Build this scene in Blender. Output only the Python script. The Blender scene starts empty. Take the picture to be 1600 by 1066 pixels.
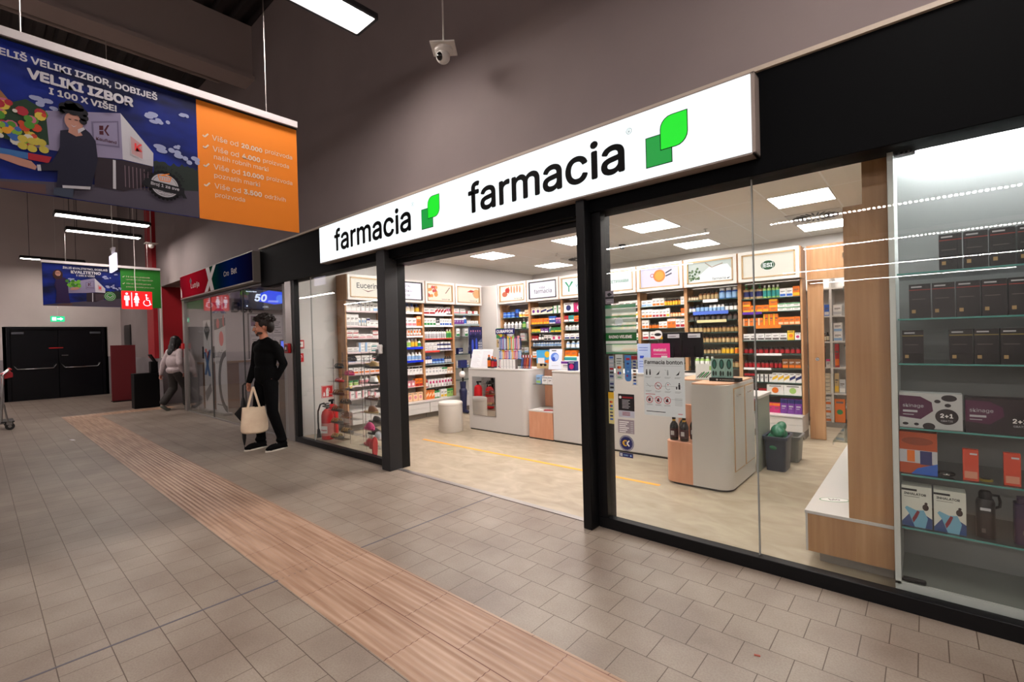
import bpy, bmesh, math, random
from mathutils import Vector, Matrix, Euler
random.seed(7)
PI = math.pi
SC = bpy.context.scene
COL = SC.collection

# ------------------------------------------------------------------ camera, world, exposure
def setup_camera():
    cam = bpy.data.cameras.new('camera')
    cam.sensor_width = 36.0
    cam.lens = 736.63 / 1600 * 36
    cam.clip_start = 0.05
    cam.clip_end = 200
    o = bpy.data.objects.new('camera', cam)
    COL.objects.link(o)
    yaw, pitch, roll = -0.720168, -0.0078704, -0.0270094
    F = Vector((math.sin(yaw) * math.cos(pitch), math.cos(yaw) * math.cos(pitch), math.sin(pitch)))
    r = F.cross(Vector((0, 0, 1))).normalized()
    u = r.cross(F)
    R = r * math.cos(roll) + u * math.sin(roll)
    U = u * math.cos(roll) - r * math.sin(roll)
    m = Matrix.Identity(4)
    for i in range(3):
        m[i][0] = R[i]; m[i][1] = U[i]; m[i][2] = -F[i]
    m[0][3], m[1][3], m[2][3] = 0, 0, 1.4
    o.matrix_world = m
    SC.camera = o
setup_camera()
W = bpy.data.worlds.new('dark_world')
W.use_nodes = True
W.node_tree.nodes['Background'].inputs[0].default_value = (0.5, 0.45, 0.45, 1)
W.node_tree.nodes['Background'].inputs[1].default_value = 0.0
SC.world = W
SC.view_settings.view_transform = 'Standard'
SC.view_settings.look = 'None'
SC.view_settings.exposure = 0.0
SC.view_settings.gamma = 1.0
SC.view_settings.use_curve_mapping = False
SHOP_PANEL = 37      # ceiling panels of the pharmacy
HALL_LAMP = 42       # pendant lamps of the hall near the shop
ROW_LAMP = 165        # lamp rows over the supermarket
SIGN_FACE = 1.05      # backlit shop sign
SC.cycles.use_denoising = True
SC.cycles.max_bounces = 9
SC.cycles.diffuse_bounces = 4
SC.cycles.glossy_bounces = 4
SC.cycles.transmission_bounces = 4
SC.cycles.transparent_max_bounces = 24
SC.cycles.caustics_reflective = False
SC.cycles.caustics_refractive = False
SC.cycles.sample_clamp_indirect = 4.0

# ------------------------------------------------------------------ materials
def lin(h):
    if isinstance(h, str):
        h = h.lstrip('#')
        c = [int(h[i:i + 2], 16) / 255 for i in (0, 2, 4)]
    else:
        c = [v / 255 for v in h]
    return tuple(v / 12.92 if v <= 0.04045 else ((v + 0.055) / 1.055) ** 2.4 for v in c) + (1,)
MATS = {}
def mat(name, col='#808080', rough=0.5, metal=0.0, emit=0.0, alpha=None, spec=0.5):
    if name in MATS: return MATS[name]
    m = bpy.data.materials.new(name); m.use_nodes = True
    n = m.node_tree.nodes; L = m.node_tree.links
    b = n['Principled BSDF']
    b.inputs['Base Color'].default_value = lin(col)
    b.inputs['Roughness'].default_value = rough
    b.inputs['Metallic'].default_value = metal
    b.inputs['Specular IOR Level'].default_value = spec
    if emit:
        b.inputs['Emission Color'].default_value = lin(col)
        b.inputs['Emission Strength'].default_value = emit
        b.inputs['Base Color'].default_value = tuple(v * (0 if emit > 2 else .12) for v in lin(col)[:3]) + (1,)
    if alpha is not None:
        b.inputs['Alpha'].default_value = alpha
    MATS[name] = m
    return m
def nodes_of(name, rough=0.5):
    m = mat(name, rough=rough)
    return m, m.node_tree.nodes, m.node_tree.links, m.node_tree.nodes['Principled BSDF']
def ramp(n, stops):
    r = n.new('ShaderNodeValToRGB')
    e = r.color_ramp.elements
    while len(e) < len(stops): e.new(0.5)
    for i, (p, c) in enumerate(stops):
        e[i].position = p; e[i].color = lin(c)
    return r
def coord(n, L, scale=(1, 1, 1), loc=(0, 0, 0)):
    t = n.new('ShaderNodeTexCoord'); mp = n.new('ShaderNodeMapping')
    mp.inputs['Scale'].default_value = scale; mp.inputs['Location'].default_value = loc
    L.new(t.outputs['Object'], mp.inputs['Vector'])
    return mp
def noise_mat(name, stops, scale=3, detail=6, rough=0.5, stretch=(1, 1, 1), bump=0, dist=0.0, r2=None):
    m, n, L, b = nodes_of(name, rough)
    mp = coord(n, L, stretch)
    t = n.new('ShaderNodeTexNoise'); t.inputs['Scale'].default_value = scale
    t.inputs['Detail'].default_value = detail; t.inputs['Distortion'].default_value = dist
    L.new(mp.outputs[0], t.inputs['Vector'])
    r = ramp(n, stops); L.new(t.outputs['Fac'], r.inputs['Fac']); L.new(r.outputs[0], b.inputs['Base Color'])
    if bump:
        bp = n.new('ShaderNodeBump'); bp.inputs['Strength'].default_value = bump; bp.inputs['Distance'].default_value = 0.01
        L.new(t.outputs['Fac'], bp.inputs['Height']); L.new(bp.outputs[0], b.inputs['Normal'])
    return m
def tile_mat():
    m, n, L, b = nodes_of('beige_floor_tile', 0.33); b.inputs['Specular IOR Level'].default_value = 0.35
    mp = coord(n, L, (1, 1, 1), (2.9 + 0.0985, -0.0155, 0))
    br = n.new('ShaderNodeTexBrick')
    br.offset = 0.5; br.inputs['Scale'].default_value = 1
    br.inputs['Brick Width'].default_value = 0.197; br.inputs['Row Height'].default_value = 0.187
    br.inputs['Mortar Size'].default_value = 0.0022; br.inputs['Mortar Smooth'].default_value = 0.25
    br.inputs['Color1'].default_value = lin('#9b8f83'); br.inputs['Color2'].default_value = lin('#95897d')
    br.inputs['Mortar'].default_value = lin('#5c4c40')
    L.new(mp.outputs[0], br.inputs['Vector'])
    t = n.new('ShaderNodeTexNoise'); t.inputs['Scale'].default_value = 2.2; t.inputs['Detail'].default_value = 5
    L.new(mp.outputs[0], t.inputs['Vector'])
    r = ramp(n, [(0.3, '#cfc7c3'), (0.7, '#ffffff')]); L.new(t.outputs['Fac'], r.inputs['Fac'])
    t2 = n.new('ShaderNodeTexNoise'); t2.inputs['Scale'].default_value = 120
    L.new(mp.outputs[0], t2.inputs['Vector'])
    r2 = ramp(n, [(0.35, '#f0edeb'), (0.6, '#ffffff')]); L.new(t2.outputs['Fac'], r2.inputs['Fac'])
    x = n.new('ShaderNodeMix'); x.data_type = 'RGBA'; x.blend_type = 'MULTIPLY'; x.inputs[0].default_value = 1
    L.new(br.outputs['Color'], x.inputs[6]); L.new(r.outputs[0], x.inputs[7])
    y = n.new('ShaderNodeMix'); y.data_type = 'RGBA'; y.blend_type = 'MULTIPLY'; y.inputs[0].default_value = 1
    L.new(x.outputs[2], y.inputs[6]); L.new(r2.outputs[0], y.inputs[7]); L.new(y.outputs[2], b.inputs['Base Color'])
    bp = n.new('ShaderNodeBump'); bp.invert = True; bp.inputs['Strength'].default_value = 0.5; bp.inputs['Distance'].default_value = 0.003
    L.new(br.outputs['Fac'], bp.inputs['Height']); L.new(bp.outputs[0], b.inputs['Normal'])
    rr = n.new('ShaderNodeMapRange'); rr.inputs[3].default_value = 0.34; rr.inputs[4].default_value = 0.5
    L.new(t.outputs['Fac'], rr.inputs[0]); L.new(rr.outputs[0], b.inputs['Roughness'])
    return m
def tactile_mat():
    m, n, L, b = nodes_of('ribbed_tactile_tile', 0.45)
    mp = coord(n, L, (1, 1, 1), (0, 0, 0))
    br = n.new('ShaderNodeTexBrick'); br.offset = 0.5
    br.inputs['Scale'].default_value = 1; br.inputs['Brick Width'].default_value = 0.40; br.inputs['Row Height'].default_value = 0.28
    br.inputs['Mortar Size'].default_value = 0.002
    br.inputs['Color1'].default_value = lin('#b0927c'); br.inputs['Color2'].default_value = lin('#a88973')
    br.inputs['Mortar'].default_value = lin('#6e4636')
    L.new(mp.outputs[0], br.inputs['Vector'])
    mp2 = coord(n, L, (0.8, 14, 1))
    t = n.new('ShaderNodeTexNoise'); t.inputs['Scale'].default_value = 2.0; t.inputs['Detail'].default_value = 7
    L.new(mp2.outputs[0], t.inputs['Vector'])
    r = ramp(n, [(0.35, '#cfc0b4'), (0.62, '#ffffff')]); L.new(t.outputs['Fac'], r.inputs['Fac'])
    x = n.new('ShaderNodeMix'); x.data_type = 'RGBA'; x.blend_type = 'MULTIPLY'; x.inputs[0].default_value = 0.9
    L.new(br.outputs['Color'], x.inputs[6]); L.new(r.outputs[0], x.inputs[7]); L.new(x.outputs[2], b.inputs['Base Color'])
    return m
def ceil_mat():
    m, n, L, b = nodes_of('white_ceiling_tile', 0.8)
    mp = coord(n, L, (1, 1, 1), (0.73, -5.9 + 6, 0))
    br = n.new('ShaderNodeTexBrick'); br.offset = 0.0
    br.inputs['Scale'].default_value = 1; br.inputs['Brick Width'].default_value = 0.6; br.inputs['Row Height'].default_value = 1.2
    br.inputs['Mortar Size'].default_value = 0.009
    br.inputs['Color1'].default_value = lin('#f4f0ea'); br.inputs['Color2'].default_value = lin('#f2eee8')
    br.inputs['Mortar'].default_value = lin('#ffffff')
    L.new(mp.outputs[0], br.inputs['Vector']); L.new(br.outputs['Color'], b.inputs['Base Color'])
    return m
def glass_mat(name, tint, r0=0.04):
    m = bpy.data.materials.new(name); m.use_nodes = True
    n = m.node_tree.nodes; L = m.node_tree.links; n.clear()
    o = n.new('ShaderNodeOutputMaterial'); mx = n.new('ShaderNodeMixShader')
    t = n.new('ShaderNodeBsdfTransparent'); g = n.new('ShaderNodeBsdfGlossy')
    t.inputs[0].default_value = lin(tint); g.inputs['Roughness'].default_value = 0.0
    lw = n.new('ShaderNodeLayerWeight'); lw.inputs[0].default_value = 0.5
    p = n.new('ShaderNodeMath'); p.operation = 'POWER'; p.inputs[1].default_value = 5
    q = n.new('ShaderNodeMath'); q.operation = 'MULTIPLY_ADD'; q.inputs[1].default_value = 0.9; q.inputs[2].default_value = r0
    L.new(lw.outputs['Facing'], p.inputs[0]); L.new(p.outputs[0], q.inputs[0]); L.new(q.outputs[0], mx.inputs[0])
    L.new(t.outputs[0], mx.inputs[1]); L.new(g.outputs[0], mx.inputs[2]); L.new(mx.outputs[0], o.inputs[0])
    MATS[name] = m
    return m
GLASS = glass_mat('clear_window_glass', '#fafcfb')
SHELFGLASS = glass_mat('greenish_shelf_glass', '#e4eae7', 0.03)
ACRYL = glass_mat('clear_acrylic', '#f6f8f8', 0.03)
VGLASS = glass_mat('thick_vitrine_glass', '#dddfde', 0.03)
def film(name, col, a):
    m = bpy.data.materials.new(name); m.use_nodes = True
    n = m.node_tree.nodes; L = m.node_tree.links
    b = n['Principled BSDF']; b.inputs['Base Color'].default_value = lin(col); b.inputs['Roughness'].default_value = 0.5
    b.inputs['Alpha'].default_value = a
    MATS[name] = m
    return m
TILE = tile_mat(); TACT = tactile_mat(); CEILM = ceil_mat()
VINYL = noise_mat('marbled_beige_vinyl', [(0.25, '#93846c'), (0.5, '#a39580'), (0.75, '#b3a690')], 3.2, 9, 0.42, (1, 1.8, 1), dist=1.2)
WOOD = noise_mat('light_maple_laminate', [(0.3, '#a77851'), (0.55, '#b5885f'), (0.75, '#c0956c')], 2.5, 8, 0.42, (9, 9, 0.5))
WALLM = noise_mat('warm_grey_painted_wall', [(0.3, '#807474'), (0.7, '#887c7b')], 1.2, 4, 0.85)
SHOPW = noise_mat('white_shop_wall', [(0.3, '#cbc8c5'), (0.7, '#d1cecb')], 1.0, 3, 0.8)
FARW = noise_mat('pale_hall_wall', [(0.3, '#bcb0ac'), (0.7, '#c6bab6')], 1.2, 4, 0.85)
WAINS = noise_mat('grey_wainscot', [(0.3, '#7f787a'), (0.7, '#888183')], 2, 4, 0.6)
REDW = mat('red_painted_wall', '#a3121f', 0.55)
BLACK = mat('black_powder_coat', '#0c0c0e', 0.45, spec=.2)
FASC = mat('black_fascia_panel', '#050608', 0.6, spec=.06)
DKMET = mat('dark_roof_deck', '#2b2627', 0.7)
BEAM = mat('painted_roof_beam', '#a39693', 0.75)
WHITE = mat('white_laminate', '#cdc9c5', 0.3)
WHITE2 = mat('soft_white_paint', '#d3cfca', 0.5)
GREIGE = mat('grey_shelf_back', '#8f877c', 0.6)
ALU = mat('brushed_aluminium', '#a5a09d', 0.35, 0.8)
CHROME = mat('chrome', '#cfcfd2', 0.15, 1.0)
ORANGEL = noise_mat('peach_wood_laminate', [(0.3, '#cd9070'), (0.7, '#d99f80')], 3, 5, 0.4, (6, 6, 1))
MIRROR = mat('mirror_silver', '#e8e8e8', 0.02, 1.0)
RED = mat('signal_red', '#c4141c', 0.35)
EMW = mat('lamp_white', '#fff6f2', 0.5, emit=SHOP_PANEL)
EMH = mat('hall_lamp_white', '#fff4ec', 0.5, emit=HALL_LAMP)
EMR = mat('row_lamp_white', '#fff3f0', 0.5, emit=ROW_LAMP)

C = dict(w='#ece9e6', c='#e8dcc4', r='#a51822', p='#d98a94', o='#e0701a', g='#2f8a4a', b='#2a5fb8', n='#1d2560', k='#161618', y='#e3b62a',
         a='#7a4a22', v='#6a2f88', t='#2a8a88', s='#b9b9bc', m='#c0246a', l='#9fc46a', d='#5a5450', h='#f3c9a0', e='#8fb4dc', j='#4a2018', q='#a88a5a', u='#bca275')
def cm(k): return mat('pack_' + {'w': 'white', 'c': 'cream', 'r': 'red', 'p': 'pink', 'o': 'orange', 'g': 'green', 'b': 'blue', 'n': 'navy', 'k': 'black', 'y': 'yellow', 'a': 'amber', 'v': 'violet', 't': 'teal', 's': 'silver', 'm': 'magenta', 'l': 'lime', 'd': 'taupe', 'h': 'peach', 'e': 'sky_blue', 'j': 'dark_red_brown', 'q': 'straw', 'u': 'sand'}[k], C[k], 0.4)

# ------------------------------------------------------------------ mesh builder
class MB:
    def __init__(s): s.v = []; s.f = []; s.fm = []; s.ms = []
    def mi(s, m):
        if m not in s.ms: s.ms.append(m)
        return s.ms.index(m)
    def add(s, vs, fs, m, M=None):
        b = len(s.v)
        s.v += [tuple(M @ Vector(p)) if M else tuple(p) for p in vs]
        k = s.mi(m)
        for f in fs: s.f.append(tuple(b + i for i in f)); s.fm.append(k)
        return s
    def box(s, x0, x1, y0, y1, z0, z1, m, M=None):
        if x0 > x1: x0, x1 = x1, x0
        if y0 > y1: y0, y1 = y1, y0
        if z0 > z1: z0, z1 = z1, z0
        v = [(x0, y0, z0), (x1, y0, z0), (x1, y1, z0), (x0, y1, z0), (x0, y0, z1), (x1, y0, z1), (x1, y1, z1), (x0, y1, z1)]
        return s.add(v, [(3, 2, 1, 0), (4, 5, 6, 7), (0, 1, 5, 4), (1, 2, 6, 5), (2, 3, 7, 6), (3, 0, 4, 7)], m, M)
    def prism(s, pts, z0, z1, m, M=None):
        n = len(pts)
        a = sum(pts[i][0] * pts[(i + 1) % n][1] - pts[(i + 1) % n][0] * pts[i][1] for i in range(n))
        if a < 0: pts = pts[::-1]
        v = [(p[0], p[1], z0) for p in pts] + [(p[0], p[1], z1) for p in pts]
        f = [tuple(range(n - 1, -1, -1)), tuple(range(n, 2 * n))] + [(i, (i + 1) % n, n + (i + 1) % n, n + i) for i in range(n)]
        return s.add(v, f, m, M)
    def poly(s, pts, m, M=None):
        pts = [(p[0], p[1], p[2] if len(p) > 2 else 0) for p in pts]
        a = sum(pts[i][0] * pts[(i + 1) % len(pts)][1] - pts[(i + 1) % len(pts)][0] * pts[i][1] for i in range(len(pts)))
        if a < 0: pts = pts[::-1]
        return s.add(pts, [tuple(range(len(pts)))], m, M)
    def lathe(s, prof, m, M=None, n=16, sx=1, sy=1):
        v = []; f = []
        for r, z in prof:
            for i in range(n):
                a = 2 * PI * i / n; v.append((r * math.cos(a) * sx, r * math.sin(a) * sy, z))
        for j in range(len(prof) - 1):
            for i in range(n):
                k = (i + 1) % n
                f.append((j * n + i, j * n + k, (j + 1) * n + k, (j + 1) * n + i))
        if prof[0][0] > 1e-5: f.append(tuple(range(n - 1, -1, -1)))
        if prof[-1][0] > 1e-5: f.append(tuple((len(prof) - 1) * n + i for i in range(n)))
        return s.add(v, f, m, M)
    def cyl(s, p0, p1, r0, m, r1=None, n=12):
        p0, p1 = Vector(p0), Vector(p1); r1 = r0 if r1 is None else r1
        d = p1 - p0
        M = Matrix.Translation(p0) @ d.to_track_quat('Z', 'Y').to_matrix().to_4x4()
        return s.lathe([(r0, 0), (r1, d.length)], m, M, n)
    def caps(s, p0, p1, r0, m, r1=None, n=14, sx=1, sy=1):
        p0, p1 = Vector(p0), Vector(p1); r1 = r0 if r1 is None else r1
        d = p1 - p0; Ln = d.length
        M = Matrix.Translation(p0) @ d.to_track_quat('Z', 'Y').to_matrix().to_4x4()
        pr = [(max(1e-6, r0 * math.cos(t)), r0 * math.sin(t)) for t in [-PI / 2 + PI / 2 * i / 5 for i in range(6)]]
        pr += [(max(1e-6, r1 * math.cos(t)), Ln + r1 * math.sin(t)) for t in [PI / 2 * i / 5 for i in range(6)]]
        return s.lathe(pr, m, M, n, sx, sy)
    def ell(s, c, r, m, rot=None, n=18, k=10):
        M = Matrix.Translation(Vector(c))
        if rot: M = M @ Euler(rot).to_matrix().to_4x4()
        M = M @ Matrix.Diagonal((r[0], r[1], r[2], 1))
        pr = [(max(1e-6, math.cos(t)), math.sin(t)) for t in [-PI / 2 + PI * i / k for i in range(k + 1)]]
        return s.lathe(pr, m, M, n)
    def tube(s, pts, r, m, n=8):
        pts = [Vector(p) for p in pts]; v = []; f = []; up = None
        for i, p in enumerate(pts):
            d = (pts[min(i + 1, len(pts) - 1)] - pts[max(i - 1, 0)]).normalized()
            if up is None: up = d.orthogonal().normalized()
            else: up = (up - d * up.dot(d)).normalized()
            q = d.cross(up)
            for j in range(n):
                a = 2 * PI * j / n; v.append(p + up * math.cos(a) * r + q * math.sin(a) * r)
        for i in range(len(pts) - 1):
            for j in range(n):
                k = (j + 1) % n; f.append((i * n + j, i * n + k, (i + 1) * n + k, (i + 1) * n + j))
        f.append(tuple(range(n - 1, -1, -1))); f.append(tuple((len(pts) - 1) * n + j for j in range(n)))
        return s.add(v, f, m)
    def text(s, t, M, m, w=None, h=None, align='l', bold=0, italic=0, x=0, y=0):
        vs, fs, (a, b, c, d) = glyphs(t, bold)
        if w and h: sx, sy = w / (c - a), h / (d - b)
        elif w: sx = sy = w / (c - a)
        else: sx = sy = h / (d - b)
        ox = {'l': a, 'c': (a + c) / 2, 'r': c}[align]
        s.add([((p[0] - ox) * sx + italic * (p[1] - b) * sy + x, (p[1] - b) * sy + y, p[2]) for p in vs], fs, m, M)
        return s
    def mesh(s, name, smooth=True):
        me = bpy.data.meshes.new(name)
        me.from_pydata(s.v, [], s.f)
        for m in s.ms: me.materials.append(m)
        me.polygons.foreach_set('material_index', s.fm)
        if smooth:
            me.polygons.foreach_set('use_smooth', [True] * len(s.f))
            me.set_sharp_from_angle(angle=math.radians(35))
        me.update()
        return me
    def obj(s, name, parent=None, bevel=0, seg=2, **k):
        o = bpy.data.objects.new(name, s.mesh(name)); COL.objects.link(o)
        if parent is not None: o.parent = parent
        if bevel:
            b = o.modifiers.new('bevel', 'BEVEL'); b.width = bevel; b.segments = seg; b.limit_method = 'ANGLE'; b.harden_normals = False
        tag(o, **k)
        return o
GC = {}
def find_font():
    import os
    try:
        f = os.path.join(bpy.utils.resource_path('LOCAL'), 'datafiles', 'fonts', 'Inter.woff2')
        return bpy.data.fonts.load(f) if os.path.exists(f) else None
    except Exception: return None
FONT = find_font()
def glyphs(t, bold=0):
    k = (t, bold)
    if k not in GC:
        cu = bpy.data.curves.new('t', 'FONT'); cu.body = t; cu.size = 1; cu.resolution_u = 3; cu.offset = 0; cu.fill_mode = 'FRONT'
        if FONT: cu.font = FONT
        o = bpy.data.objects.new('t', cu); COL.objects.link(o)
        me = bpy.data.meshes.new_from_object(o)
        vs = [tuple(v.co) for v in me.vertices]; fs = [tuple(p.vertices) for p in me.polygons]
        bpy.data.objects.remove(o); bpy.data.curves.remove(cu); bpy.data.meshes.remove(me)
        if bold:                                                   # heavier strokes: the same letters again, shifted a little all round
            v0, f0 = vs, fs; vs = []; fs = []; r = bold * .9
            for dx, dy in ((0, 0), (r, 0), (-r, 0), (0, r), (0, -r), (.7 * r, .7 * r), (-.7 * r, .7 * r), (.7 * r, -.7 * r), (-.7 * r, -.7 * r)):
                k0 = len(vs); vs = vs + [(v[0] + dx, v[1] + dy, len(vs) / len(v0) * .00006) for v in v0]; fs = fs + [tuple(i + k0 for i in f) for f in f0]
        xs = [v[0] for v in vs]; ys = [v[1] for v in vs]
        GC[k] = (vs, fs, (min(xs), min(ys), max(xs), max(ys)))
    return GC[k]
def tag(o, label=None, cat=None, group=None, kind=None):
    if label: o['label'] = label
    if cat: o['category'] = cat
    if group: o['group'] = group
    if kind: o['kind'] = kind
    return o
def thing(name, label, cat, loc=(0, 0, 0), rz=0, group=None, kind=None):
    o = bpy.data.objects.new(name, None); COL.objects.link(o)
    o.empty_display_size = 0.1; o.location = loc; o.rotation_euler = (0, 0, rz)
    return tag(o, label, cat, group, kind)
def struct(name, mb, parent=None, bevel=0):
    o = mb.obj(name, parent, bevel)
    if parent is None: o['kind'] = 'structure'
    return o
def dup(root, loc=None, rz=None, label=None, group=None):
    r = root.copy(); COL.objects.link(r)
    if loc is not None: r.location = loc
    if rz is not None: r.rotation_euler = (0, 0, rz)
    if label: r['label'] = label
    if group: r['group'] = group
    for ch in list(root.children):
        c = ch.copy(); COL.objects.link(c); c.parent = r
        for g in list(ch.children):
            d = g.copy(); COL.objects.link(d); d.parent = c
    return r
def FR(o, right, up):
    right = Vector(right).normalized(); up = Vector(up).normalized(); n = right.cross(up)
    M = Matrix.Identity(4)
    for i in range(3):
        M[i][0] = right[i]; M[i][1] = up[i]; M[i][2] = n[i]; M[i][3] = o[i]
    return M
def lay(M, k): return M @ Matrix.Translation((0, 0, k * 0.0007))
def circ(cx, cy, r, n=24, ry=None, a0=0, a1=2 * PI):
    ry = ry or r
    full = abs(a1 - a0 - 2 * PI) < 1e-6
    k = n if full else n + 1
    return [(cx + r * math.cos(a0 + (a1 - a0) * i / n), cy + ry * math.sin(a0 + (a1 - a0) * i / n)) for i in range(k)]
def rect(x0, y0, x1, y1): return [(x0, y0), (x1, y0), (x1, y1), (x0, y1)]
def rrect(x0, y0, x1, y1, r, n=5, corners=(1, 1, 1, 1)):
    p = []
    for (cx, cy, a, ok, px, py) in ((x0 + r, y0 + r, PI, corners[0], x0, y0), (x1 - r, y0 + r, 1.5 * PI, corners[1], x1, y0), (x1 - r, y1 - r, 0, corners[2], x1, y1), (x0 + r, y1 - r, PI / 2, corners[3], x0, y1)):
        if ok: p += [(cx + r * math.cos(a + PI / 2 * i / n), cy + r * math.sin(a + PI / 2 * i / n)) for i in range(n + 1)]
        else: p.append((px, py))
    return p
def ring(mb, cx, cy, r, w, m, M, n=28):
    a = circ(cx, cy, r, n); b = circ(cx, cy, r - w, n)
    mb.add([(x, y, 0) for x, y in a + b], [(i, (i + 1) % n, n + (i + 1) % n, n + i) for i in range(n)], m, M)
def stroke(mb, pts, w, m, M):
    for (x0, y0), (x1, y1) in zip(pts, pts[1:]):
        d = math.hypot(x1 - x0, y1 - y0) or 1; nx, ny = -(y1 - y0) / d * w / 2, (x1 - x0) / d * w / 2
        mb.poly([(x0 + nx, y0 + ny), (x0 - nx, y0 - ny), (x1 - nx, y1 - ny), (x1 + nx, y1 + ny)], m, M)
ORD = ['zeroth', 'first', 'second', 'third', 'fourth', 'fifth', 'sixth', 'seventh', 'eighth', 'ninth', 'tenth', 'eleventh', 'twelfth', 'thirteenth', 'fourteenth', 'fifteenth', 'sixteenth', 'seventeenth', 'eighteenth']
# ================================================================== THE SETTING
GL = -0.11            # left side of the vitrine beside the wooden end panel
XL, XR = -18.85, 9.0
def setting():
    b = MB(); b.box(XL, XR, -26, 3.0, -0.06, 0, TILE); struct('floor', b)
    b = MB(); b.box(-14.0, -7.15, 3.0, 7.0, -0.06, 0, TILE); struct('floor_lottery', b)
    b = MB(); b.box(-7.05, XR, 3.03, 8.85, -0.06, 0.0, VINYL); struct('floor_pharmacy', b)
    b = MB()                                                      # ribbed guidance strip set into the tiles
    def ribs(u0, u1, lo, hi, along):
        n = int(round((hi - lo) / 0.035)); w = (hi - lo) / n; prof = [(lo, 0.0008)]
        for i in range(n):
            a = lo + i * w
            prof += [(a + w * .18, 0.0012), (a + w * .34, 0.0042), (a + w * .66, 0.0042), (a + w * .82, 0.0012)]
        prof.append((hi, 0.0008))
        vs = []; fs = []
        for t, z in prof:
            vs += [(u0, t, z), (u1, t, z)] if along == 'x' else [(t, u0, z), (t, u1, z)]
        for i in range(len(prof) - 1):
            fs.append((2 * i, 2 * i + 1, 2 * i + 3, 2 * i + 2) if along == 'x' else (2 * i, 2 * i + 2, 2 * i + 3, 2 * i + 1))
        b.add(vs, fs, TACT)
    ribs(-12.95, XR, 1.145, 1.70, 'x'); ribs(1.145, 3.0, -13.4, -12.95, 'y')
    struct('trim_tactile_strip', b)
    b = MB(); b.box(-2.906, -2.894, -26, 3.0, 0, 0.0012, mat('dark_joint', '#5a5660', 0.6)); struct('trim_expansion_joint', b)
    b = MB(); b.box(-4.4, -1.8, 2.985, 3.04, 0, 0.006, ALU); struct('trim_threshold', b)
    # upper hall
    b = MB(); b.box(XL, XR, 3.02, 3.3, 2.86, 6.5, WALLM)
    struct('wall_facade', b)
    b = MB(); b.box(XL, -14.05, 3.02, 3.3, 1.12, 2.86, WALLM); b.box(XL, -14.05, 3.0, 3.3, 0, 1.12, WAINS); struct('wall_facade_left', b)
    b = MB(); b.box(-12.12, -12.05, 3.02, 3.3, 0, 2.86, WALLM); struct('wall_corridor_right', b)
    b = MB(); b.box(-14.95, -14.32, 2.93, 3.02, 1.12, 6.45, REDW); struct('trim_red_pilaster', b)
    b = MB(); b.box(XL - .2, XL, -26, 0.50, 0, 6.5, FARW); b.box(XL - .2, XL, 2.70, 3.3, 1.15, 6.5, FARW); b.box(XL - .2, XL, 0.50, 2.70, 2.06, 6.5, FARW)
    struct('wall_far', b)
    b = MB(); b.box(XL - .01, XL + .012, 2.70, 3.0, 0, 1.15, WAINS); b.box(XL - .01, XL + .012, -26, 0.50, 0, 1.15, WAINS); struct('trim_far_wainscot', b)
    b = MB(); b.box(XR, XR + .2, -26, 9, 0, 6.5, FARW); struct('wall_right', b)
    b = MB(); b.box(XL, XR, -26.2, -26, 0, 6.5, FARW); struct('wall_opposite', b)
    b = MB(); prof = []; y = -26
    while y < 3.1: prof += [(y, 6.45), (y + .1, 6.45), (y + .13, 6.52), (y + .22, 6.52)]; y += .25
    vs = []; fs = []
    for t, z in prof: vs += [(XL, t, z), (XR, t, z)]
    for i in range(len(prof) - 1): fs.append((2 * i, 2 * i + 2, 2 * i + 3, 2 * i + 1))
    b.add(vs, fs, DKMET); b.box(XL, XR, -26, 3.2, 6.55, 6.6, DKMET); struct('ceiling_hall', b)
    for x in (-13.6, -8.1, -2.0, 4.0):
        b = MB(); b.box(x - .2, x + .2, -26, 3.02, 5.57, 5.63, BEAM); b.box(x - .12, x + .12, -26, 3.02, 5.63, 6.45, BEAM)
        struct('trim_roof_beam', b)
    for x, z, r in ((-9.5, 6.15, .035), (-15.9, 6.1, .03), (-11.2, 6.2, .02)):
        b = MB(); b.cyl((x, -20, z), (x, 3.02, z), r, BEAM); struct('trim_roof_pipe', b)
    # fascia over the shops
    b = MB(); b.box(-7.75, XR, 2.955, 3.15, 2.285, 2.86, FASC); struct('trim_fascia', b, bevel=.003)
    b = MB(); b.box(-7.75, XR, 2.935, 3.05, 2.86, 2.885, mat('cream_ledge', '#b9ab9c', 0.5)); struct('trim_fascia_ledge', b)
    b = MB(); b.box(-12.12, -7.75, 2.98, 3.1, 2.36, 2.86, mat('dark_grey_fascia', '#38353a', 0.5)); struct('trim_fascia_lottery', b)
    # pharmacy room
    b = MB(); b.box(-7.13, -7.05, 3.04, 8.9, 0, 2.96, SHOPW); struct('wall_left', b)
    b = MB(); b.box(-7.1, XR, 8.85, 8.95, 0, 2.96, SHOPW); struct('wall_back', b)
    b = MB(); b.box(-7.05, XR, 3.15, 8.85, 2.88, 2.93, CEILM); struct('ceiling', b)
    b = MB(); b.box(-7.05, -6.37, 6.84, 6.96, 0, 2.44, WHITE2); struct('trim_corner_panel', b, bevel=.01)
    # corridor to the toilets
    b = MB(); b.box(-14.05, -13.94, 3.03, 7, 1.12, 2.86, REDW); b.box(-14.05, -13.935, 3.0, 7, 0, 1.12, WAINS); b.box(-14.05, -13.94, 3.0, 3.03, 1.12, 2.86, WHITE2); struct('wall_corridor_left', b)
    b = MB(); b.box(-14.0, -12.05, 7.0, 7.1, 1.12, 2.9, REDW); b.box(-14.0, -12.05, 6.99, 7.1, 0, 1.12, WAINS); struct('wall_corridor_end', b)
    b = MB(); b.box(-14.0, -12.05, 3.3, 7.1, 2.86, 2.95, FARW); struct('ceiling_corridor', b)
    # lottery room
    lw = mat('lottery_white_wall', '#bdb4b6', 0.7)
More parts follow.
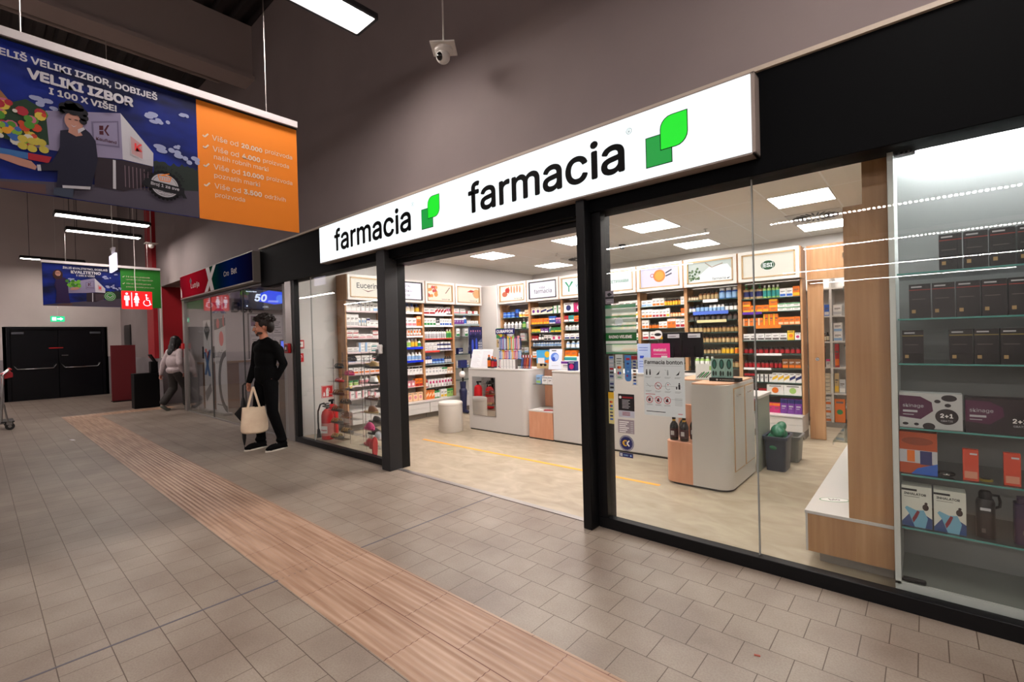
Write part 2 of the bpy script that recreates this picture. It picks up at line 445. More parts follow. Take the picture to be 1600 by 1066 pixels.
    b = MB(); b.box(-12.05, -11.97, 3.05, 7, 0, 2.95, lw); struct('wall_lottery_left', b)
    b = MB(); b.box(-12.05, -7.13, 6.95, 7.05, 0, 2.95, lw); struct('wall_lottery_back', b)
    b = MB(); b.box(-7.2, -7.131, 3.04, 7, 0, 2.95, lw); struct('wall_lottery_right', b)
    b = MB(); b.box(-12.05, -7.13, 3.1, 7, 2.84, 2.95, CEILM); struct('ceiling_lottery', b)
setting()

def windows():
    # window_1: fixed pane left of the entrance
    w = thing('window_1', 'black framed shop window left of the open entrance, shoe display behind', 'window', (-5.6, 3.0, 0), kind='structure'); del w['category']
    b = MB(); X0 = -6.745 + 5.6; X1 = -4.465 + 5.6
    b.box(X0, X1, -.02, .05, 0, .075, BLACK); b.box(X0, X0 + .075, -.02, .05, .075, 2.29, BLACK); b.box(X1 - .06, X1, -.02, .05, .075, 2.29, BLACK)
    b.obj('frame', w, .004)
    g = MB(); g.box(X0 + .07, -.66, .02, .03, .07, 2.29, GLASS); g.obj('pane', w)
    g = MB(); g.box(-.655, X1 - .055, .02, .03, .07, 2.29, GLASS); g.obj('pane', w)
    j = MB(); j.box(-.66, -.655, .018, .032, .075, 2.285, mat('silicone_joint', '#8c8f8c', .4)); j.obj('glass_joint', w)
    # window_2: long pane right of the entrance
    w = thing('window_2', 'long black framed shop window right of the entrance', 'window', (0, 3.0, 0), kind='structure'); del w['category']
    b = MB()
    b.box(-1.815, XR, -.02, .05, 0, .078, BLACK); b.box(-1.815, -1.742, -.02, .05, .078, 2.29, BLACK)
    b.obj('frame', w, .004)
    for x0, x1 in ((-1.75, -.757), (-.750, .338), (.345, 1.5), (1.507, XR)):
        g = MB(); g.box(x0, x1, .02, .03, .07, 2.29, GLASS); g.obj('pane', w)
    for x in (-.7535, .3415, 1.5035):
        j = MB(); j.box(x - .0035, x + .0035, .018, .032, .078, 2.285, MATS['silicone_joint']); j.obj('glass_joint', w)
    # entrance
    d = thing('door_1', 'open sliding entrance of the pharmacy between black posts', 'door', (-3.1, 3.0, 0), kind='structure'); del d['category']
    b = MB(); b.box(-4.465 + 3.1, -4.315 + 3.1, -.11, .05, 0, 2.37, mat('charcoal_post', '#232325', .45, spec=.3)); b.obj('post', d, .006)
    b = MB(); b.box(-1.885 + 3.1, -1.815 + 3.1, -.12, .05, 0, 2.37, BLACK); b.obj('post', d, .006)
    b = MB(); b.box(-4.33 + 3.1, -1.80 + 3.1, .05, .22, 2.23, 2.37, BLACK); b.box(-4.33 + 3.1, -1.80 + 3.1, .0, .05, 2.27, 2.3, BLACK); b.obj('door_operator', d, .004)
    b = MB(); b.box(-4.36 + 3.1, -4.325 + 3.1, .05, .16, 0, 2.25, BLACK); b.obj('door_jamb', d)
    b = MB(); b.box(-1.815 + 3.1, -1.76 + 3.1, .05, .14, 0, 2.25, BLACK); b.obj('door_jamb', d)
    # lottery front
    w = thing('window_3', 'frameless glass front of the lottery shop with aluminium posts', 'window', (-9.4, 3.0, 0), kind='structure'); del w['category']
    for x0, x1 in ((-12.05, -11.93), (-6.955, -6.76)):
        b = MB(); b.box(x0 + 9.4, x1 + 9.4, -.03, .06, 0, 2.37, ALU); b.obj('post', w, .004)
    for x0, x1 in ((-11.92, -10.30), (-8.64, -6.95)):
        g = MB(); g.box(x0 + 9.4, x1 + 9.4, .0, .01, .02, 2.36, GLASS); g.obj('pane', w)
    g = MB(); g.box(-10.28 + 9.4, -8.66 + 9.4, .0, .01, .02, 2.36, GLASS); g.obj('pane', w)
    b = MB()
    for x in (-10.29, -8.65): b.box(x + 9.4 - .008, x + 9.4 + .008, -.004, .014, .0, 2.36, mat('dark_edge', '#3c3f3e', .4))
    b.box(-11.93 + 9.4, -6.955 + 9.4, -.012, .02, 0, .022, ALU)
    b.box(-11.93 + 9.4, -6.955 + 9.4, -.02, .02, 2.33, 2.37, mat('dark_edge')); b.obj('rail', w)
windows()

def exit_doors():
    nav = mat('very_dark_blue_steel', '#07080d', 0.25, spec=.25)
    d = thing('door_2', 'dark double exit door at the far end', 'door', (XL, 1.598, 0), kind='structure'); del d['category']
    b = MB(); b.box(-.12, .03, -1.03, -.955, 0, 2.055, nav); b.box(-.12, .03, .955, 1.03, 0, 2.055, nav); b.box(-.12, .03, -.955, .955, 1.975, 2.055, nav)
    b.obj('door_frame', d, .004)
    for s in (-1, 1):
        b = MB(); y0, y1 = (-.95, -.006) if s < 0 else (.006, .95)
        b.box(-.06, 0.0, y0, y1, .005, 1.97, nav); lf = b.obj('door_leaf', d, .003)
        c = (y0 + y1) / 2; b = MB()
        b.tube([(0, c - .43, 1.0), (.06, c - .40, .95), (.08, c - .36, .885), (.08, c, .88), (.08, c + .36, .885), (.06, c + .40, .95), (0, c + .43, 1.0)], .013, CHROME)
        b.box(0, .03, c - .46, c - .42, .93, 1.05, nav); b.box(0, .03, c + .42, c + .46, .93, 1.05, nav)
        b.obj('panic_bar', d)
        b = MB(); b.box(0, .05, (y0 + .02) if s < 0 else y1 - .26, (y0 + .26) if s < 0 else y1 - .02, 1.85, 1.91, mat('closer_grey', '#4a4a52', .4)); b.obj('door_closer', d, .006)
    b = MB(); b.box(0, .005, -.2, .1, 1.44, 1.46, RED); b.box(0, .03, .06, .2, 1.22, 1.24, CHROME); b.obj('lock_strip', d)
exit_doors()

# ================================================================== LAMPS
def pendant(x, y, z, w, ln, label, al='y', cables=True, group=None):
    t = thing('pendant_lamp', label, 'lamp', (x, y, z), 0 if al == 'y' else PI / 2, group)
    b = MB(); h = mat('dark_lamp_housing', '#2b2a2c', .4)
    b.prism([(-w / 2, .012), (-w / 2, .03), (-w * .34, .065), (w * .34, .065), (w / 2, .03), (w / 2, .012)], -ln / 2, ln / 2, h, Matrix(((1, 0, 0, 0), (0, 0, 1, 0), (0, 1, 0, 0), (0, 0, 0, 1))))
    for s in (-1, 1):
        b.box(s * w / 2 - .012, s * w / 2 + .012, -ln / 2, ln / 2, -.012, .03, h); b.box(-w / 2, w / 2, s * ln / 2 - .012, s * ln / 2 + .012, -.012, .04, h)
    b.obj('housing', t)
    b = MB(); b.box(-w / 2 + .012, w / 2 - .012, -ln / 2 + .012, ln / 2 - .012, -.004, .008, EMH); b.obj('diffuser', t)
    for s in (-1, 1):
        b = MB(); b.cyl((0, s * ln * .36, .06), (0, s * ln * .36, 6.44 - z), .006, h, n=6); b.obj('cable', t)
    return t
pendant(-3.48, 1.41, 4.04, .30, 1.64, 'long pendant lamp hanging near the ceiling camera, above the shop sign', group=None)
pendant(-11.55, 1.66, 3.8, .3, 1.35, 'upper of two bright pendant lamps seen below the large banner')
pendant(-12.95, 1.86, 3.8, .26, 1.2, 'lower shorter pendant lamp seen below the large banner')
pendant(-17.6, 1.45, 3.8, .22, 1.25, 'farthest narrow pendant lamp, above the dark exit doors')
def row_lamp(x0, x1, y, label, z=3.8):
    t = thing('trunking_lamp', label, 'lamp', ((x0 + x1) / 2, y, z)); L = x1 - x0
    b = MB(); b.box(-L / 2, L / 2, -.05, .05, 0, .07, MATS['dark_lamp_housing']); b.obj('housing', t)
    b = MB(); [b.box(-L / 2 + i * .08, -L / 2 + i * .08 + .042, -.045, .045, -.012, 0, EMR) for i in range(int(L / .08))]; b.obj('led_dots', t)
    for s in (-.25, .25): b = MB(); b.cyl((s * L, 0, .07), (s * L, 0, 6.46 - z), .006, MATS['dark_lamp_housing'], n=6); b.obj('cable', t)
row_lamp(-6.75, -3.85, -5.7, 'strip lamp reflected above the lettered lightboxes in the right window')
row_lamp(-2.6, 1.6, -5.9, 'strip lamp reflected over the wooden end panel')
row_lamp(-17.0, -14.35, -1.65, 'low strip lamp reflected across the left part of the shoe window', 3.0)
row_lamp(-18.6, -15.07, -4.4, 'low strip lamp reflected before the shelves in the shoe window', 3.0)
row_lamp(3.0, 8.5, -5.9, 'strip lamp added unseen to lengthen the first row, evening the wall light')  # extra row length added out of view, evens the light on the wall
row_lamp(-2.7, 2.6, -10.4, 'second strip lamp row reflected in the right window')
row_lamp(-12, -6, -10.4, 'second strip lamp row farther left in the hall')
row_lamp(-4.5, 3, -16.7, 'third strip lamp row reflected in the right window')
row_lamp(-4.5, 3, -23, 'fourth and most distant strip lamp row of the hall')
pendant(0.3, 1.5, 4.1, .27, 1.5, 'added unseen pendant lamp right of the camera, brightening the wall')  # this and the next two: lamps added out of view to brighten the wall
pendant(5.6, 1.29, 4.1, .27, 1.5, 'farthest right of three added unseen pendant lamps brightening the wall')
pendant(2.9, 1.4, 4.1, .27, 1.5, 'middle of three added unseen pendant lamps brightening the wall')
row_lamp(-1.0, 1.8, -1.6, 'strip lamp over the hall floor left of the viewer')

def ceiling_lights():
    pos = [(-5.85, 6.2), (-4.05, 6.2), (-2.82, 6.2), (-1.03, 6.2), (-5.82, 8.02), (-2.86, 8.02), (-1.06, 8.02), (-5.85, 4.3), (-4.05, 4.3), (-2.82, 4.3), (-1.03, 4.3), (.9, 6.2)]
    lab = ['square lit ceiling panel above the round white stool side', 'square lit ceiling panel half hidden behind the thick black entrance post', 'square lit ceiling panel above the orange teacup lightbox', 'nearest bright ceiling panel above the green oval lightbox',
           'back row lit ceiling panel seen through the entrance', 'back row lit ceiling panel between the teacup and leaf lightboxes', 'back row lit ceiling panel beside the wooden end panel',
           'front row ceiling panel inside the entrance on the left', 'front row ceiling panel inside the entrance on the right', 'front row ceiling panel behind the payment stickers', 'front row ceiling panel above the island counter', 'ceiling panel behind the display vitrine']
    for (x, y), l in zip(pos, lab):
        t = thing('ceiling_light', l, 'ceiling light', (x, y, 2.88), group='square ceiling panels of the pharmacy')
        b = MB(); b.box(-.3, .3, -.3, -.285, -.006, 0, WHITE2); b.box(-.3, .3, .285, .3, -.006, 0, WHITE2); b.box(-.3, -.285, -.285, .285, -.006, 0, WHITE2); b.box(.285, .3, -.285, .285, -.006, 0, WHITE2); b.obj('frame', t)
        b = MB(); b.box(-.285, .285, -.285, .285, -.004, 0, EMW); b.obj('diffuser', t)
    for x, y, l in ((-4.95, 7.75, 'round slotted air diffuser beside the back row ceiling panel'), (-1.06, 7.3, 'round slotted air diffuser between the two right ceiling panels')):
        t = thing('air_diffuser', l, 'air vent', (x, y, 2.88))
        b = MB(); b.box(-.3, .3, -.3, .3, -.008, 0, WHITE2); b.obj('plate', t)
        b = MB()
        for i in range(24):
            a = 2 * PI * i / 24
            b.box(.13, .26, -.009, .009, -.014, -.0085, mat('vent_dark', '#3b3a38', .6), Matrix.Rotation(a, 4, 'Z'))
        b.lathe([(.11, -.016), (.02, -.018), (0.0001, -.018)], WHITE2, n=24); b.obj('slots', t)
    for x, y, l in ((-4.95, 6.9, 'small sprinkler head in the ceiling by the left panels'), (-2.35, 6.95, 'small sprinkler head in the ceiling behind the window')):
        b = MB(); b.lathe([(.03, 0), (.03, -.006), (.008, -.01), (.008, -.035), (.02, -.04), (.02, -.044), (.0001, -.044)][::-1], WHITE2, n=12)
        o = b.obj('sprinkler', label=l, cat='sprinkler'); o.location = (x, y, 2.88)
    b = MB(); b.lathe([(.0001, -.075), (.03, -.07), (.05, -.045), (.055, -.02), (.06, 0)], mat('dome_dark', '#333336', .2), n=16)
    o = b.obj('dome_camera', label='small dark dome camera on the shop ceiling behind the window', cat='camera'); o.location = (-3.75, 7.1, 2.88)
    t = thing('ceiling_light', 'ceiling panel inside the lottery shop', 'ceiling light', (-9.6, 4.9, 2.84))
    b = MB(); b.box(-.3, .3, -.3, .3, -.006, 0, mat('lottery_lamp', '#fff2f0', emit=30)); b.obj('diffuser', t)
ceiling_lights()
# ================================================================== SIGNS AND BANNERS
def shop_sign():
    t = thing('shop_sign', 'long backlit white sign with green leaf emblems over the entrance', 'sign', (-3.16, 2.9, 2.6))
    face = mat('backlit_white_acrylic', '#f6fdff', .4, emit=SIGN_FACE)
    cas = mat('greyish_brown_casing', '#8d8079', .5)
    b = MB(); x0, x1 = -5.64 + 3.16, -.685 + 3.16; z0, z1 = -.225, .228
    b.box(x0, x1, -.045, .055, z0, z0 + .012, cas); b.box(x0, x1, -.045, .055, z1 - .012, z1, cas); b.box(x0, x0 + .012, -.045, .055, z0, z1, cas); b.box(x1 - .02, x1, -.045, .055, z0, z1, cas); b.box(x0, x1, .045, .055, z0, z1, cas)
    b.obj('casing', t, .002)
    for a, c in ((x0 + .013, -3.142 + 3.16), (-3.136 + 3.16, x1 - .021)):
        b = MB(); b.box(a, c, -.05, -.035, z0 + .012, z1 - .012, face); b.obj('lit_panel', t)
    ink = mat('black_vinyl_letters', '#020203', .6, spec=.1)
    gd = mat('dark_green_vinyl', '#0a9a3a', .5, emit=.95); gl = mat('bright_green_vinyl', '#10e628', .5, emit=.95)
    for k, xo in enumerate((-5.265, -2.96)):
        M = FR((xo + 3.16, -.0515, -.128), (1, 0, 0), (0, 0, 1))
        b = MB(); b.text('farmacia', M, ink, w=1.49, h=.268, bold=.018); b.obj('lettering', t)
        ex = (-3.605 if k == 0 else -1.318) + 3.16
        M = FR((ex, -.0515, 2.455 - 2.6), (1, 0, 0), (0, 0, 1))
        b = MB(); b.poly(rect(-.005, -.005, .168, .187), ink, M); b.poly(rect(0, 0, .163, .182), gd, lay(M, 1))
        b.poly(rrect(.092, .083, .267, .287, .075, corners=(0, 1, 0, 1)), ink, lay(M, 2)); b.poly(rrect(.097, .088, .262, .282, .072, corners=(0, 1, 0, 1)), gl, lay(M, 3))
        b.obj('emblem', t)
        M = FR((xo + 1.505 + 3.16, -.0515, .105), (1, 0, 0), (0, 0, 1))
        b = MB(); ring(b, .02, .02, .02, .003, mat('thin_grey_print', '#7aa0a0', .5), M); b.text('R', M, mat('thin_grey_print'), h=.02, align='c', x=.02, y=.01); b.obj('registered_mark', t)
shop_sign()

def lottery_sign():
    t = thing('lottery_sign', 'red to dark blue sign with white X over the lottery shop', 'sign', (-9.7, 2.9, 2.6))
    b = MB(); b.box(-1.94, 1.94, -.05, .08, -.235, .245, mat('grey_sign_casing', '#8b8480', .45, .4)); b.obj('casing', t, .003)
    m, n, L, bs = nodes_of('red_green_blue_sign_print', .7); bs.inputs['Specular IOR Level'].default_value = .0
    tc = coord(n, L); sx = n.new('ShaderNodeSeparateXYZ'); L.new(tc.outputs[0], sx.inputs[0])
    mr = n.new('ShaderNodeMapRange'); mr.inputs[1].default_value = -1.9; mr.inputs[2].default_value = 1.9; L.new(sx.outputs[0], mr.inputs[0])
    r = ramp(n, [(0, '#5a0c18'), (.2, '#8a1020'), (.44, '#8a1420'), (.5, '#083f2a'), (.62, '#072438'), (.75, '#0a2260'), (1, '#120e34')])
    L.new(mr.outputs[0], r.inputs[0]); L.new(r.outputs[0], bs.inputs['Base Color'])
    b = MB(); b.box(-1.92, 1.92, -.055, -.048, -.212, .228, m); b.obj('printed_face', t)
    M = FR((0, -.0556, 0), (1, 0, 0), (0, 0, 1)); wh = mat('sign_white', '#b9b0b0', .5)
    b = MB()
    b.poly([(-.27, .226), (-.08, .226), (.16, -.21), (-.02, -.21)], wh, M); b.poly([(.13, .226), (.29, .226), (-.18, -.21), (-.36, -.21)], wh, lay(M, 1))
    b.poly([(-1.9, .03), (-1.82, -.06), (-1.80, -.2), (-1.88, -.2)], wh, M)
    b.text('Lutrija', M, wh, w=.52, h=.12, align='l', x=-1.19, y=-.09, bold=.004); b.text('Cro', M, wh, w=.25, h=.085, x=.67, y=-.03, bold=.005); b.text('Bet', M, wh, w=.25, h=.1, x=1.03, y=-.03, bold=.012)
    b.poly([(-1.28, .08), (-1.2, .15), (-1.12, .08), (-1.2, .01)], mat('sign_black', '#1a1014', .5), M)
    b.obj('lettering', t)
lottery_sign()

def banner(X, y0, z0, w, h, label, kind):
    t = thing('hanging_banner', label, 'banner', (X, y0 + w / 2, z0 + h / 2))
    M0 = FR((0.004, -w / 2, -h / 2), (0, 1, 0), (0, 0, 1))
    s = w / 1.93
    bl, nn, LL, bs = nodes_of('banner_sky_print', .6); bs.inputs['Specular IOR Level'].default_value = .15
    if not nn.get('done'):
        mp = coord(nn, LL, (1, 1, 2.2)); tx = nn.new('ShaderNodeTexNoise'); tx.inputs['Scale'].default_value = 1.8; tx.inputs['Detail'].default_value = 3
        LL.new(mp.outputs[0], tx.inputs[0]); r = ramp(nn, [(.35, '#050a2c'), (.62, '#0a1f74')]); LL.new(tx.outputs['Fac'], r.inputs[0]); LL.new(r.outputs[0], bs.inputs['Base Color']); r.name = 'done'
    oc = mat('banner_orange', '#c9701a', .6, spec=.2) if kind == 1 else mat('banner_green', '#236c22', .6, spec=.2)
    bw = 1.215 * s
    b = MB(); b.box(-.004, .004, -w / 2, -w / 2 + bw, -h / 2, h / 2, bl); b.box(-.004, .004, -w / 2 + bw, w / 2, -h / 2, h / 2, oc); sh = b.obj('sheet', t)
    M0 = M0 @ Matrix.Scale(s, 4) ; M0 = M0
    def P(name, col):
        m = mat('print_' + name, col, .6, spec=.2)
        if not m.get('toned'): m['toned'] = 1; c = m.node_tree.nodes['Principled BSDF'].inputs['Base Color']; c.default_value = tuple(v * .6 for v in c.default_value[:3]) + (1,)
        return m
    wt = P('white', '#c9c6cf'); lilac = P('pale_lilac', '#8f86a6'); lil2 = P('darker_lilac', '#6f6886'); dk = P('near_black', '#0c0a16'); navy = P('navy_cloth', '#12102c'); skin = P('skin', '#c08a7a'); road = P('road_grey', '#4c4656')  # flat print colours; the second lilac is simply darker
    a = MB(); Lq = lambda k: lay(M0, 1 + k)
    rnd = random.Random(3)
    a.poly([(.0, .02), (1.215, .19), (1.215, .003), (0, .003)], road, Lq(0))
    a.poly([(.2, .035), (.43, .063), (.43, .003), (.2, .003)], P('brick_paving', '#5e4444'), Lq(1))
    tr = [(.955, .30)] + [(.955 + .26 * i / 16, .33 + .03 * rnd.random()) for i in range(17)] + [(1.213, .19), (.955, .15)]
    a.poly(tr, P('tree_green', '#222c28'), Lq(0))
    cl = P('cloud_white', '#9fa6cc')
    for cx, cy, r, k in ((.919, .648, .05, 5), (1.0, .615, .045, 5), (1.12, .70, .035, 4), (1.05, .43, .06, 7), (1.15, .40, .055, 6), (.40, .56, .05, 5), (.46, .53, .04, 5), (1.09, .47, .03, 4)):
        for i in range(k):
            a.poly(circ(cx + (rnd.random() - .5) * r * 2.2, cy + (rnd.random() - .5) * r * .7, r * (.25 + .35 * rnd.random()), 12, r * .28), cl, Lq(1 + i * .3))
    a.poly([(.30, .46), (.788, .603), (.792, .306), (.665, .287), (.30, .262)], lilac, Lq(3)); a.poly([(.788, .603), (.955, .391), (.952, .301), (.792, .306)], wt, Lq(3))
    a.poly([(.653, .285), (.79, .30), (.95, .30), (.94, .17), (.79, .10), (.649, .10)], P('glass_front', '#2a1c28'), Lq(2.5))
    for i in range(7): a.poly(rect(.80 + i * .02, .13, .804 + i * .02, .27), P('mullion', '#7a6670'), Lq(3))
    a.poly([(.742, .29), (.756, .29), (.753, .105), (.738, .105)], wt, Lq(4))
    a.poly([(.643, .503), (.776, .549), (.778, .376), (.646, .36)], lil2, Lq(4)); a.poly([(.652, .495), (.768, .536), (.77, .386), (.655, .37)], lilac, Lq(5))
    kk = P('dark_red_mark', '#4a0c20')
    a.poly([(.68, .488), (.70, .494), (.70, .466), (.68, .46)], kk, Lq(6)); a.poly([(.68, .455), (.70, .461), (.70, .436), (.68, .432)], kk, Lq(6)); a.poly([(.703, .466), (.72, .505), (.729, .505), (.713, .466), (.729, .44), (.72, .436)], kk, Lq(6))
    a.text('Kaufland', Lq(6), kk, w=.10, x=.663, y=.395, bold=.01)
    a.poly([(.828, .484), (.901, .434), (.902, .325), (.833, .348)], wt, Lq(5)); a.poly([(.835, .47), (.895, .43), (.896, .335), (.839, .356)], P('pinkish', '#c89a9e'), Lq(6)); a.text('K', Lq(7), RED, h=.05, x=.855, y=.38, bold=.03)
    if kind == 1:
        a.poly([(.30, .50), (.36, .54), (.44, .50), (.45, .30), (.30, .28), (.20, .30), (.20, .5)], P('crate_dark_green', '#1e3a26'), Lq(4))
        a.poly([(.12, .66), (.20, .64), (.303, .492), (.293, .462), (.2, .45), (.12, .6)], P('bread', '#9a6a40'), Lq(5))
        cols = ['#c9472a', '#e3a12c', '#7fae3a', '#d8c04a', '#b02a3a', '#d9d4c8', '#4f8f2f', '#c86a8a', '#3a66b0']
        for i in range(70):
            a.poly(circ(.14 + .30 * rnd.random(), .28 + .22 * rnd.random(), .010 + .018 * rnd.random(), 9), P('food_%d' % (i % 9), cols[i % 9]), Lq(6 + i * .05))
        for fx, fy in ((.341, .304), (.379, .300), (.418, .304), (.34, .263), (.378, .258), (.427, .265)): a.poly(circ(fx, fy, .021, 14), P('apple', '#c9b84a' if fx != .427 else '#c04a3a'), Lq(10))
        a.poly([(.10, .225), (.459, .23), (.445, .19), (.10, .195)], P('crate_blue', '#3a6fae'), Lq(11)); a.poly([(.36, .228), (.459, .23), (.445, .19), (.36, .19)], P('crate_red', '#b02030'), Lq(12))
        a.poly([(.1, .19), (.286, .196), (.373, .183), (.395, .156), (.388, .136), (.322, .146), (.25, .166), (.1, .165)], skin, Lq(13))
        a.poly([(.50, .40), (.545, .42), (.60, .455), (.635, .425), (.66, .384), (.668, .268), (.645, .15), (.63, .074), (.56, .06), (.475, .055), (.484, .155), (.398, .134), (.396, .168), (.458, .2), (.48, .25), (.495, .298)], navy, Lq(14))
        a.poly([(.501, .072), (.629, .091), (.627, .073), (.502, .056)], wt, Lq(15)); a.poly([(.395, .168), (.41, .172), (.413, .136), (.398, .133)], wt, Lq(15))
        a.poly([(.465, .05), (.551, .06), (.545, .004), (.46, .004)], P('jeans', '#3b4458'), Lq(14))
        a.poly(circ(.562, .472, .042, 20, .056), skin, Lq(16)); a.poly([(.54, .43), (.585, .43), (.60, .40), (.57, .385), (.535, .40)], skin, Lq(15)); a.poly([(.578, .43), (.605, .452), (.612, .44), (.58, .405)], wt, Lq(17))
        for hx, hy, hr in ((.525, .545, .03), (.55, .565, .03), (.58, .562, .03), (.603, .54, .026), (.608, .51, .022), (.604, .485, .018), (.515, .53, .02), (.56, .545, .035), (.51, .515, .012)): a.poly(circ(hx, hy, hr, 16), dk, Lq(18))
        a.poly([(.512, .53), (.608, .545), (.604, .50), (.586, .51), (.56, .525), (.53, .512), (.518, .52)], dk, Lq(18.5)); a.poly(rect(.538, .478, .55, .483), dk, Lq(18)); a.poly(rect(.565, .482, .58, .487), dk, Lq(18)); a.poly([(.545, .45), (.56, .443), (.575, .452), (.56, .438)], wt, Lq(18))
        # round seal
        a.poly(circ(1.013, .185, .094, 40), dk, Lq(8))
        for i in range(26):
            q = 2 * PI * i / 26; a.poly(circ(1.013 + .094 * math.cos(q), .185 + .094 * math.sin(q), .008, 8), dk, Lq(8))
        a.poly(circ(1.013, .185, .078, 36), wt, Lq(9)); ring(a, 1.013, .185, .07, .002, dk, Lq(10))
        a.poly([(.90, .21), (.905, .155), (1.125, .135), (1.125, .19)], dk, Lq(11)); a.poly([(.885, .17), (.91, .215), (.915, .15)], dk, Lq(10)); a.poly([(1.14, .12), (1.11, .19), (1.115, .12)], dk, Lq(10))
        a.text('Broj 1 za sve', lay(M0, 13) @ Matrix.Rotation(-.07, 4, 'Z'), wt, w=.16, align='c', x=1.0, y=.235, bold=.02)
        a.text('NA JEDNOM', Lq(12), dk, w=.075, align='c', x=1.013, y=.135); a.text('MJESTU', Lq(12), dk, w=.05, align='c', x=1.013, y=.12)
        stroke(a, [(.975, .25), (.985, .215), (1.04, .215), (1.05, .25), (.975, .25)], .005, oc, Lq(12)); stroke(a, [(.995, .252), (1.04, .27)], .005, oc, Lq(12))
        for i in range(4): stroke(a, [(.993 + i * .013, .22), (.993 + i * .013, .238)], .004, oc, Lq(12))
        for i, ch in enumerate('SAMO UBERI I BIRAJ'):
            q = math.radians(150 - i * 7.2)
            if ch != ' ': a.text(ch, Lq(12) @ Matrix.Translation((1.013 + .112 * math.cos(q), .185 + .112 * math.sin(q), 0)) @ Matrix.Rotation(q - PI / 2, 4, 'Z'), dk, h=.019, align='c', bold=.02)
        a.obj('printed_picture', t)
        c = MB()
        c.text('ŽELIŠ VELIKI IZBOR, DOBIJEŠ', Lq(20), wt, w=.76, x=.225, y=.742, bold=.03)
        c.text('VELIKI IZBOR', Lq(20), wt, w=.487, x=.367, y=.66, bold=.045); c.text('I 100 X VIŠE!', Lq(20), wt, w=.312, x=.456, y=.60, bold=.035)
        c.obj('headline', t); c = MB()
        lt = P('cream_text', '#ead9c4')
        def parts(x, y, segs, hh=.047):
            for s_, bd, ww in segs:
                c.text(s_, Lq(2), lt, w=ww, x=x, y=y - (.012 if ('p' in s_ or 'j' in s_) and not bd and False else 0), bold=bd); x += ww + .022
        parts(1.309, .585, [('Više od', .0, .175), ('20.000', .03, .15), ('proizvoda', .0, .21)])
        parts(1.311, .505, [('Više od', .0, .175), ('4.000', .03, .13), ('proizvoda', .0, .20)]); c.text('naših robnih marki', Lq(2), lt, w=.38, x=1.318, y=.45)
        parts(1.314, .375, [('Više od', .0, .175), ('10.000', .03, .15), ('proizvoda', .0, .20)]); c.text('poznatih marki', Lq(2), lt, w=.315, x=1.316, y=.305)
        parts(1.316, .235, [('Više od', .0, .175), ('3.500', .03, .13), ('održivih', .0, .16)]); c.text('proizvoda', Lq(2), lt, w=.20, x=1.319, y=.165)
        for y in (.60, .52, .385, .245): stroke(c, [(1.25, y + .004), (1.262, y - .006), (1.285, y + .022)], .010, lt, Lq(2))
        c.obj('lettering', t)
    else:
        vest = P('violet_dress', '#2a1446'); hair = P('brown_hair', '#3a1a18'); gr = P('salad_green', '#6fae30')
        a.poly([(.20, .55), (.27, .59), (.34, .58), (.37, .50), (.38, .2), (.40, .06), (.18, .06), (.20, .3), (.17, .42)], vest, Lq(6))
        a.poly(circ(.225, .635, .075, 20, .10), hair, Lq(7)); a.poly(circ(.228, .66, .042, 18, .055), skin, Lq(8)); stroke(a, [(.19, .668), (.265, .668)], .008, dk, Lq(9)); a.poly([(.24, .62), (.26, .62), (.25, .61)], wt, Lq(9))
        for i in range(26): a.poly(circ(.36 + .2 * rnd.random(), .40 + .12 * rnd.random(), .03, 9), gr if i % 2 else P('salad_dark', '#3f7a24'), Lq(10 + .1 * i))
        a.poly([(.42, .38), (.52, .40), (.55, .37), (.5, .34), (.40, .33)], skin, Lq(13))
        a.poly(circ(1.03, .23, .10, 30), oc, Lq(8)); ring(a, 1.03, .23, .088, .006, wt, Lq(9)); ring(a, 1.03, .23, .06, .008, wt, Lq(9)); stroke(a, [(.99, .24), (1.03, .2), (1.07, .24)], .012, wt, Lq(9))
        a.obj('printed_picture', t)
        c = MB()
        c.text('ŽELIŠ KVALITETNO, DOBIJEŠ', Lq(20), wt, w=.70, x=.30, y=.755, bold=.03); c.text('KVALITETNO', Lq(20), wt, w=.47, x=.42, y=.675, bold=.045); c.text('I 100 X VIŠE!', Lq(20), wt, w=.29, x=.50, y=.62, bold=.035)
        lt = P('cream_text', '#ead9c4')
        for y, s_, ww in ((.66, 'S K dostavu proizvoda', .42), (.60, 'i poreklu od 100 najpovoljnijih', .48), (.51, 'Više od 100,000 partnera', .44), (.44, 'poštenih dobavljačkih proizvođača', .50)): c.text(s_, Lq(2), lt, w=ww, x=1.31, y=y)
        for y in (.67, .52): stroke(c, [(1.25, y + .004), (1.262, y - .006), (1.285, y + .022)], .010, lt, Lq(2))
        c.obj('lettering', t)
    b = MB(); b.box(-.03, .03, -w / 2 - .02, w / 2 + .0, h / 2 + .012, h / 2 + .062, mat('white_rail', '#b4aeb0', .5)); b.box(-.012, .012, -w / 2, w / 2, h / 2, h / 2 + .012, BLACK); b.obj('rail', t)
    for q in (-.32, .38):
        b = MB(); b.cyl((0, q * w, h / 2 + .06), (0, q * w, 6.44 - z0 - h / 2), .004, ALU, n=6); b.obj('cable', t)
banner(-3.9, -.13, 2.315, 1.93, .85, 'large near hanging banner, blue picture with orange text field', 1)
banner(-13.2, .92, 2.285, 1.93, .85, 'smaller looking far hanging banner with green text field behind the toilet sign', 2)

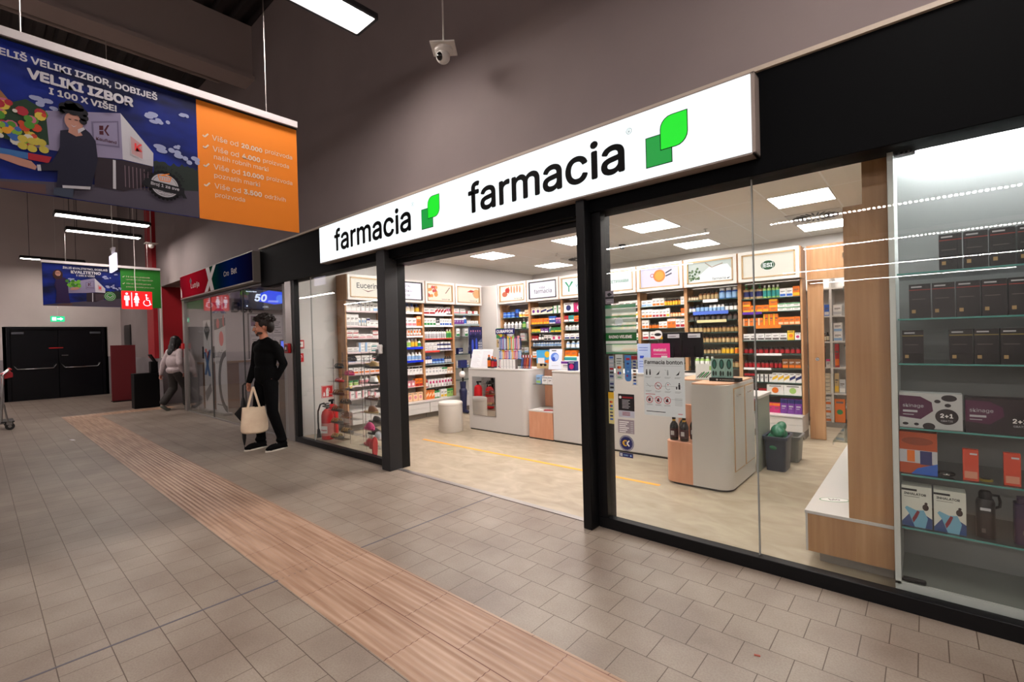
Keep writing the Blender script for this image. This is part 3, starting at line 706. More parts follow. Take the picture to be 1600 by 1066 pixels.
def small_signs():
    t = thing('toilet_sign', 'lit red hanging toilet sign with three white pictograms', 'sign', (-12.4, 2.267, 2.388))
    b = MB(); b.box(-.04, .04, -.25, .25, -.185, .185, mat('lit_red', '#f0181c', .5, emit=1.1)); b.obj('lightbox', t, .004)
    M = FR((.0406, -.25, -.185), (0, 1, 0), (0, 0, 1)); p = mat('lit_pinkish_white', '#ffe6f4', .5, emit=1.6); b = MB()
    for cx in (.075, .235): b.poly(circ(cx, .31, .022, 14), p, M)
    b.poly([(.035, .27), (.115, .27), (.12, .18), (.10, .18), (.098, .23), (.095, .06), (.078, .06), (.078, .15), (.072, .15), (.072, .06), (.055, .06), (.052, .23), (.05, .18), (.03, .18)], p, M)
    b.poly(rect(.148, .04, .160, .34), p, M)
    b.poly([(.215, .28), (.255, .28), (.285, .19), (.27, .185), (.262, .2), (.275, .13), (.255, .13), (.255, .06), (.24, .06), (.24, .13), (.23, .13), (.23, .06), (.215, .06), (.215, .13), (.195, .13), (.208, .2), (.2, .185), (.185, .19)], p, M)
    b.poly(circ(.40, .295, .018, 12), p, M); stroke(b, [(.40, .27), (.405, .19), (.45, .185), (.465, .10), (.485, .10)], .016, p, M); stroke(b, [(.40, .235), (.44, .232)], .012, p, M); stroke(b, circ(.41, .13, .06, 16, a0=2.2, a1=6.1), .013, p, M)
    b.obj('pictograms', t)
    b = MB(); b.tube([(0, -.02, .18), (0.01, -.03, .5), (0, -.02, .8), (0, -.04, 4.05)], .006, WHITE2); b.obj('cable', t)
    t = thing('exit_sign', 'small lit green emergency exit sign above the dark doors', 'sign', (-18.0, 1.53, 2.245))
    b = MB(); b.box(-.03, .03, -.14, .14, -.075, .075, mat('lit_green', '#18d890', .5, emit=1.2)); b.obj('lightbox', t, .004)
    M = FR((.0306, -.14, -.075), (0, 1, 0), (0, 0, 1)); p = mat('lit_white', '#e8fff8', .5, emit=2.2); b = MB()
    b.poly(rect(.03, .03, .11, .12), p, M); b.poly([(.13, .06), (.19, .06), (.19, .03), (.25, .075), (.19, .12), (.19, .09), (.13, .09)], p, M); b.obj('pictogram', t)
    b = MB(); b.cyl((0, 0, .07), (0, 0, 4.2), .004, WHITE2, n=6); b.lathe([(.02, .3), (.02, .33)], WHITE2); b.obj('cable', t)
    t = thing('blade_sign', 'thin lit sign seen edge on, hanging above the toilet sign', 'sign', (-9.2, 1.41, 2.69))
    b = MB(); b.box(-.22, .22, -.014, .014, -.13, .12, mat('lit_violet_white', '#f0e6ff', .5, emit=2.0)); b.obj('lightbox', t, .003)
    b = MB(); b.prism([(-.09, 0), (.09, 0), (.0, -.09)], -.02, .02, WHITE2, Matrix.Translation((0, 0, .22)) @ Matrix.Rotation(PI / 2, 4, 'X')); b.obj('bracket', t); b = MB(); b.cyl((0, 0, .1), (0, 0, 3.83), .006, WHITE2, n=6); b.obj('cable', t)
    # ceiling camera
    t = thing('ceiling_camera', 'white dome camera on a square plate hanging in front of the wall', 'camera', (-2.94, 2.6, 3.79))
    b = MB(); b.box(-.1, .1, -.1, .1, -.006, .006, WHITE2, Matrix.Rotation(.7, 4, 'Z')); b.obj('plate', t, .002)
    b = MB(); b.lathe([(.075, -.006), (.075, -.03), (.06, -.045), (.04, -.05)][::-1], WHITE2, n=20); b.ell((0, -.01, -.075), (.058, .058, .055), WHITE2); b.obj('housing', t)
    b = MB(); b.ell((.005, -.045, -.085), (.032, .03, .036), mat('lens_black', '#08080a', .1)); b.obj('lens', t)
    b = MB(); b.cyl((0, 0, .006), (0, 0, 2.65), .007, WHITE2, n=8); b.obj('rod', t)
    t = thing('ceiling_camera', 'small white camera on a rod near the red pilaster', 'camera', (-13.2, 2.7, 3.75))
    b = MB(); b.box(-.12, .12, -.12, .12, -.006, .006, WHITE2); b.ell((0, 0, -.05), (.06, .06, .06), WHITE2); b.cyl((0, 0, 0), (0, 0, 2.69), .012, WHITE2, n=8); b.obj('housing', t)
small_signs()
# ================================================================== SHELVING
def run_frame(run):
    # returns function s,depth -> world xy, and rotation. run A: left wall, facing +x; run B: back, facing -y
    if run == 'A': return (lambda s, d: (-6.80 - d, s)), PI / 2
    return (lambda s, d: (s, 6.92 + d)), 0.0
def shelf_unit(run, s0, w, zs, label, glass, rails, backc, sides=(1, 1)):
    f, rz = run_frame(run); x, y = f(s0, 0)
    t = thing('shelving_unit', label, 'shelving unit', (x, y, 0), rz, 'wooden shelving units around the shop')
    for k, on in enumerate(sides):
        if not on: continue
        b = MB(); xx = 0 if k == 0 else w - .022
        b.box(xx, xx + .022, 0, .27, .313, 2.05, WOOD); b.obj('side_panel', t)
    b = MB(); b.box(.022, w - .022, .262, .27, .313, 2.05, backc); b.obj('back_panel', t)
    for i, z in enumerate(zs):
        if z < .34: continue
        b = MB(); gm = SHELFGLASS if glass else WHITE
        b.box(.023, w - .023, .004, .26, z - .009, z, gm)
        if glass: b.box(.023, w - .023, .0, .004, z - .011, z, mat('glass_edge', '#3f5a52', .2))
        s = b.obj('shelf', t)
        rc = rails.get(i)
        if rc:
            c, hh, x0, x1, tx = rc
            r = MB(); r.box(.023 + x0 * (w - .046), .023 + x1 * (w - .046), -.006, -.001, z - hh, z + .004, c)
            if tx: r.text(tx, FR((.023 + (x0 + x1) / 2 * (w - .046), -.0067, z - hh * .75), (1, 0, 0), (0, 0, 1)), WHITE, h=hh * .5, align='c')
            r.obj('price_rail', s)
    return t
def base_unit(run, s0, w, top, label):
    f, rz = run_frame(run); x, y = f(s0, 0)
    t = thing('base_cabinet', label, 'cabinet', (x, y, 0), rz, 'white drawer cabinets below the shelves')
    b = MB(); b.box(.003, w - .003, -.02, .26, .0, .1, mat('grey_plinth', '#8a837c', .5)); b.obj('plinth', t)
    b = MB(); b.box(.003, w - .003, -.11, .26, .1, top - .022, WHITE); b.obj('cabinet_body', t)
    b = MB(); b.box(.0, w, -.135, .26, top - .022, top - .0015, WHITE); b.obj('worktop', t, .002)
    h = (top - .13) / 2
    for i in range(2):
        b = MB(); b.box(.005, w - .005, -.128, -.11, .104 + i * h, .104 + (i + 1) * h - .004, WHITE); b.obj('drawer', t, .002)
    return t
def light_box(run, s0, w, label, art, frame='tan', emit=.95, col='#f6efe6'):
    f, rz = run_frame(run); x, y = f(s0, 0)
    z0, z1 = 2.055, 2.455
    t = thing('lightbox', label, 'lightbox', (x, y, z0), rz, 'lit picture boxes above the shelves'); H = z1 - z0
    b = MB(); b.box(.012, w - .012, -.075, .25, 0, .04, WHITE2); b.box(.012, w - .012, -.075, .25, H - .04, H, WHITE2); b.box(.012, .055, -.075, .25, .04, H - .04, WHITE2); b.box(w - .055, w - .012, -.075, .25, .04, H - .04, WHITE2); b.box(.05, w - .05, .0, .25, .04, H - .04, WHITE2)
    b.obj('casing', t, .002)
    fm = mat('tan_frame', '#b89a72', .45, .3) if frame == 'tan' else mat('black_frame', '#1c1a1c', .4)
    b = MB()
    a0, a1, c0, c1 = .056, w - .056, .042, H - .042
    b.box(a0, a1, -.078, -.04, c0, c0 + .016, fm); b.box(a0, a1, -.078, -.04, c1 - .016, c1, fm); b.box(a0, a0 + .016, -.078, -.04, c0, c1, fm); b.box(a1 - .016, a1, -.078, -.04, c0, c1, fm)
    b.obj('frame', t)
    b = MB(); b.box(a0 + .016, a1 - .016, -.052, -.04, c0 + .016, c1 - .016, mat('lit_' + col.strip('#'), col, .5, emit=emit))
    M = FR((a0 + .016, -.0526, c0 + .016), (1, 0, 0), (0, 0, 1)); art(b, M, a1 - a0 - .032, c1 - c0 - .032)
    b.obj('lit_panel', t)
    b = MB(); b.box(0, .012, -.06, .25, 0, H, WOOD); b.box(w - .012, w, -.06, .25, 0, H, WOOD); b.obj('side_strip', t)
def E(name, col, e=.7): return mat('glow_' + name, col, .5, emit=e + .1)
def art_euc(b, M, w, h):
    b.text('Eucerin', M, E('ink', '#2c2c48', .15), w=w * .62, x=w * .19, y=h * .48, bold=.01)
    b.poly([(w * .34, h * .43), (w * .52, h * .33), (w * .78, h * .44), (w * .52, h * .28)], E('red', '#a01030', .4), lay(M, 1))
def art_slogan(b, M, w, h):
    k = E('ink', '#2c2c48', .15)
    for i, s in enumerate(('PITAJ,', 'OČEKUJ', 'VIŠE')): b.text(s, M, k, h=h * .15, align='c', x=w * .5, y=h * (.72 - i * .27))
def fa(b, M, w, h): b.text('farmacia', lay(M, 3), E('ink', '#2c2c48', .15), w=w * .24, x=w * .58, y=h * .06); b.poly(rect(w * .86, h * .06, w * .9, h * .13), E('leaf_dark', '#305a28', .3), lay(M, 3))
def art_flower(b, M, w, h):
    r = random.Random(2); b.poly(rect(0, 0, w, h), E('peach_ground', '#fbe2cc', .85), M)
    for i in range(12): b.poly(circ(w * (.2 + .16 * math.cos(i)), h * (.55 + .3 * math.sin(i * 1.3)), .03, 10), E('coral', '#d8453a', .7) if i % 2 else E('orange', '#f0913a', .8), lay(M, 1 + i * .05))
    b.poly(circ(w * .34, h * .4, .045, 16), E('orange', '#f0913a', .8), lay(M, 2)); b.poly([(w * .72, h * .5), (w * .9, h * .9), (w * .95, h * .9), (w * .76, h * .48)], E('tan', '#b59a80', .6), lay(M, 1)); fa(b, M, w, h)
def art_petal(b, M, w, h):
    b.poly(rect(0, 0, w, h), E('peach_ground', '#fbe2cc', .85), M); b.poly(circ(w * .9, h * .6, .1, 16, .09), E('peach', '#f3b078', .8), lay(M, 1)); b.poly([(w * .45, h * .7), (w * .62, h * .85), (w * .8, h * .8), (w * .7, h * .68)], E('coral', '#d8453a', .7), lay(M, 2)); b.poly([(w * .7, h * .6), (w * .76, h * .75), (w * .72, h * .55)], E('tan', '#b59a80', .6), lay(M, 3)); fa(b, M, w, h)
def art_hands(b, M, w, h):
    b.poly(rect(0, 0, w, h), E('cream_ground', '#fceedd', .95), M)
    for i in range(5): b.poly(circ(w * (.35 + .12 * i), h * (.7 + .04 * (i % 2)), .022, 12, .07), E('skin', '#f0a27a', .8), lay(M, 1 + i * .1))
    b.poly(circ(w * .18, h * .45, .07, 14, .05), E('salmon', '#e0785a', .75), lay(M, 1)); b.poly(circ(w * .3, h * .7, .06, 14, .05), E('coral', '#d8453a', .7), lay(M, 2)); fa(b, M, w, h)
def art_vasa(b, M, w, h):
    k = E('grey_ink', '#55505c', .2); b.text('vaša', M, k, w=w * .22, x=w * .36, y=h * .58); b.text('farmacia', M, k, w=w * .68, x=w * .16, y=h * .28, bold=.005)
def art_sprout(b, M, w, h):
    g = E('sprout_green', '#2aa86a', .6); b.poly(rect(0, 0, w, h), E('cool_ground', '#e8f4f8', .95), M)
    b.poly([(w * .2, h * .2), (w * .24, h * .2), (w * .24, h * .5), (w * .2, h * .5)], g, lay(M, 1)); b.poly([(w * .2, h * .5), (w * .08, h * .8), (w * .14, h * .82), (w * .24, h * .5)], g, lay(M, 1)); b.poly([(w * .22, h * .5), (w * .32, h * .82), (w * .38, h * .78), (w * .26, h * .5)], g, lay(M, 2))
    b.text('yasen', M, E('teal_ink', '#2a6a70', .3), w=w * .4, x=w * .45, y=h * .38)
def art_diet(b, M, w, h): b.text('DIETPHARM', M, E('sprout_green', '#2aa86a', .6), w=w * .62, x=w * .26, y=h * .42, bold=.01); b.poly(circ(w * .14, h * .48, .02, 12), E('sky', '#a8d8e8', .8), M)
def art_cup(b, M, w, h):
    b.poly(rect(0, 0, w, h), E('lilac_ground', '#e6dcf4', .95), M); b.poly(circ(w * .52, h * .5, .085, 24, .1), E('saucer', '#f4e6e4', .9), lay(M, 1)); b.poly(circ(w * .5, h * .56, .095, 24), E('orange', '#f0913a', .8), lay(M, 2)); b.poly(circ(w * .5, h * .56, .07, 24), E('amber', '#f5b040', .8), lay(M, 3)); ring(b, w * .31, h * .6, .03, .01, E('coral', '#d8453a', .7), lay(M, 2))
    for i in (0, 1): b.poly([(w * .66, h * (.7 - .16 * i)), (w * .82, h * (.86 - .2 * i)), (w * .83, h * (.8 - .2 * i)), (w * .67, h * (.64 - .16 * i))], E('ink', '#2c2c48', .15), lay(M, 3))
def art_herb(b, M, w, h):
    b.poly(rect(0, 0, w, h), E('pale_sage', '#d8dcd4', .8), M); b.poly([(w * .1, h * .1), (w * .5, h * .75), (w * .9, h * .8), (w, h * .5), (w, 0), (0, 0)], E('cloth_white', '#f8f6f4', .95), lay(M, 1))
    r = random.Random(5)
    for i in range(26): b.poly(circ(w * (.03 + .24 * r.random()), h * (.12 + .62 * r.random() * (1 - i / 60)), .016, 8), E('herb_dark', '#3f6a34', .5) if i % 2 else E('herb_light', '#86a070', .5), lay(M, 2 + i * .03))
    stroke(b, [(w * .4, h * .95), (w * .55, h * .7), (w * .8, h * .85)], .012, E('tan', '#b59a80', .6), lay(M, 2)); b.text('farmacia', lay(M, 3), E('ink', '#2c2c48', .15), w=w * .3, x=w * .56, y=h * .06); b.poly([(w * .88, h * .1), (w * .91, h * .06), (w * .96, h * .15)], E('ink', '#2c2c48', .15), lay(M, 3))
def art_esi(b, M, w, h):
    g = E('deep_green', '#1f6a3a', .35); b.poly(circ(w * .5, h * .5, .085, 28, .06), g, M); ring(b, w * .5, h * .5, .07, .004, E('cloth_white', '#f8f6f4', .95), lay(M, 1)); b.text('ESI', lay(M, 2), E('cloth_white', '#f8f6f4', .95), h=.055, align='c', x=w * .5, y=h * .5 - .027, bold=.03)

# ------------------------------------------------------------------ products
PC = {}
def prod(kind, w, h, body, acc, st=0):
    k = (kind, w, h, body, acc, st)
    if k in PC: return PC[k]
    b = MB(); B = cm(body); A = cm(acc); ink = cm('d') if body not in 'knjav' else cm('s')
    if kind == 'box':
        d = min(.07, w * .8); b.box(-w / 2, w / 2, 0, d, 0, h, B); M = FR((-w / 2, -.0006, 0), (1, 0, 0), (0, 0, 1))
        if st == 0: b.poly(rect(.004, h * .08, w - .004, h * .36), A, M); b.poly(rect(w * .15, h * .62, w * .85, h * .70), ink, M); b.poly(rect(w * .15, h * .52, w * .6, h * .56), ink, M)
        elif st == 1: b.poly(rect(.0, h * .70, w, h * .96), A, M); b.poly(rect(w * .2, h * .45, w * .8, h * .54), ink, M); b.poly(rect(w * .2, h * .32, w * .65, h * .36), ink, M)
        elif st == 2: b.poly(rect(w * .0, 0, w * .3, h), A, M); b.poly(rect(w * .4, h * .55, w * .9, h * .66), ink, M); b.poly(rect(w * .4, h * .4, w * .75, h * .45), ink, M)
        elif st == 3: b.poly(circ(w / 2, h * .45, min(w, h) * .3, 14), A, M); b.poly(rect(w * .15, h * .82, w * .85, h * .9), ink, M)
        else: b.poly([(0, h * .2), (w, h * .5), (w, h * .8), (0, h * .5)], A, M); b.poly(rect(w * .1, h * .85, w * .7, h * .92), ink, M)
    elif kind == 'bottle':
        r = w / 2; b.lathe([(r * .92, 0), (r, h * .03), (r, h * .68), (r * .8, h * .76), (r * .45, h * .80), (r * .45, h * .84)], B, Matrix.Translation((0, r, 0)), 12)
        b.lathe([(r * 1.015, h * .12), (r * 1.015, h * .58)], A, Matrix.Translation((0, r, 0)), 12); b.lathe([(r * .52, h * .83), (r * .52, h), (r * .0001, h)], cm({0: 'w', 1: 'k', 2: 'g', 3: 'b', 4: 'o'}[st]), Matrix.Translation((0, r, 0)), 10)
    elif kind == 'pill':
        r = w / 2; b.lathe([(r * .92, 0), (r, h * .03), (r, h * .66), (r * .7, h * .76), (r * .7, h * .78)], B, Matrix.Translation((0, r, 0)), 12)
        b.lathe([(r * 1.015, h * .08), (r * 1.015, h * .60)], A, Matrix.Translation((0, r, 0)), 12); b.lathe([(r * .8, h * .76), (r * .8, h * .98), (r * .7, h), (r * .0001, h)], cm({0: 'w', 1: 'k', 2: 'g', 3: 'b', 4: 'o'}[st]), Matrix.Translation((0, r, 0)), 12)
    elif kind == 'jar':
        r = w / 2; b.lathe([(r * .9, 0), (r, h * .05), (r, h * .62), (r * .9, h * .68)], B, Matrix.Translation((0, r, 0)), 14); b.lathe([(r * 1.02, h * .15), (r * 1.02, h * .52)], A, Matrix.Translation((0, r, 0)), 14)
        b.lathe([(r * .97, h * .66), (r * .97, h), (r * .0001, h)], cm({0: 'w', 1: 'k', 2: 'g', 3: 'b', 4: 'o'}[st]), Matrix.Translation((0, r, 0)), 14)
    elif kind == 'pump':
        r = w / 2; b.lathe([(r * .95, 0), (r, h * .03), (r, h * .62), (r * .4, h * .70)], B, Matrix.Translation((0, r, 0)), 12, 1, .8); b.lathe([(r * 1.02, h * .15), (r * 1.02, h * .5)], A, Matrix.Translation((0, r, 0)), 12, 1, .8)
        c = cm({0: 'w', 1: 'k', 2: 'g', 3: 'b', 4: 'o'}[st]); b.lathe([(r * .4, h * .69), (r * .4, h * .78), (r * .12, h * .8), (r * .12, h * .94), (r * .3, h * .95), (r * .3, h), (.0001, h)], c, Matrix.Translation((0, r, 0)), 10); b.box(-r * .8, 0, r - .004, r + .004, h * .95, h, c)
    elif kind == 'tube':
        vs = []; n = 12
        for i, (z, sx, sy) in enumerate(((h * .16, .42, .42), (h * .2, .5, .42), (h * .6, .5, .3), (h, .5, .03))):
            vs += [(w * sx * math.cos(2 * PI * j / n), w * .4 + w * sy * math.sin(2 * PI * j / n), z) for j in range(n)]
        fs = [(i * n + j, i * n + (j + 1) % n, (i + 1) * n + (j + 1) % n, (i + 1) * n + j) for i in range(3) for j in range(n)] + [tuple(3 * n + j for j in range(n))]
        b.add(vs, fs, B); b.lathe([(w * .34, 0), (w * .38, h * .17), (.0001, h * .17)], cm({0: 'w', 1: 'k', 2: 'g', 3: 'b', 4: 'o'}[st]), Matrix.Translation((0, w * .4, 0)), 12)
        b.poly(rect(-w * .3, h * .45, w * .3, h * .75), A, FR((0, w * .4 - w * .36, 0), (1, 0, 0), (0, 0, 1)))
    PC[k] = b.mesh({'box': 'carton', 'pill': 'pill_bottle'}.get(kind, kind))
    return PC[k]
NAME = {'box': ('carton', 'box'), 'bottle': ('bottle', 'bottle'), 'pill': ('pill_bottle', 'bottle'), 'jar': ('jar', 'jar'), 'pump': ('pump_bottle', 'bottle'), 'tube': ('cream_tube', 'tube')}
def fill(run, s0, w, z, shelf, panel, rows, lo=.03, hi=None, maxh=None):
    """rows: (n, kind, w, h, body, accent, style, desc, stack)"""
    f, rz = run_frame(run); hi = hi or w - .03
    items = []
    for r in rows:
        n, kind, pw, ph, bc, ac, st, desc = r[:8]; stack = r[8] if len(r) > 8 else 1
        for i in range(n): items.append((kind, pw, ph, bc, ac, st, desc, stack))
    tot = sum(i[1] for i in items); avail = hi - lo
    gap = (avail - tot) / max(1, len(items))
    sc = 1.0; hs = 1.0
    if gap > .008:
        sc = min(1.22, (avail - .006 * len(items)) / tot); gap = (avail - tot * sc) / len(items)
    if gap < .003:
        sc = (avail - .003 * len(items)) / tot; gap = .003
    cnt = {}; x = lo + gap / 2
    for kind, pw, ph, bc, ac, st, desc, stack in items:
        pw2 = round(pw * sc, 4); me = prod(kind, pw2, ph, bc, ac, st)
        cnt[desc] = cnt.get(desc, 0) + 1
        total = sum(1 for i in items if i[6] == desc)
        for k in range(stack):
            if maxh and ph * (k + 1) > maxh: continue
            o = bpy.data.objects.new(NAME[kind][0], me); COL.objects.link(o)
            wx, wy = f(s0 + x + pw2 / 2, .018 + random.random() * .012)
            o.location = (wx, wy, z + ph * k + .0005 * k + .0003); o.rotation_euler = (0, 0, rz + (random.random() - .5) * .05)
            pre = ORD[cnt[desc]] + ' ' if total > 1 else ''
            post = ' from left' if total > 1 else ''
            lv = ('' if stack == 1 else ('lower ' if k == 0 else ('upper ' if k == stack - 1 else 'middle ')))
            tag(o, f'{lv}{pre}{desc}{post}, {shelf} under {panel}', NAME[kind][1], f'{NAME[kind][0].replace("_", " ")}s on the {shelf} under {panel}')
        x += pw2 + gap
SH = ['top shelf', 'second shelf', 'third shelf', 'fourth shelf', 'fifth shelf', 'sixth shelf', 'seventh shelf', 'eighth shelf']
UA = 3.90; WA = .72
UB = -6.36; WB = .742
PN = dict(A0='swoosh lightbox', A1='slogan lightbox', A2='red flower lightbox', A3='orange petal lightbox', B0='hands lightbox', B1='black framed lightbox', B2='green sprout lightbox', B3='green lettering lightbox', B4='teacup lightbox', B5='herb leaf lightbox', B6='green oval lightbox')
bl = mat('bright_blue_rail', '#0a30d0', .35); wr = mat('white_rail_strip', '#f0eeee', .4); rr_ = mat('red_rail', '#c0392f', .4); pk = mat('pinkish_rail', '#d8c4c6', .4); gy = mat('grey_rail', '#8b9a98', .4)
ZS = dict(A0=[1.886, 1.644, 1.456, 1.229, 1.063, .884, .699, .50], A1=[1.889, 1.643, 1.473, 1.271, 1.037, .792, .569], A2=[1.86, 1.655, 1.414, 1.192, .946, .754, .528], A3=[1.886, 1.681, 1.44, 1.1, .83, .6],
          B0=[1.783, 1.56, 1.33, 1.1, .85, .6], B1=[1.814, 1.625, 1.47, 1.328, 1.214, 1.0, .8, .58], B2=[1.815, 1.646, 1.499, 1.34, 1.18, 1.0, .8, .58], B3=[1.815, 1.65, 1.48, 1.31, 1.13, .95, .75, .55], B4=[1.819, 1.645, 1.479, 1.31, 1.14, .95, .75, .55], B5=[1.863, 1.695, 1.57, 1.397, 1.246, 1.09, .896, .7, .52], B6=[1.83, 1.649, 1.467, 1.269, 1.092, .9, .715, .551])
RAIL = dict(A0={i: (pk, .022, 0, 1, None) for i in range(8)}, A1={0: (wr, .03, 0, 1, None), 1: (wr, .03, 0, 1, None), 2: (wr, .03, 0, 1, None), 3: (bl, .035, 0, 1, None), 4: (bl, .035, 0, 1, None)}, A2={0: (wr, .025, 0, 1, None), 1: (wr, .025, 0, 1, None), 2: (rr_, .018, 0, 1, None), 3: (rr_, .03, 0, .5, None), 4: (gy, .015, 0, 1, None)}, A3={0: (gy, .03, 0, 1, None), 1: (gy, .03, 0, 1, None)},
            B5={0: (wr, .04, .33, .62, None), 1: (mat('blue_banner', '#4a6ac8', .4), .045, .12, .82, None), 2: (mat('straw_banner', '#d8cc9a', .4), .035, .2, .78, None)}, B6={2: (mat('orange_strip', '#d87a20', .4), .04, .25, .68, None), 1: (mat('violet_strip', '#5a2a9a', .4), .03, .02, .36, None), 4: (wr, .025, .22, .68, None), 5: (wr, .025, .02, .5, None)}, B0={}, B1={1: (mat('dark_rail', '#2a2826', .4), .03, 0, 1, None), 2: (mat('dark_rail'), .02, 0, 1, None), 3: (mat('dark_rail'), .02, 0, 1, None), 4: (mat('dark_rail'), .03, 0, 1, None)}, B2={}, B3={}, B4={})
R = {}
R['A0'] = [[(2, 'box', .085, .17, 'w', 'w', 0, 'tall white carton'), (1, 'box', .06, .17, 'w', 'n', 1, 'navy topped carton'), (3, 'box', .07, .165, 'w', 's', 2, 'grey sided carton'), (2, 'box', .09, .14, 'w', 'e', 0, 'pale blue banded carton')],
           [(3, 'box', .07, .19, 'w', 's', 0, 'tall white carton'), (3, 'tube', .045, .13, 'w', 'e', 0, 'white tube'), (1, 'box', .06, .13, 'w', 'n', 1, 'navy topped carton'), (3, 'box', .085, .10, 'w', 's', 1, 'white carton')],
           [(2, 'box', .10, .065, 'w', 'r', 0, 'red striped carton', 2), (2, 'box', .12, .06, 'w', 'p', 0, 'pink striped carton'), (2, 'box', .10, .06, 'w', 'r', 1, 'red topped carton', 2)],
           [(2, 'box', .10, .08, 'w', 's', 0, 'white carton'), (2, 'box', .11, .05, 'w', 'e', 2, 'pale blue carton', 3), (2, 'box', .12, .07, 'w', 't', 0, 'teal banded carton', 2)],
           [(1, 'box', .12, .04, 'b', 'w', 0, 'blue carton'), (3, 'box', .09, .11, 'w', 's', 0, 'white carton'), (3, 'box', .07, .06, 'w', 'p', 1, 'pink carton')],
           [(7, 'box', .07, .10, 'w', 'o', 0, 'orange based carton')], [(2, 'jar', .07, .08, 'c', 'l', 2, 'green lidded jar'), (4, 'bottle', .055, .13, 'w', 'p', 0, 'pink bottle'), (1, 'box', .08, .12, 'y', 'o', 0, 'yellow carton')],
           [(6, 'box', .08, .11, 'w', 'p', 2, 'white pink carton')]]
R['A1'] = [[(2, 'box', .09, .13, 'w', 'k', 3, 'white grey carton'), (3, 'pump', .07, .19, 'w', 'c', 3, 'pale pump bottle'), (1, 'pump', .08, .19, 'q', 'y', 3, 'golden pump bottle')],
           [(3, 'box', .07, .15, 'w', 'm', 2, 'magenta edged carton'), (3, 'box', .075, .15, 'w', 'p', 0, 'pink banded carton'), (1, 'box', .08, .18, 'o', 'h', 1, 'orange carton')],
           [(11, 'tube', .05, .12, 'w', 'o', 4, 'orange capped tube')], [(6, 'bottle', .065, .15, 'w', 'l', 0, 'white green bottle'), (2, 'bottle', .07, .15, 'q', 'y', 0, 'golden bottle'), (1, 'bottle', .06, .13, 'w', 'g', 2, 'green capped bottle')],
           [(9, 'bottle', .062, .14, 'w', 'e', 0, 'white blue bottle')], [(2, 'box', .06, .15, 'w', 's', 1, 'narrow white carton'), (3, 'bottle', .055, .15, 'w', 's', 0, 'white bottle'), (5, 'box', .07, .14, 'w', 'k', 1, 'dark topped white carton')],
           [(1, 'bottle', .06, .12, 'r', 'w', 0, 'red bottle'), (5, 'box', .07, .11, 'p', 'w', 3, 'pink carton'), (2, 'box', .07, .14, 'o', 'r', 0, 'coral carton')], [(2, 'bottle', .07, .14, 'w', 's', 0, 'white bottle'), (4, 'box', .08, .15, 'h', 'p', 3, 'peach pink carton')]]
R['A2'] = [[(2, 'box', .13, .12, 'w', 'r', 0, 'wide red based carton'), (4, 'box', .065, .14, 'w', 'r', 4, 'white red carton'), (2, 'tube', .05, .15, 'w', 'm', 1, 'white magenta tube')],
           [(4, 'box', .075, .14, 'w', 'g', 0, 'green based carton'), (1, 'box', .10, .14, 'k', 'w', 0, 'black carton'), (5, 'box', .06, .13, 'w', 'b', 0, 'blue based carton')],
           [(9, 'bottle', .055, .16, 'w', 's', 1, 'white grey bottle'), (2, 'bottle', .055, .17, 'l', 'g', 0, 'green bottle')],
           [(3, 'box', .085, .075, 'w', 's', 0, 'small white carton', 2), (4, 'jar', .08, .08, 'w', 'n', 0, 'white jar', 2)],
           [(3, 'bottle', .06, .15, 'n', 'w', 3, 'navy bottle'), (4, 'jar', .075, .09, 'n', 'e', 3, 'navy jar'), (3, 'bottle', .06, .13, 'k', 's', 1, 'dark bottle')],
           [(5, 'box', .085, .13, 'w', 's', 3, 'white square carton'), (2, 'box', .075, .12, 'w', 'g', 1, 'green topped carton'), (2, 'box', .07, .11, 'h', 'w', 0, 'peach carton')],
           [(1, 'bottle', .07, .15, 'r', 'w', 4, 'coral bottle'), (8, 'tube', .06, .14, 'w', 'm', 0, 'white pink tube')], [(3, 'box', .06, .16, 'o', 'h', 4, 'coral carton'), (2, 'bottle', .065, .17, 'g', 'w', 1, 'dark green bottle'), (2, 'box', .07, .15, 'w', 'y', 0, 'white yellow carton'), (2, 'box', .07, .15, 'l', 'g', 1, 'lime carton')]]
R['A3'] = [[(2, 'box', .11, .10, 'w', 'p', 0, 'white pink carton'), (2, 'box', .12, .06, 'w', 'r', 2, 'white red carton')], [(4, 'box', .06, .12, 'v', 'w', 1, 'mauve carton'), (1, 'bottle', .07, .17, 'w', 'b', 3, 'white blue bottle'), (3, 'box', .09, .07, 'w', 's', 0, 'flat white carton')],
           [(3, 'box', .07, .16, 'w', 'g', 0, 'white green carton')], [(2, 'box', .10, .12, 'n', 'w', 0, 'navy carton')], [(3, 'box', .08, .13, 'w', 'e', 0, 'pale blue carton')], []]
R['B0'] = [[(3, 'jar', .10, .11, 'e', 'b', 3, 'blue tub'), (1, 'jar', .11, .16, 'b', 'n', 3, 'tall blue tub'), (2, 'jar', .08, .10, 'c', 'y', 0, 'golden jar'), (1, 'box', .10, .13, 'h', 'o', 0, 'peach carton')],
           [(5, 'bottle', .06, .14, 'w', 's', 0, 'white bottle'), (1, 'pump', .065, .19, 'g', 'l', 0, 'green spray bottle'), (1, 'pump', .07, .19, 'w', 's', 0, 'white spray bottle')], [(2, 'box', .09, .07, 'w', 'p', 0, 'pink white carton', 2)], [(4, 'box', .08, .10, 'w', 'e', 0, 'pale carton')], [], []]
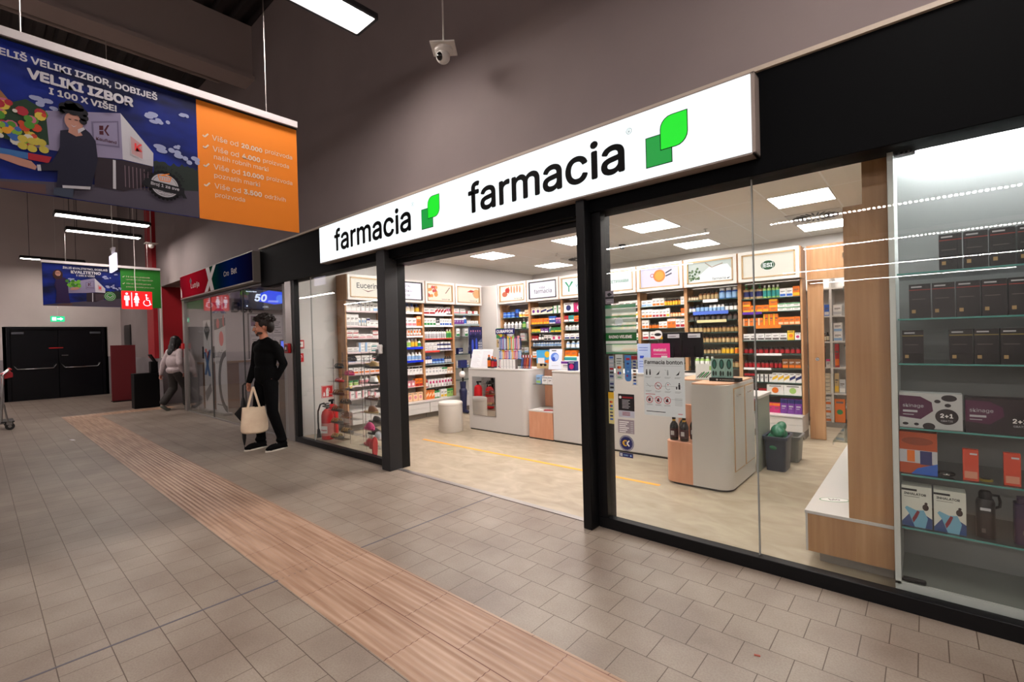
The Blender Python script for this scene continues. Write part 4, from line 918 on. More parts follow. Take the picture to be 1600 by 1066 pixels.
R['B1'] = [[(2, 'box', .09, .13, 'c', 'v', 3, 'cream carton'), (2, 'box', .12, .12, 'c', 'n', 4, 'wide cream carton'), (2, 'box', .075, .14, 'w', 'g', 2, 'white green carton')],
           [(6, 'box', .075, .11, 'o', 'y', 0, 'orange carton'), (2, 'box', .08, .07, 'b', 'w', 0, 'blue carton', 2), (2, 'box', .07, .11, 'v', 'p', 1, 'violet carton')],
           [(2, 'box', .09, .07, 'y', 'g', 0, 'yellow carton'), (2, 'box', .08, .09, 'v', 'w', 0, 'violet carton'), (1, 'bottle', .05, .11, 'w', 't', 0, 'teal white bottle'), (3, 'box', .07, .09, 'g', 'y', 0, 'green carton')],
           [(2, 'box', .06, .09, 'r', 'w', 0, 'red carton'), (2, 'bottle', .055, .11, 'k', 'w', 0, 'black bottle'), (2, 'box', .07, .10, 'w', 'k', 0, 'white black carton'), (2, 'box', .1, .09, 'w', 'm', 3, 'white magenta carton')],
           [(11, 'bottle', .05, .085, 'w', 'e', 3, 'small white blue bottle')], [(5, 'box', .10, .12, 'w', 'o', 0, 'white orange carton')], [], []]
R['B2'] = [[(1, 'box', .18, .17, 'w', 'n', 3, 'white navy carton'), (2, 'box', .2, .16, 'm', 'w', 3, 'large magenta carton')], [(1, 'box', .08, .11, 'r', 'w', 0, 'red carton'), (1, 'box', .1, .11, 't', 'w', 0, 'teal carton'), (2, 'box', .1, .10, 'o', 'r', 0, 'orange carton'), (2, 'box', .1, .10, 'm', 'w', 0, 'magenta carton')],
           [(9, 'bottle', .055, .09, 'w', 's', 0, 'white bottle')], [(6, 'box', .08, .10, 'w', 'n', 0, 'white navy carton')], [(3, 'bottle', .07, .12, 'e', 'w', 0, 'pale blue bottle'), (3, 'box', .08, .12, 'w', 'y', 1, 'white yellow carton')],
           [(2, 'box', .1, .14, 'o', 'y', 0, 'orange carton'), (2, 'bottle', .08, .15, 't', 'w', 0, 'teal bottle'), (2, 'box', .08, .14, 'n', 'e', 0, 'navy carton')], [], []]
R['B3'] = [[(3, 'box', .09, .09, 'w', 'o', 4, 'white orange carton'), (3, 'box', .09, .12, 'w', 'd', 0, 'white taupe carton')], [(7, 'box', .08, .10, 'w', 'y', 4, 'white yellow carton')], [(4, 'box', .08, .10, 'w', 'l', 0, 'white lime carton'), (3, 'box', .08, .11, 'w', 'y', 2, 'white yellow carton')],
           [(7, 'box', .08, .10, 'w', 'g', 0, 'white green carton')], [(4, 'box', .08, .10, 'w', 'l', 1, 'white lime carton'), (3, 'box', .08, .10, 'c', 'o', 0, 'cream orange carton')], [], [], []]
R['B4'] = [[(2, 'box', .10, .10, 'w', 'e', 0, 'white blue carton'), (3, 'box', .07, .12, 'w', 'o', 0, 'white orange carton'), (6, 'pill', .045, .09, 'o', 'y', 1, 'orange jar'), (1, 'box', .06, .12, 'w', 's', 0, 'plain white carton')],
           [(3, 'box', .065, .13, 'w', 'o', 0, 'white orange carton'), (4, 'box', .06, .12, 'w', 'r', 0, 'white red carton'), (1, 'box', .06, .13, 'w', 'y', 0, 'white yellow carton'), (4, 'pill', .045, .08, 'o', 'h', 1, 'orange jar'), (1, 'box', .06, .12, 'o', 'w', 0, 'orange carton')],
           [(2, 'box', .065, .13, 'w', 'o', 0, 'white orange carton'), (4, 'pill', .045, .08, 'a', 'o', 1, 'amber jar'), (2, 'box', .07, .10, 'w', 'o', 0, 'low white orange carton'), (2, 'box', .075, .14, 'o', 'w', 1, 'tall orange carton'), (2, 'box', .075, .13, 'w', 'r', 0, 'white red carton')],
           [(2, 'box', .08, .12, 'w', 'r', 0, 'white red carton'), (5, 'pill', .05, .07, 'o', 'y', 4, 'orange jar')], [(1, 'box', .12, .10, 'y', 'o', 0, 'yellow carton')], [], [], []]
R['B5'] = [[(4, 'bottle', .035, .075, 'a', 'c', 1, 'tiny amber bottle'), (5, 'bottle', .055, .12, 'a', 'u', 1, 'amber bottle'), (3, 'pill', .085, .15, 'b', 'e', 0, 'large blue bottle')],
           [(2, 'pill', .05, .085, 'n', 'w', 1, 'small dark bottle'), (3, 'pill', .065, .105, 'k', 'e', 1, 'dark bottle blue label'), (4, 'pill', .055, .09, 'w', 'e', 0, 'white blue bottle'), (3, 'pill', .06, .10, 'k', 'w', 1, 'dark bottle white label')],
           [(9, 'pill', .065, .085, 'j', 'd', 1, 'brown bottle')], [(3, 'pill', .065, .11, 'k', 'u', 1, 'dark bottle straw label'), (9, 'pill', .052, .09, 'a', 'q', 1, 'amber bottle straw label')],
           [(12, 'pill', .05, .10, 'a', 'u', 1, 'amber bottle sand label')], [(9, 'pill', .042, .08, 'a', 'u', 1, 'small amber bottle'), (3, 'pill', .05, .11, 'q', 'y', 1, 'golden bottle'), (1, 'pill', .055, .11, 'y', 'o', 1, 'yellow bottle')],
           [(5, 'bottle', .06, .15, 'l', 'w', 0, 'lime bottle'), (5, 'pill', .055, .11, 'a', 'u', 1, 'amber bottle')], [], []]
R['B6'] = [[(3, 'pump', .085, .20, 'u', 'n', 2, 'green topped jug'), (4, 'bottle', .05, .17, 'l', 't', 0, 'green teal bottle'), (2, 'box', .075, .11, 'w', 'b', 0, 'white blue carton'), (1, 'box', .08, .13, 'o', 'y', 0, 'orange carton')],
           [(1, 'box', .10, .075, 'o', 'y', 0, 'stacked orange carton', 2), (3, 'box', .075, .09, 'o', 'y', 0, 'orange carton'), (1, 'box', .10, .08, 'o', 'y', 1, 'taller orange carton', 2), (3, 'box', .085, .05, 'w', 'g', 1, 'white green carton', 2)],
           [(4, 'box', .06, .10, 'o', 'h', 2, 'orange carton'), (3, 'box', .055, .15, 'o', 'y', 2, 'tall orange carton'), (4, 'box', .06, .10, 'o', 'h', 0, 'square orange carton')],
           [(6, 'box', .08, .09, 'w', 'd', 0, 'square white carton'), (1, 'box', .075, .12, 'y', 'o', 3, 'yellow carton'), (1, 'box', .06, .09, 'w', 'm', 3, 'white magenta carton')],
           [(11, 'pill', .05, .085, 'j', 'r', 1, 'red bottle')], [(9, 'pill', .05, .10, 'j', 'r', 1, 'red bottle'), (3, 'box', .07, .12, 'a', 'o', 0, 'brown carton')],
           [(2, 'box', .065, .11, 'k', 'r', 1, 'black red carton'), (4, 'box', .05, .10, 'w', 'k', 2, 'white black carton'), (3, 'box', .065, .12, 'w', 'y', 4, 'white yellow carton'), (2, 'box', .065, .12, 'w', 'n', 4, 'white navy carton')],
           [(3, 'bottle', .05, .08, 'k', 's', 0, 'small black bottle'), (1, 'box', .09, .07, 'r', 'o', 0, 'red carton'), (1, 'box', .19, .13, 'w', 'o', 3, 'wide white carton with fruit'), (1, 'box', .19, .13, 'w', 'l', 3, 'wide white carton with leaf')],
           [(3, 'box', .085, .20, 'm', 'p', 0, 'magenta pack'), (2, 'box', .08, .13, 'm', 'o', 1, 'low magenta pack'), (3, 'box', .08, .19, 'v', 'n', 1, 'violet pack')]]
LAB = dict(A0='wooden shelving unit with white shelves behind the shoe display', A1='shelving unit with two thick bright blue shelf rails', A2='shelving unit below the red flower lightbox', A3='shelving unit in the left corner behind the blue display board',
           B0='shelving unit behind the toothbrush display', B1='shelving unit with dark shelf rails below the black framed lightbox', B2='shelving unit with a large magenta carton, below the green sprout lightbox', B3='shelving unit behind the green framed window sticker',
           B4='shelving unit full of orange and white cartons', B5='shelving unit with rows of amber and dark bottles', B6='shelving unit with orange cartons and rows of red bottles')
ARTS = dict(A0=art_euc, A1=art_slogan, A2=art_flower, A3=art_petal, B0=art_hands, B1=art_vasa, B2=art_sprout, B3=art_diet, B4=art_cup, B5=art_herb, B6=art_esi)
ALB = dict(A0='lightbox with dark lettering above a red swoosh', A1='lightbox with three lines of slogan lettering', A2='lightbox picture of red and orange flowers', A3='lightbox picture of orange petals beside the corner', B0='lightbox picture of hands in warm light', B1='white lightbox with black inner frame and grey lettering',
           B2='lightbox with a green sprout mark', B3='white lightbox with thin green lettering', B4='lilac lightbox with a round orange teacup', B5='lightbox picture of green herbs on white cloth', B6='cream lightbox with a dark green oval mark')
def shelves():
    for u in ZS:
        run, i = u[0], int(u[1]); s0 = (UA + WA * i) if run == 'A' else (UB + WB * i); w = WA if run == 'A' else WB
        if u == 'A0': s0, w = 3.82, .74
        shelf_unit(run, s0, w, ZS[u], LAB[u], run == 'B' or u == 'A3', RAIL.get(u, {}), GREIGE)
        base_unit(run, s0, w, .312, f'white drawer cabinet below {PN[u]}')
        light_box(run, s0, w, ALB[u], ARTS[u], 'black' if u in ('B1', 'A1') else 'tan', col='#fdf6ff' if u in ('A1', 'B1', 'B3') else '#f8ecdc')
        zs = ZS[u] + [.312]
        for k, rws in enumerate(R[u]):
            if not rws: continue
            sh = SH[k] if k < len(ZS[u]) else 'cabinet top'
            top = 2.05 if k == 0 else zs[k - 1] - .012
            rws = [tuple(r[:3]) + (min(r[3], (top - zs[k] - .006) / (r[8] if len(r) > 8 else 1)),) + tuple(r[4:]) for r in rws]
            fill(run, s0, w, zs[k], sh, PN[u], rws)
shelves()
def stock_room():
    b = MB(); b.box(-1.118, -.2, 6.95, 6.99, 2.02, 2.45, WOOD); struct('trim_wood_header', b)
    t = thing('sliding_panel', 'tall wooden sliding panel right of the red bottle shelves', 'door', (-1.04, 7.03, 0))
    b = MB(); b.box(-.085, .085, -.02, .02, 0.004, 2.015, WOOD); b.obj('leaf', t, .003)
    b = MB(); b.lathe([(.022, 0), (.022, .006), (.014, .007), (.0001, .004)], CHROME, Matrix.Translation((.01, -.02, 1.02)) @ Matrix.Rotation(PI / 2, 4, 'X')); b.obj('ring_pull', t)
    t = thing('stockroom_shelf', 'white open stock shelf seen beyond the wooden sliding panel', 'shelf', (-1.6, 8.0, 0))
    b = MB(); b.box(0, 1.6, 0, .36, 0, .07, mat('grey_plinth')); b.obj('plinth', t)
    b = MB(); b.box(0, 1.6, .35, .36, .07, 2.2, WHITE2); b.obj('back_panel', t)
    for x in (0, .58, 1.18, 1.575):
        b = MB(); b.box(x, x + .03, 0, .35, .07, 2.2, WHITE2); b.obj('upright', t)
    zs = [.07, .485, .852, 1.22, 1.585, 1.98]
    for z in zs:
        b = MB(); b.box(.03, 1.575, .003, .35, z - .02, z, WHITE2); b.obj('shelf', t)
    def it(x, z, kind, w, h, bc, ac, st, lab, n=1):
        me = prod(kind, w, h, bc, ac, st)
        for k in range(n):
            o = bpy.data.objects.new(NAME[kind][0], me); COL.objects.link(o); o.location = (x, 8.03, z + k * (h + .0005) + .0003)
            tag(o, (lab if n == 1 else f'{ORD[k + 1]} from bottom, {lab}'), NAME[kind][1], 'goods on the stock shelf')
    it(-1.085, .07, 'box', .12, .12, 'w', 'o', 0, 'orange and white pack on the lowest stock shelf', 3)
    it(-.925, .07, 'box', .12, .33, 'o', 'g', 3, 'tall orange green pack on the lowest stock shelf')
    it(-1.09, .485, 'box', .13, .055, 'c', 's', 2, 'flat cream carton in the stock shelf stack', 5)
    it(-.955, .485, 'box', .05, .28, 'u', 'y', 0, 'narrow yellow carton on the stock shelf'); it(-.89, .485, 'box', .07, .2, 's', 'w', 0, 'grey carton on the stock shelf')
    it(-1.115, .852, 'box', .06, .3, 'k', 'r', 1, 'dark red carton on the middle stock shelf'); it(-1.05, .852, 'box', .05, .12, 'w', 'm', 1, 'white magenta carton on the middle stock shelf')
    it(-.945, .852, 'box', .05, .33, 'r', 'o', 0, 'tall red carton on the middle stock shelf')
    it(-1.09, 1.22, 'bottle', .04, .12, 'a', 'c', 1, 'brown bottle on the upper stock shelf'); it(-1.052, 1.22, 'bottle', .04, .13, 'k', 'c', 1, 'dark bottle on the upper stock shelf'); it(-.93, 1.22, 'box', .1, .13, 'w', 'e', 0, 'white carton on the upper stock shelf', 2)
    it(-1.12, 1.585, 'box', .05, .13, 'o', 'r', 0, 'orange carton near the top of the stock shelf'); it(-1.055, 1.585, 'box', .06, .16, 'b', 'w', 0, 'blue carton near the top of the stock shelf'); it(-.93, 1.585, 'box', .1, .15, 'w', 's', 0, 'white carton near the top of the stock shelf')
stock_room()
# ================================================================== COUNTERS AND THINGS ON THEM
def counters():
    base_black = mat('black_base_line', '#1a1818', .5)  # recessed base strips, black in their own colour
    t = thing('service_counter', 'white rounded service counter with a square mirror in its front', 'counter', (-5.33, 5.03, 0))
    b = MB(); b.prism(rrect(.01, .012, 1.155, .59, .1, 6, (0, 1, 1, 0)), 0, .02, base_black); b.obj('base_strip', t)
    W1 = 1.165; mx0, mx1, mz0, mz1 = .085, .56, .235, .81
    b = MB(); b.prism(rrect(0, 0.004, W1, .6, .11, 8, (0, 1, 1, 0)), .02, .92, WHITE); b.obj('body', t)
    b = MB(); b.prism(rrect(0, 0.0, W1, .6, .11, 8, (0, 1, 1, 0)), .92, .945, WHITE); b.obj('top', t, .004)
    b = MB(); b.box(mx0, mx1, -.002, .004, mz0, mz1, MIRROR); b.box(mx0 - .006, mx1 + .006, .0, .0045, mz0 - .006, mz1 + .006, ALU); b.obj('mirror', t)
    t = thing('niche_cabinet', 'low peach cabinet with recessed panel between the two white counters', 'cabinet', (-4.155, 5.03, 0))
    b = MB(); b.box(0.005, .415, .01, .57, 0, .02, base_black); b.obj('base_strip', t)
    b = MB(); b.prism(rrect(0.0, 0, .42, .58, .03, 4, (1, 0, 0, 0)), .02, .375, ORANGEL); b.obj('body', t)
    b = MB(); b.box(0, .42, .0, .58, .375, .39, WHITE); b.obj('top', t, .002)
    b = MB(); b.box(0, .42, .4, .43, .39, .945, ORANGEL); b.obj('back_panel', t)
    b = MB(); b.box(0.0, .42, .12, .4, .732, .74, SHELFGLASS); b.obj('glass_shelf', t)
    t = thing('service_counter', 'long white service counter behind the black entrance post', 'counter', (-3.73, 5.03, 0))
    b = MB(); b.box(.01, 1.98, .012, .6, 0, .02, base_black); b.obj('base_strip', t)
    b = MB(); b.box(0, 2.0, .004, .6, .02, .92, WHITE); b.obj('body', t, .01)
    b = MB(); b.box(0, 2.0, 0, .6, .92, .945, WHITE); b.obj('top', t, .004)
    # island
    t = thing('island_counter', 'white rounded island counter with wooden top and framed side doors', 'counter', (-1.86, 4.25, 0))
    b = MB(); b.prism(rrect(.012, .012, .572, .77, .12, 8, (1, 1, 0, 0)), 0, .02, base_black); b.obj('base_strip', t)
    b = MB(); b.prism(rrect(0, 0, .262, .30, .09, 8, (1, 0, 0, 0)), .02, .392, ORANGEL); b.obj('low_cabinet', t)
    b = MB(); b.box(.02, .262, .30, .33, .02, .70, ORANGEL); b.obj('niche_back', t)
    b = MB(); b.prism(rrect(.262, 0, .585, .78, .11, 8, (0, 1, 0, 0)), .02, .93, WHITE); b.obj('body', t)
    b = MB(); b.prism(rrect(.0, .33, .27, .78, .02, 2, (0, 0, 0, 0)), .02, .93, WHITE); b.obj('rear_body', t)
    b = MB(); b.prism([(.266, .004), (.47, .004), (.575, .1), (.575, .776), (.0, .776), (.0, .33), (.266, .33)], .93, .945, mat('peach_top', '#d8a888', .35)); b.obj('top', t, .003)
    tan = mat('tan_edge', '#c09a72', .4)
    for y0, y1 in ((.125, .42), (.455, .745)):
        b = MB(); b.box(.585, .590, y0, y1, .16, .90, tan); b.box(.588, .594, y0 + .012, y1 - .012, .172, .888, WHITE); d = b.obj('door', t, .001)
        b = MB(); b.tube([(.594, y0 + .06, .83), (.606, y0 + .065, .83), (.606, y0 + .145, .83), (.594, y0 + .15, .83)], .005, CHROME); b.obj('handle', d)
    t = thing('desk', 'white desk top with a support panel behind the island counter', 'desk', (-1.7, 5.06, 0))
    b = MB(); b.box(0, .46, 0, .5, .725, .755, WHITE); b.obj('desktop', t, .003)
    b = MB(); b.box(.42, .445, .02, .48, 0, .725, mat('grey_green_panel', '#8f958b', .5)); b.obj('support_panel', t)
    b = MB(); b.box(0, .42, .1, .48, .565, .585, WHITE); b.obj('shelf', t)
    b = MB(); b.box(0.0, .02, .02, .48, 0, .725, WHITE); b.obj('support_panel', t)
    def binn(x, y, w, d, h, m, label, liner=None):
        t = thing('waste_bin', label, 'bin', (x, y, 0))
        b = MB(); k = .85
        P0 = rrect(-w / 2 * k, -d / 2 * k, w / 2 * k, d / 2 * k, .03, 3); P1 = rrect(-w / 2, -d / 2, w / 2, d / 2, .03, 3); n = len(P0)
        P2 = rrect(-w / 2 + .01, -d / 2 + .01, w / 2 - .01, d / 2 - .01, .025, 3)
        b.add([(p[0], p[1], 0) for p in P0] + [(p[0], p[1], h) for p in P1] + [(p[0], p[1], h) for p in P2] + [(p[0] * .85, p[1] * .85, .01) for p in P2], [tuple(range(n))[::-1]] + [(j * n + i, j * n + (i + 1) % n, (j + 1) * n + (i + 1) % n, (j + 1) * n + i) for j in range(3) for i in range(n)] + [tuple(3 * n + i for i in range(n))], m)
        b.obj('bucket', t)
        b = MB(); P3 = rrect(-w / 2 - .012, -d / 2 - .012, w / 2 + .012, d / 2 + .012, .035, 3)
        b.add([(p[0], p[1], h - .025) for p in P3] + [(p[0], p[1], h + .004) for p in P3] + [(p[0], p[1], h + .004) for p in P2] + [(p[0], p[1], h - .025) for p in P2], [(j * n + i, j * n + (i + 1) % n, (j + 1) % 4 * n + (i + 1) % n, (j + 1) % 4 * n + i) for j in range(4) for i in range(n)], m); b.obj('rim', t)
    binn(-1.14, 5.34, .2, .3, .34, mat('dark_blue_plastic', '#2c3646', .4), 'dark blue bin holding a green bag beside the island counter')
    binn(-1.12, 5.78, .22, .28, .27, mat('grey_plastic', '#6a6c68', .4), 'grey bin standing behind the dark blue bin')
    b = MB(); r = random.Random(4); g = mat('green_bag_plastic', '#1f6a4c', .35)
    for i in range(9): b.ell((.05 * (r.random() - .5), .12 * (r.random() - .5), .05 + .03 * i * .7), (.08 - .004 * i, .11 - .004 * i, .05), g, (r.random() * .5, r.random() * .5, 0))
    o = b.obj('rubbish_bag', label='crumpled green bag standing out of the dark blue bin', cat='bag', bevel=0); o.location = (-1.14, 5.34, .20)
    m = o.modifiers.new('remesh', 'REMESH'); m.mode = 'VOXEL'; m.voxel_size = .008; m.use_smooth_shade = True
    t = thing('stool', 'round white upholstered stool in front of the mirror counter', 'stool', (-5.46, 4.76, 0))
    sw = mat('white_leatherette', '#ddd6cc', .45)
    b = MB(); b.lathe([(.178, 0), (.183, .01), (.183, .4)], sw, n=40); b.obj('base', t)
    b = MB(); b.lathe([(.183, .4), (.186, .405), (.186, .43), (.176, .446), (.15, .452), (.0001, .455)], sw, n=40); b.obj('seat', t)
    b = MB(); b.box(-5.33, -1.86, 4.105, 4.15, 0.0, .0015, mat('yellow_floor_tape', '#f0a428', .5))
    b.obj('floor_tape', label='long yellow tape line on the shop floor before the counters', cat='tape')
counters()

def counter_items():
    Z = .9455; X = lambda n: mat(n)
    paper = mat('white_paper', '#efedf0', .6); gl = mat('grey_lines', '#b4b2b8', .6)
    for k, (x, lab) in enumerate(((-5.41 + .1, 'left white notice sheet standing on the mirror counter'), (-5.09, 'right white notice sheet standing on the mirror counter'))):
        t = thing('notice_sheet', lab, 'sheet', (x, 5.16, Z), .06, 'notice sheets on the mirror counter')
        M = Matrix.Rotation(-.28, 4, 'X'); b = MB(); b.box(-.105, .105, -.002, .002, 0, .29, ACRYL if False else paper, M)
        F0 = M @ FR((-.105, -.0028, 0), (1, 0, 0), (0, 0, 1))
        for i in range(11): b.poly(rect(.02, .03 + i * .022, .19 - .03 * (i % 3), .033 + i * .022), gl, F0)
        b.obj('sheet', t); b = MB(); b.box(-.1, .1, 0, .09, 0, .004, ACRYL); b.obj('stand', t)
    # red capped bottles group
    for i, (x, c, a) in enumerate(((-4.97, 'k', 'o'), (-4.90, 'k', 'r'), (-4.93, 'n', 'r'))):
        o = bpy.data.objects.new('mouthwash_bottle', prod('bottle', .055, .2 - .02 * i, c, a, 4)); COL.objects.link(o); o.location = (x, 5.10 + (.09 if i == 2 else 0), Z)
        tag(o, ['dark bottle with orange label beside the notice sheets', 'dark bottle with red label beside the toothbrush display', 'navy bottle behind the two dark bottles on the counter'][i], 'bottle')
    # toothbrush display
    t = thing('toothbrush_display', 'clear toothbrush display with dark blue header on the mirror counter', 'display stand', (-4.63, 5.3, Z))
    b = MB()
    for x in (-.22, .22): b.box(x - .004, x + .004, -.1, .1, 0, .6, ACRYL)
    b.box(-.22, .22, .09, .1, 0, .6, ACRYL); b.obj('stand', t)
    for z in (.27, .13):
        b = MB(); b.box(-.215, .215, -.1, .09, z, z + .005, SHELFGLASS); b.obj('shelf', t)
    b = MB(); b.box(-.245, .125, -.115, -.105, .505, .585, mat('header_navy', '#151a5c', .4)); b.text('CURAPROX', FR((-.225, -.1157, .523), (1, 0, 0), (0, 0, 1)), mat('header_white', '#f2f2f6', .5), w=.33, h=.045, bold=.03); b.obj('header', t)
    cols = ['n', 'b', 'v', 'e', 'n', 'y', 'g', 'o', 'l', 'm', 'v', 'p']
    for row, (z, h, n) in enumerate(((.275, .2, 13), (.135, .13, 14), (.0, .125, 9))):
        for i in range(n):
            x = -.2 + .4 * i / (n - 1) if row < 2 else -.2 + .016 * i
            b = MB(); b.box(x - .011, x + .011, -.085, -.06, z, z + h * (.85 + .15 * ((i * 7) % 3) / 2), cm(cols[(i * (row + 1) + row) % 12] if row < 2 else 'mpmvm'[i % 5])); b.box(x - .004, x + .004, -.088, -.085, z + .01, z + h * .8, cm('w')); b.obj('brush_pack', t)
    for i in range(5):
        b = MB(); b.box(0, .052, 0, .05, 0, .135, cm('w')); b.box(.052, .056, 0, .05, 0, .135, cm('d')); b.poly(rect(.008, .03, .044, .034), cm('s'), FR((0, -.0006, 0), (1, 0, 0), (0, 0, 1)))
        o = b.obj('carton', label=f'{ORD[i + 1]} slim white carton from left before the toothbrush display', cat='box', group='slim white cartons before the toothbrush display'); o.location = (-4.70 + i * .058, 5.09, Z)
    t = thing('toothbrush_rack', 'low rack of red and blue toothbrushes at the counter corner', 'display stand', (-4.30, 5.19, Z))
    b = MB(); b.box(-.1, .1, -.04, .06, 0, .006, ACRYL); b.box(-.1, .1, -.04, -.036, 0, .06, ACRYL); b.obj('tray', t)
    for i in range(8):
        b = MB(); x = -.088 + i * .025; b.caps((x, 0, .01), (x + .004, .02, .15), .0065, cm('bnrrorbr'[i]), .005, n=8); b.box(x - .002, x + .009, .012, .022, .16, .195, cm('w' if i % 2 else 'r')); b.obj('toothbrush', t)
    # cards on a pole
    t = thing('card_pole', 'two small picture cards on a pole left of the toothbrush display', 'display card', (-5.0, 5.42, Z))
    b = MB(); b.cyl((0, 0, 0), (0, 0, .6), .006, BLACK); b.lathe([(.05, 0), (.05, .008), (.0001, .01)], BLACK); b.obj('pole', t)
    b = MB(); b.box(-.07, .08, -.012, -.006, .44, .6, cm('g')); F0 = FR((-.07, -.0126, .44), (1, 0, 0), (0, 0, 1)); b.poly(circ(.06, .09, .04), cm('o'), F0); b.poly(circ(.1, .05, .03), cm('y'), lay(F0, 1)); b.obj('upper_card', t)
    b = MB(); b.box(-.07, .07, -.012, -.006, .30, .43, cm('u')); F0 = FR((-.07, -.0126, .30), (1, 0, 0), (0, 0, 1)); b.poly(circ(.05, .08, .02), cm('j'), F0); b.poly(circ(.1, .05, .015), cm('o'), F0); b.obj('lower_card', t)
    # sun card
    t = thing('sun_card', 'blue counter card with a yellow sun and dark sunglasses', 'display card', (-4.08, 5.33, Z))
    b = MB(); b.box(-.13, .13, -.004, .004, 0, .26, mat('sun_card_blue', '#4aa8dc', .5)); F0 = FR((-.13, -.0046, 0), (1, 0, 0), (0, 0, 1))
    b.poly(circ(.19, .2, .045), cm('y'), F0); b.poly(rect(0, 0, .26, .07), cm('u'), F0); b.poly(rect(.02, .07, .14, .15), cm('w'), F0); b.poly(circ(.2, .1, .05, ry=.025), cm('o'), lay(F0, 1)); b.poly(circ(.08, .05, .025, ry=.018), cm('k'), lay(F0, 1)); b.poly(circ(.15, .05, .025, ry=.018), cm('k'), lay(F0, 1)); stroke(b, [(.06, .06), (.17, .06)], .008, cm('k'), lay(F0, 2)); b.obj('card', t)
    b = MB(); b.box(-.1, .1, 0, .07, 0, .004, ACRYL); b.obj('foot', t)
    t = thing('acrylic_poster', 'tall white acrylic poster with a blue swirl above the peach niche', 'display card', (-3.80, 5.2, Z), -.05)
    M = Matrix.Rotation(-.12, 4, 'X'); b = MB(); b.box(-.11, .11, -.003, .003, 0, .28, mat('pale_blue_sheet', '#e2e8f4', .4), M); F0 = M @ FR((-.11, -.0036, 0), (1, 0, 0), (0, 0, 1))
    b.poly(circ(.10, .17, .07, ry=.06), mat('swirl_blue', '#5c86dc', .5), F0); b.poly(circ(.12, .17, .045, ry=.04), mat('swirl_pale', '#a8c0ee', .5), lay(F0, 1)); b.poly(circ(.08, .14, .03), mat('swirl_deep', '#2f54c0', .5), lay(F0, 2)); b.poly(rect(.04, .25, .12, .262), cm('k'), F0); b.poly(rect(.05, .05, .17, .055), cm('s'), F0); b.obj('sheet', t)
    b = MB(); b.box(-.11, .11, -.03, .06, 0, .005, ACRYL); b.obj('foot', t)
    # packs right part
    for nm, x, y, w, h, bc, ac, st, lab in (('carton', -3.60, 5.18, .16, .12, 'w', 'v', 1, 'white violet carton at the left end of the long counter'), ('carton', -3.46, 5.1, .12, .12, 'n', 'm', 3, 'navy carton with magenta spot on the long counter'), ('carton', -3.62, 5.32, .2, .17, 'w', 't', 1, 'teal topped display carton on the long counter'), ('carton', -3.38, 5.3, .07, .25, 'w', 'm', 2, 'tall white display carton beside the black entrance post'), ('carton', -3.27, 5.2, .1, .13, 'b', 'w', 3, 'blue carton beside the black entrance post')):
        o = bpy.data.objects.new(nm, prod('box', w, h, bc, ac, st)); COL.objects.link(o); o.location = (x, y, Z); tag(o, lab, 'box')
    # niche shelf goods
    for x, w, h, bc, ac, st, lab in ((-4.09, .08, .12, 'e', 'l', 0, 'pale blue green carton on the niche glass shelf'), (-3.98, .09, .105, 'w', 's', 1, 'left white carton on the niche glass shelf'), (-3.89, .07, .105, 'w', 's', 1, 'right white carton on the niche glass shelf'), (-3.81, .05, .11, 'a', 'o', 0, 'left amber carton on the niche glass shelf'), (-3.757, .03, .115, 'a', 'y', 0, 'right amber carton on the niche glass shelf')):
        o = bpy.data.objects.new('carton', prod('box', w, h, bc, ac, st)); COL.objects.link(o); o.location = (x, 5.2, .7405); tag(o, lab, 'box')
    b = MB(); b.box(-.07, .07, -.04, .04, 0, .006, cm('w')); o = b.obj('leaflet', label='flat white leaflet lying on the low peach cabinet', cat='leaflet'); o.location = (-4.05, 5.12, .3905)
    b = MB(); b.box(-.08, .08, -.03, .03, 0, .008, cm('r')); o = b.obj('leaflet', label='flat dark red leaflet lying on the low peach cabinet', cat='leaflet'); o.location = (-3.85, 5.13, .3905); o.rotation_euler = (0, 0, .3)
    # long counter, seen through the window
    for x, lab in ((-2.24, 'left black monitor back with a pale label strip'), (-2.0, 'right black monitor back with a pale label strip')):
        t = thing('monitor', lab, 'monitor', (x, 5.42, Z), 0)
        b = MB(); b.box(-.115 if x < -2.1 else -.118, .115, -.02, .012, .17, .46, BLACK); b.obj('screen_housing', t, .006)
        b = MB(); b.box(-.05, .09, -.0225, -.02, .395, .44, cm('s')); b.poly(rect(.01, .015, .1, .022), cm('k'), FR((-.05, -.0228, .395), (1, 0, 0), (0, 0, 1))); b.obj('label_strip', t)
        b = MB(); b.box(-.02, .02, -.03, -.015, .02, .3, BLACK); b.box(-.08, .08, -.08, .08, 0, .012, BLACK); b.obj('stand', t)
    t = thing('round_tag', 'round white tag on a thin wire beside the left monitor', 'tag', (-2.39, 5.36, Z))
    b = MB(); b.cyl((0, 0, 0), (0, 0, .4), .003, CHROME); b.lathe([(.03, 0), (.03, .005), (.0001, .006)], BLACK); b.obj('wire', t)
    b = MB(); Mr = Matrix.Translation((0, -.006, .44)) @ Matrix.Rotation(PI / 2, 4, 'X'); b.lathe([(.0001, -.003), (.052, -.003), (.052, .003), (.0001, .003)], cm('w'), Mr, 24); b.poly(circ(0, .44, .043, ry=.018), cm('k'), FR((0, -.0098, 0), (1, 0, 0), (0, 0, 1))); b.obj('disc', t)
    t = thing('pink_card', 'magenta display card with white lettering behind the window poster', 'display card', (-2.26, 5.12, Z))
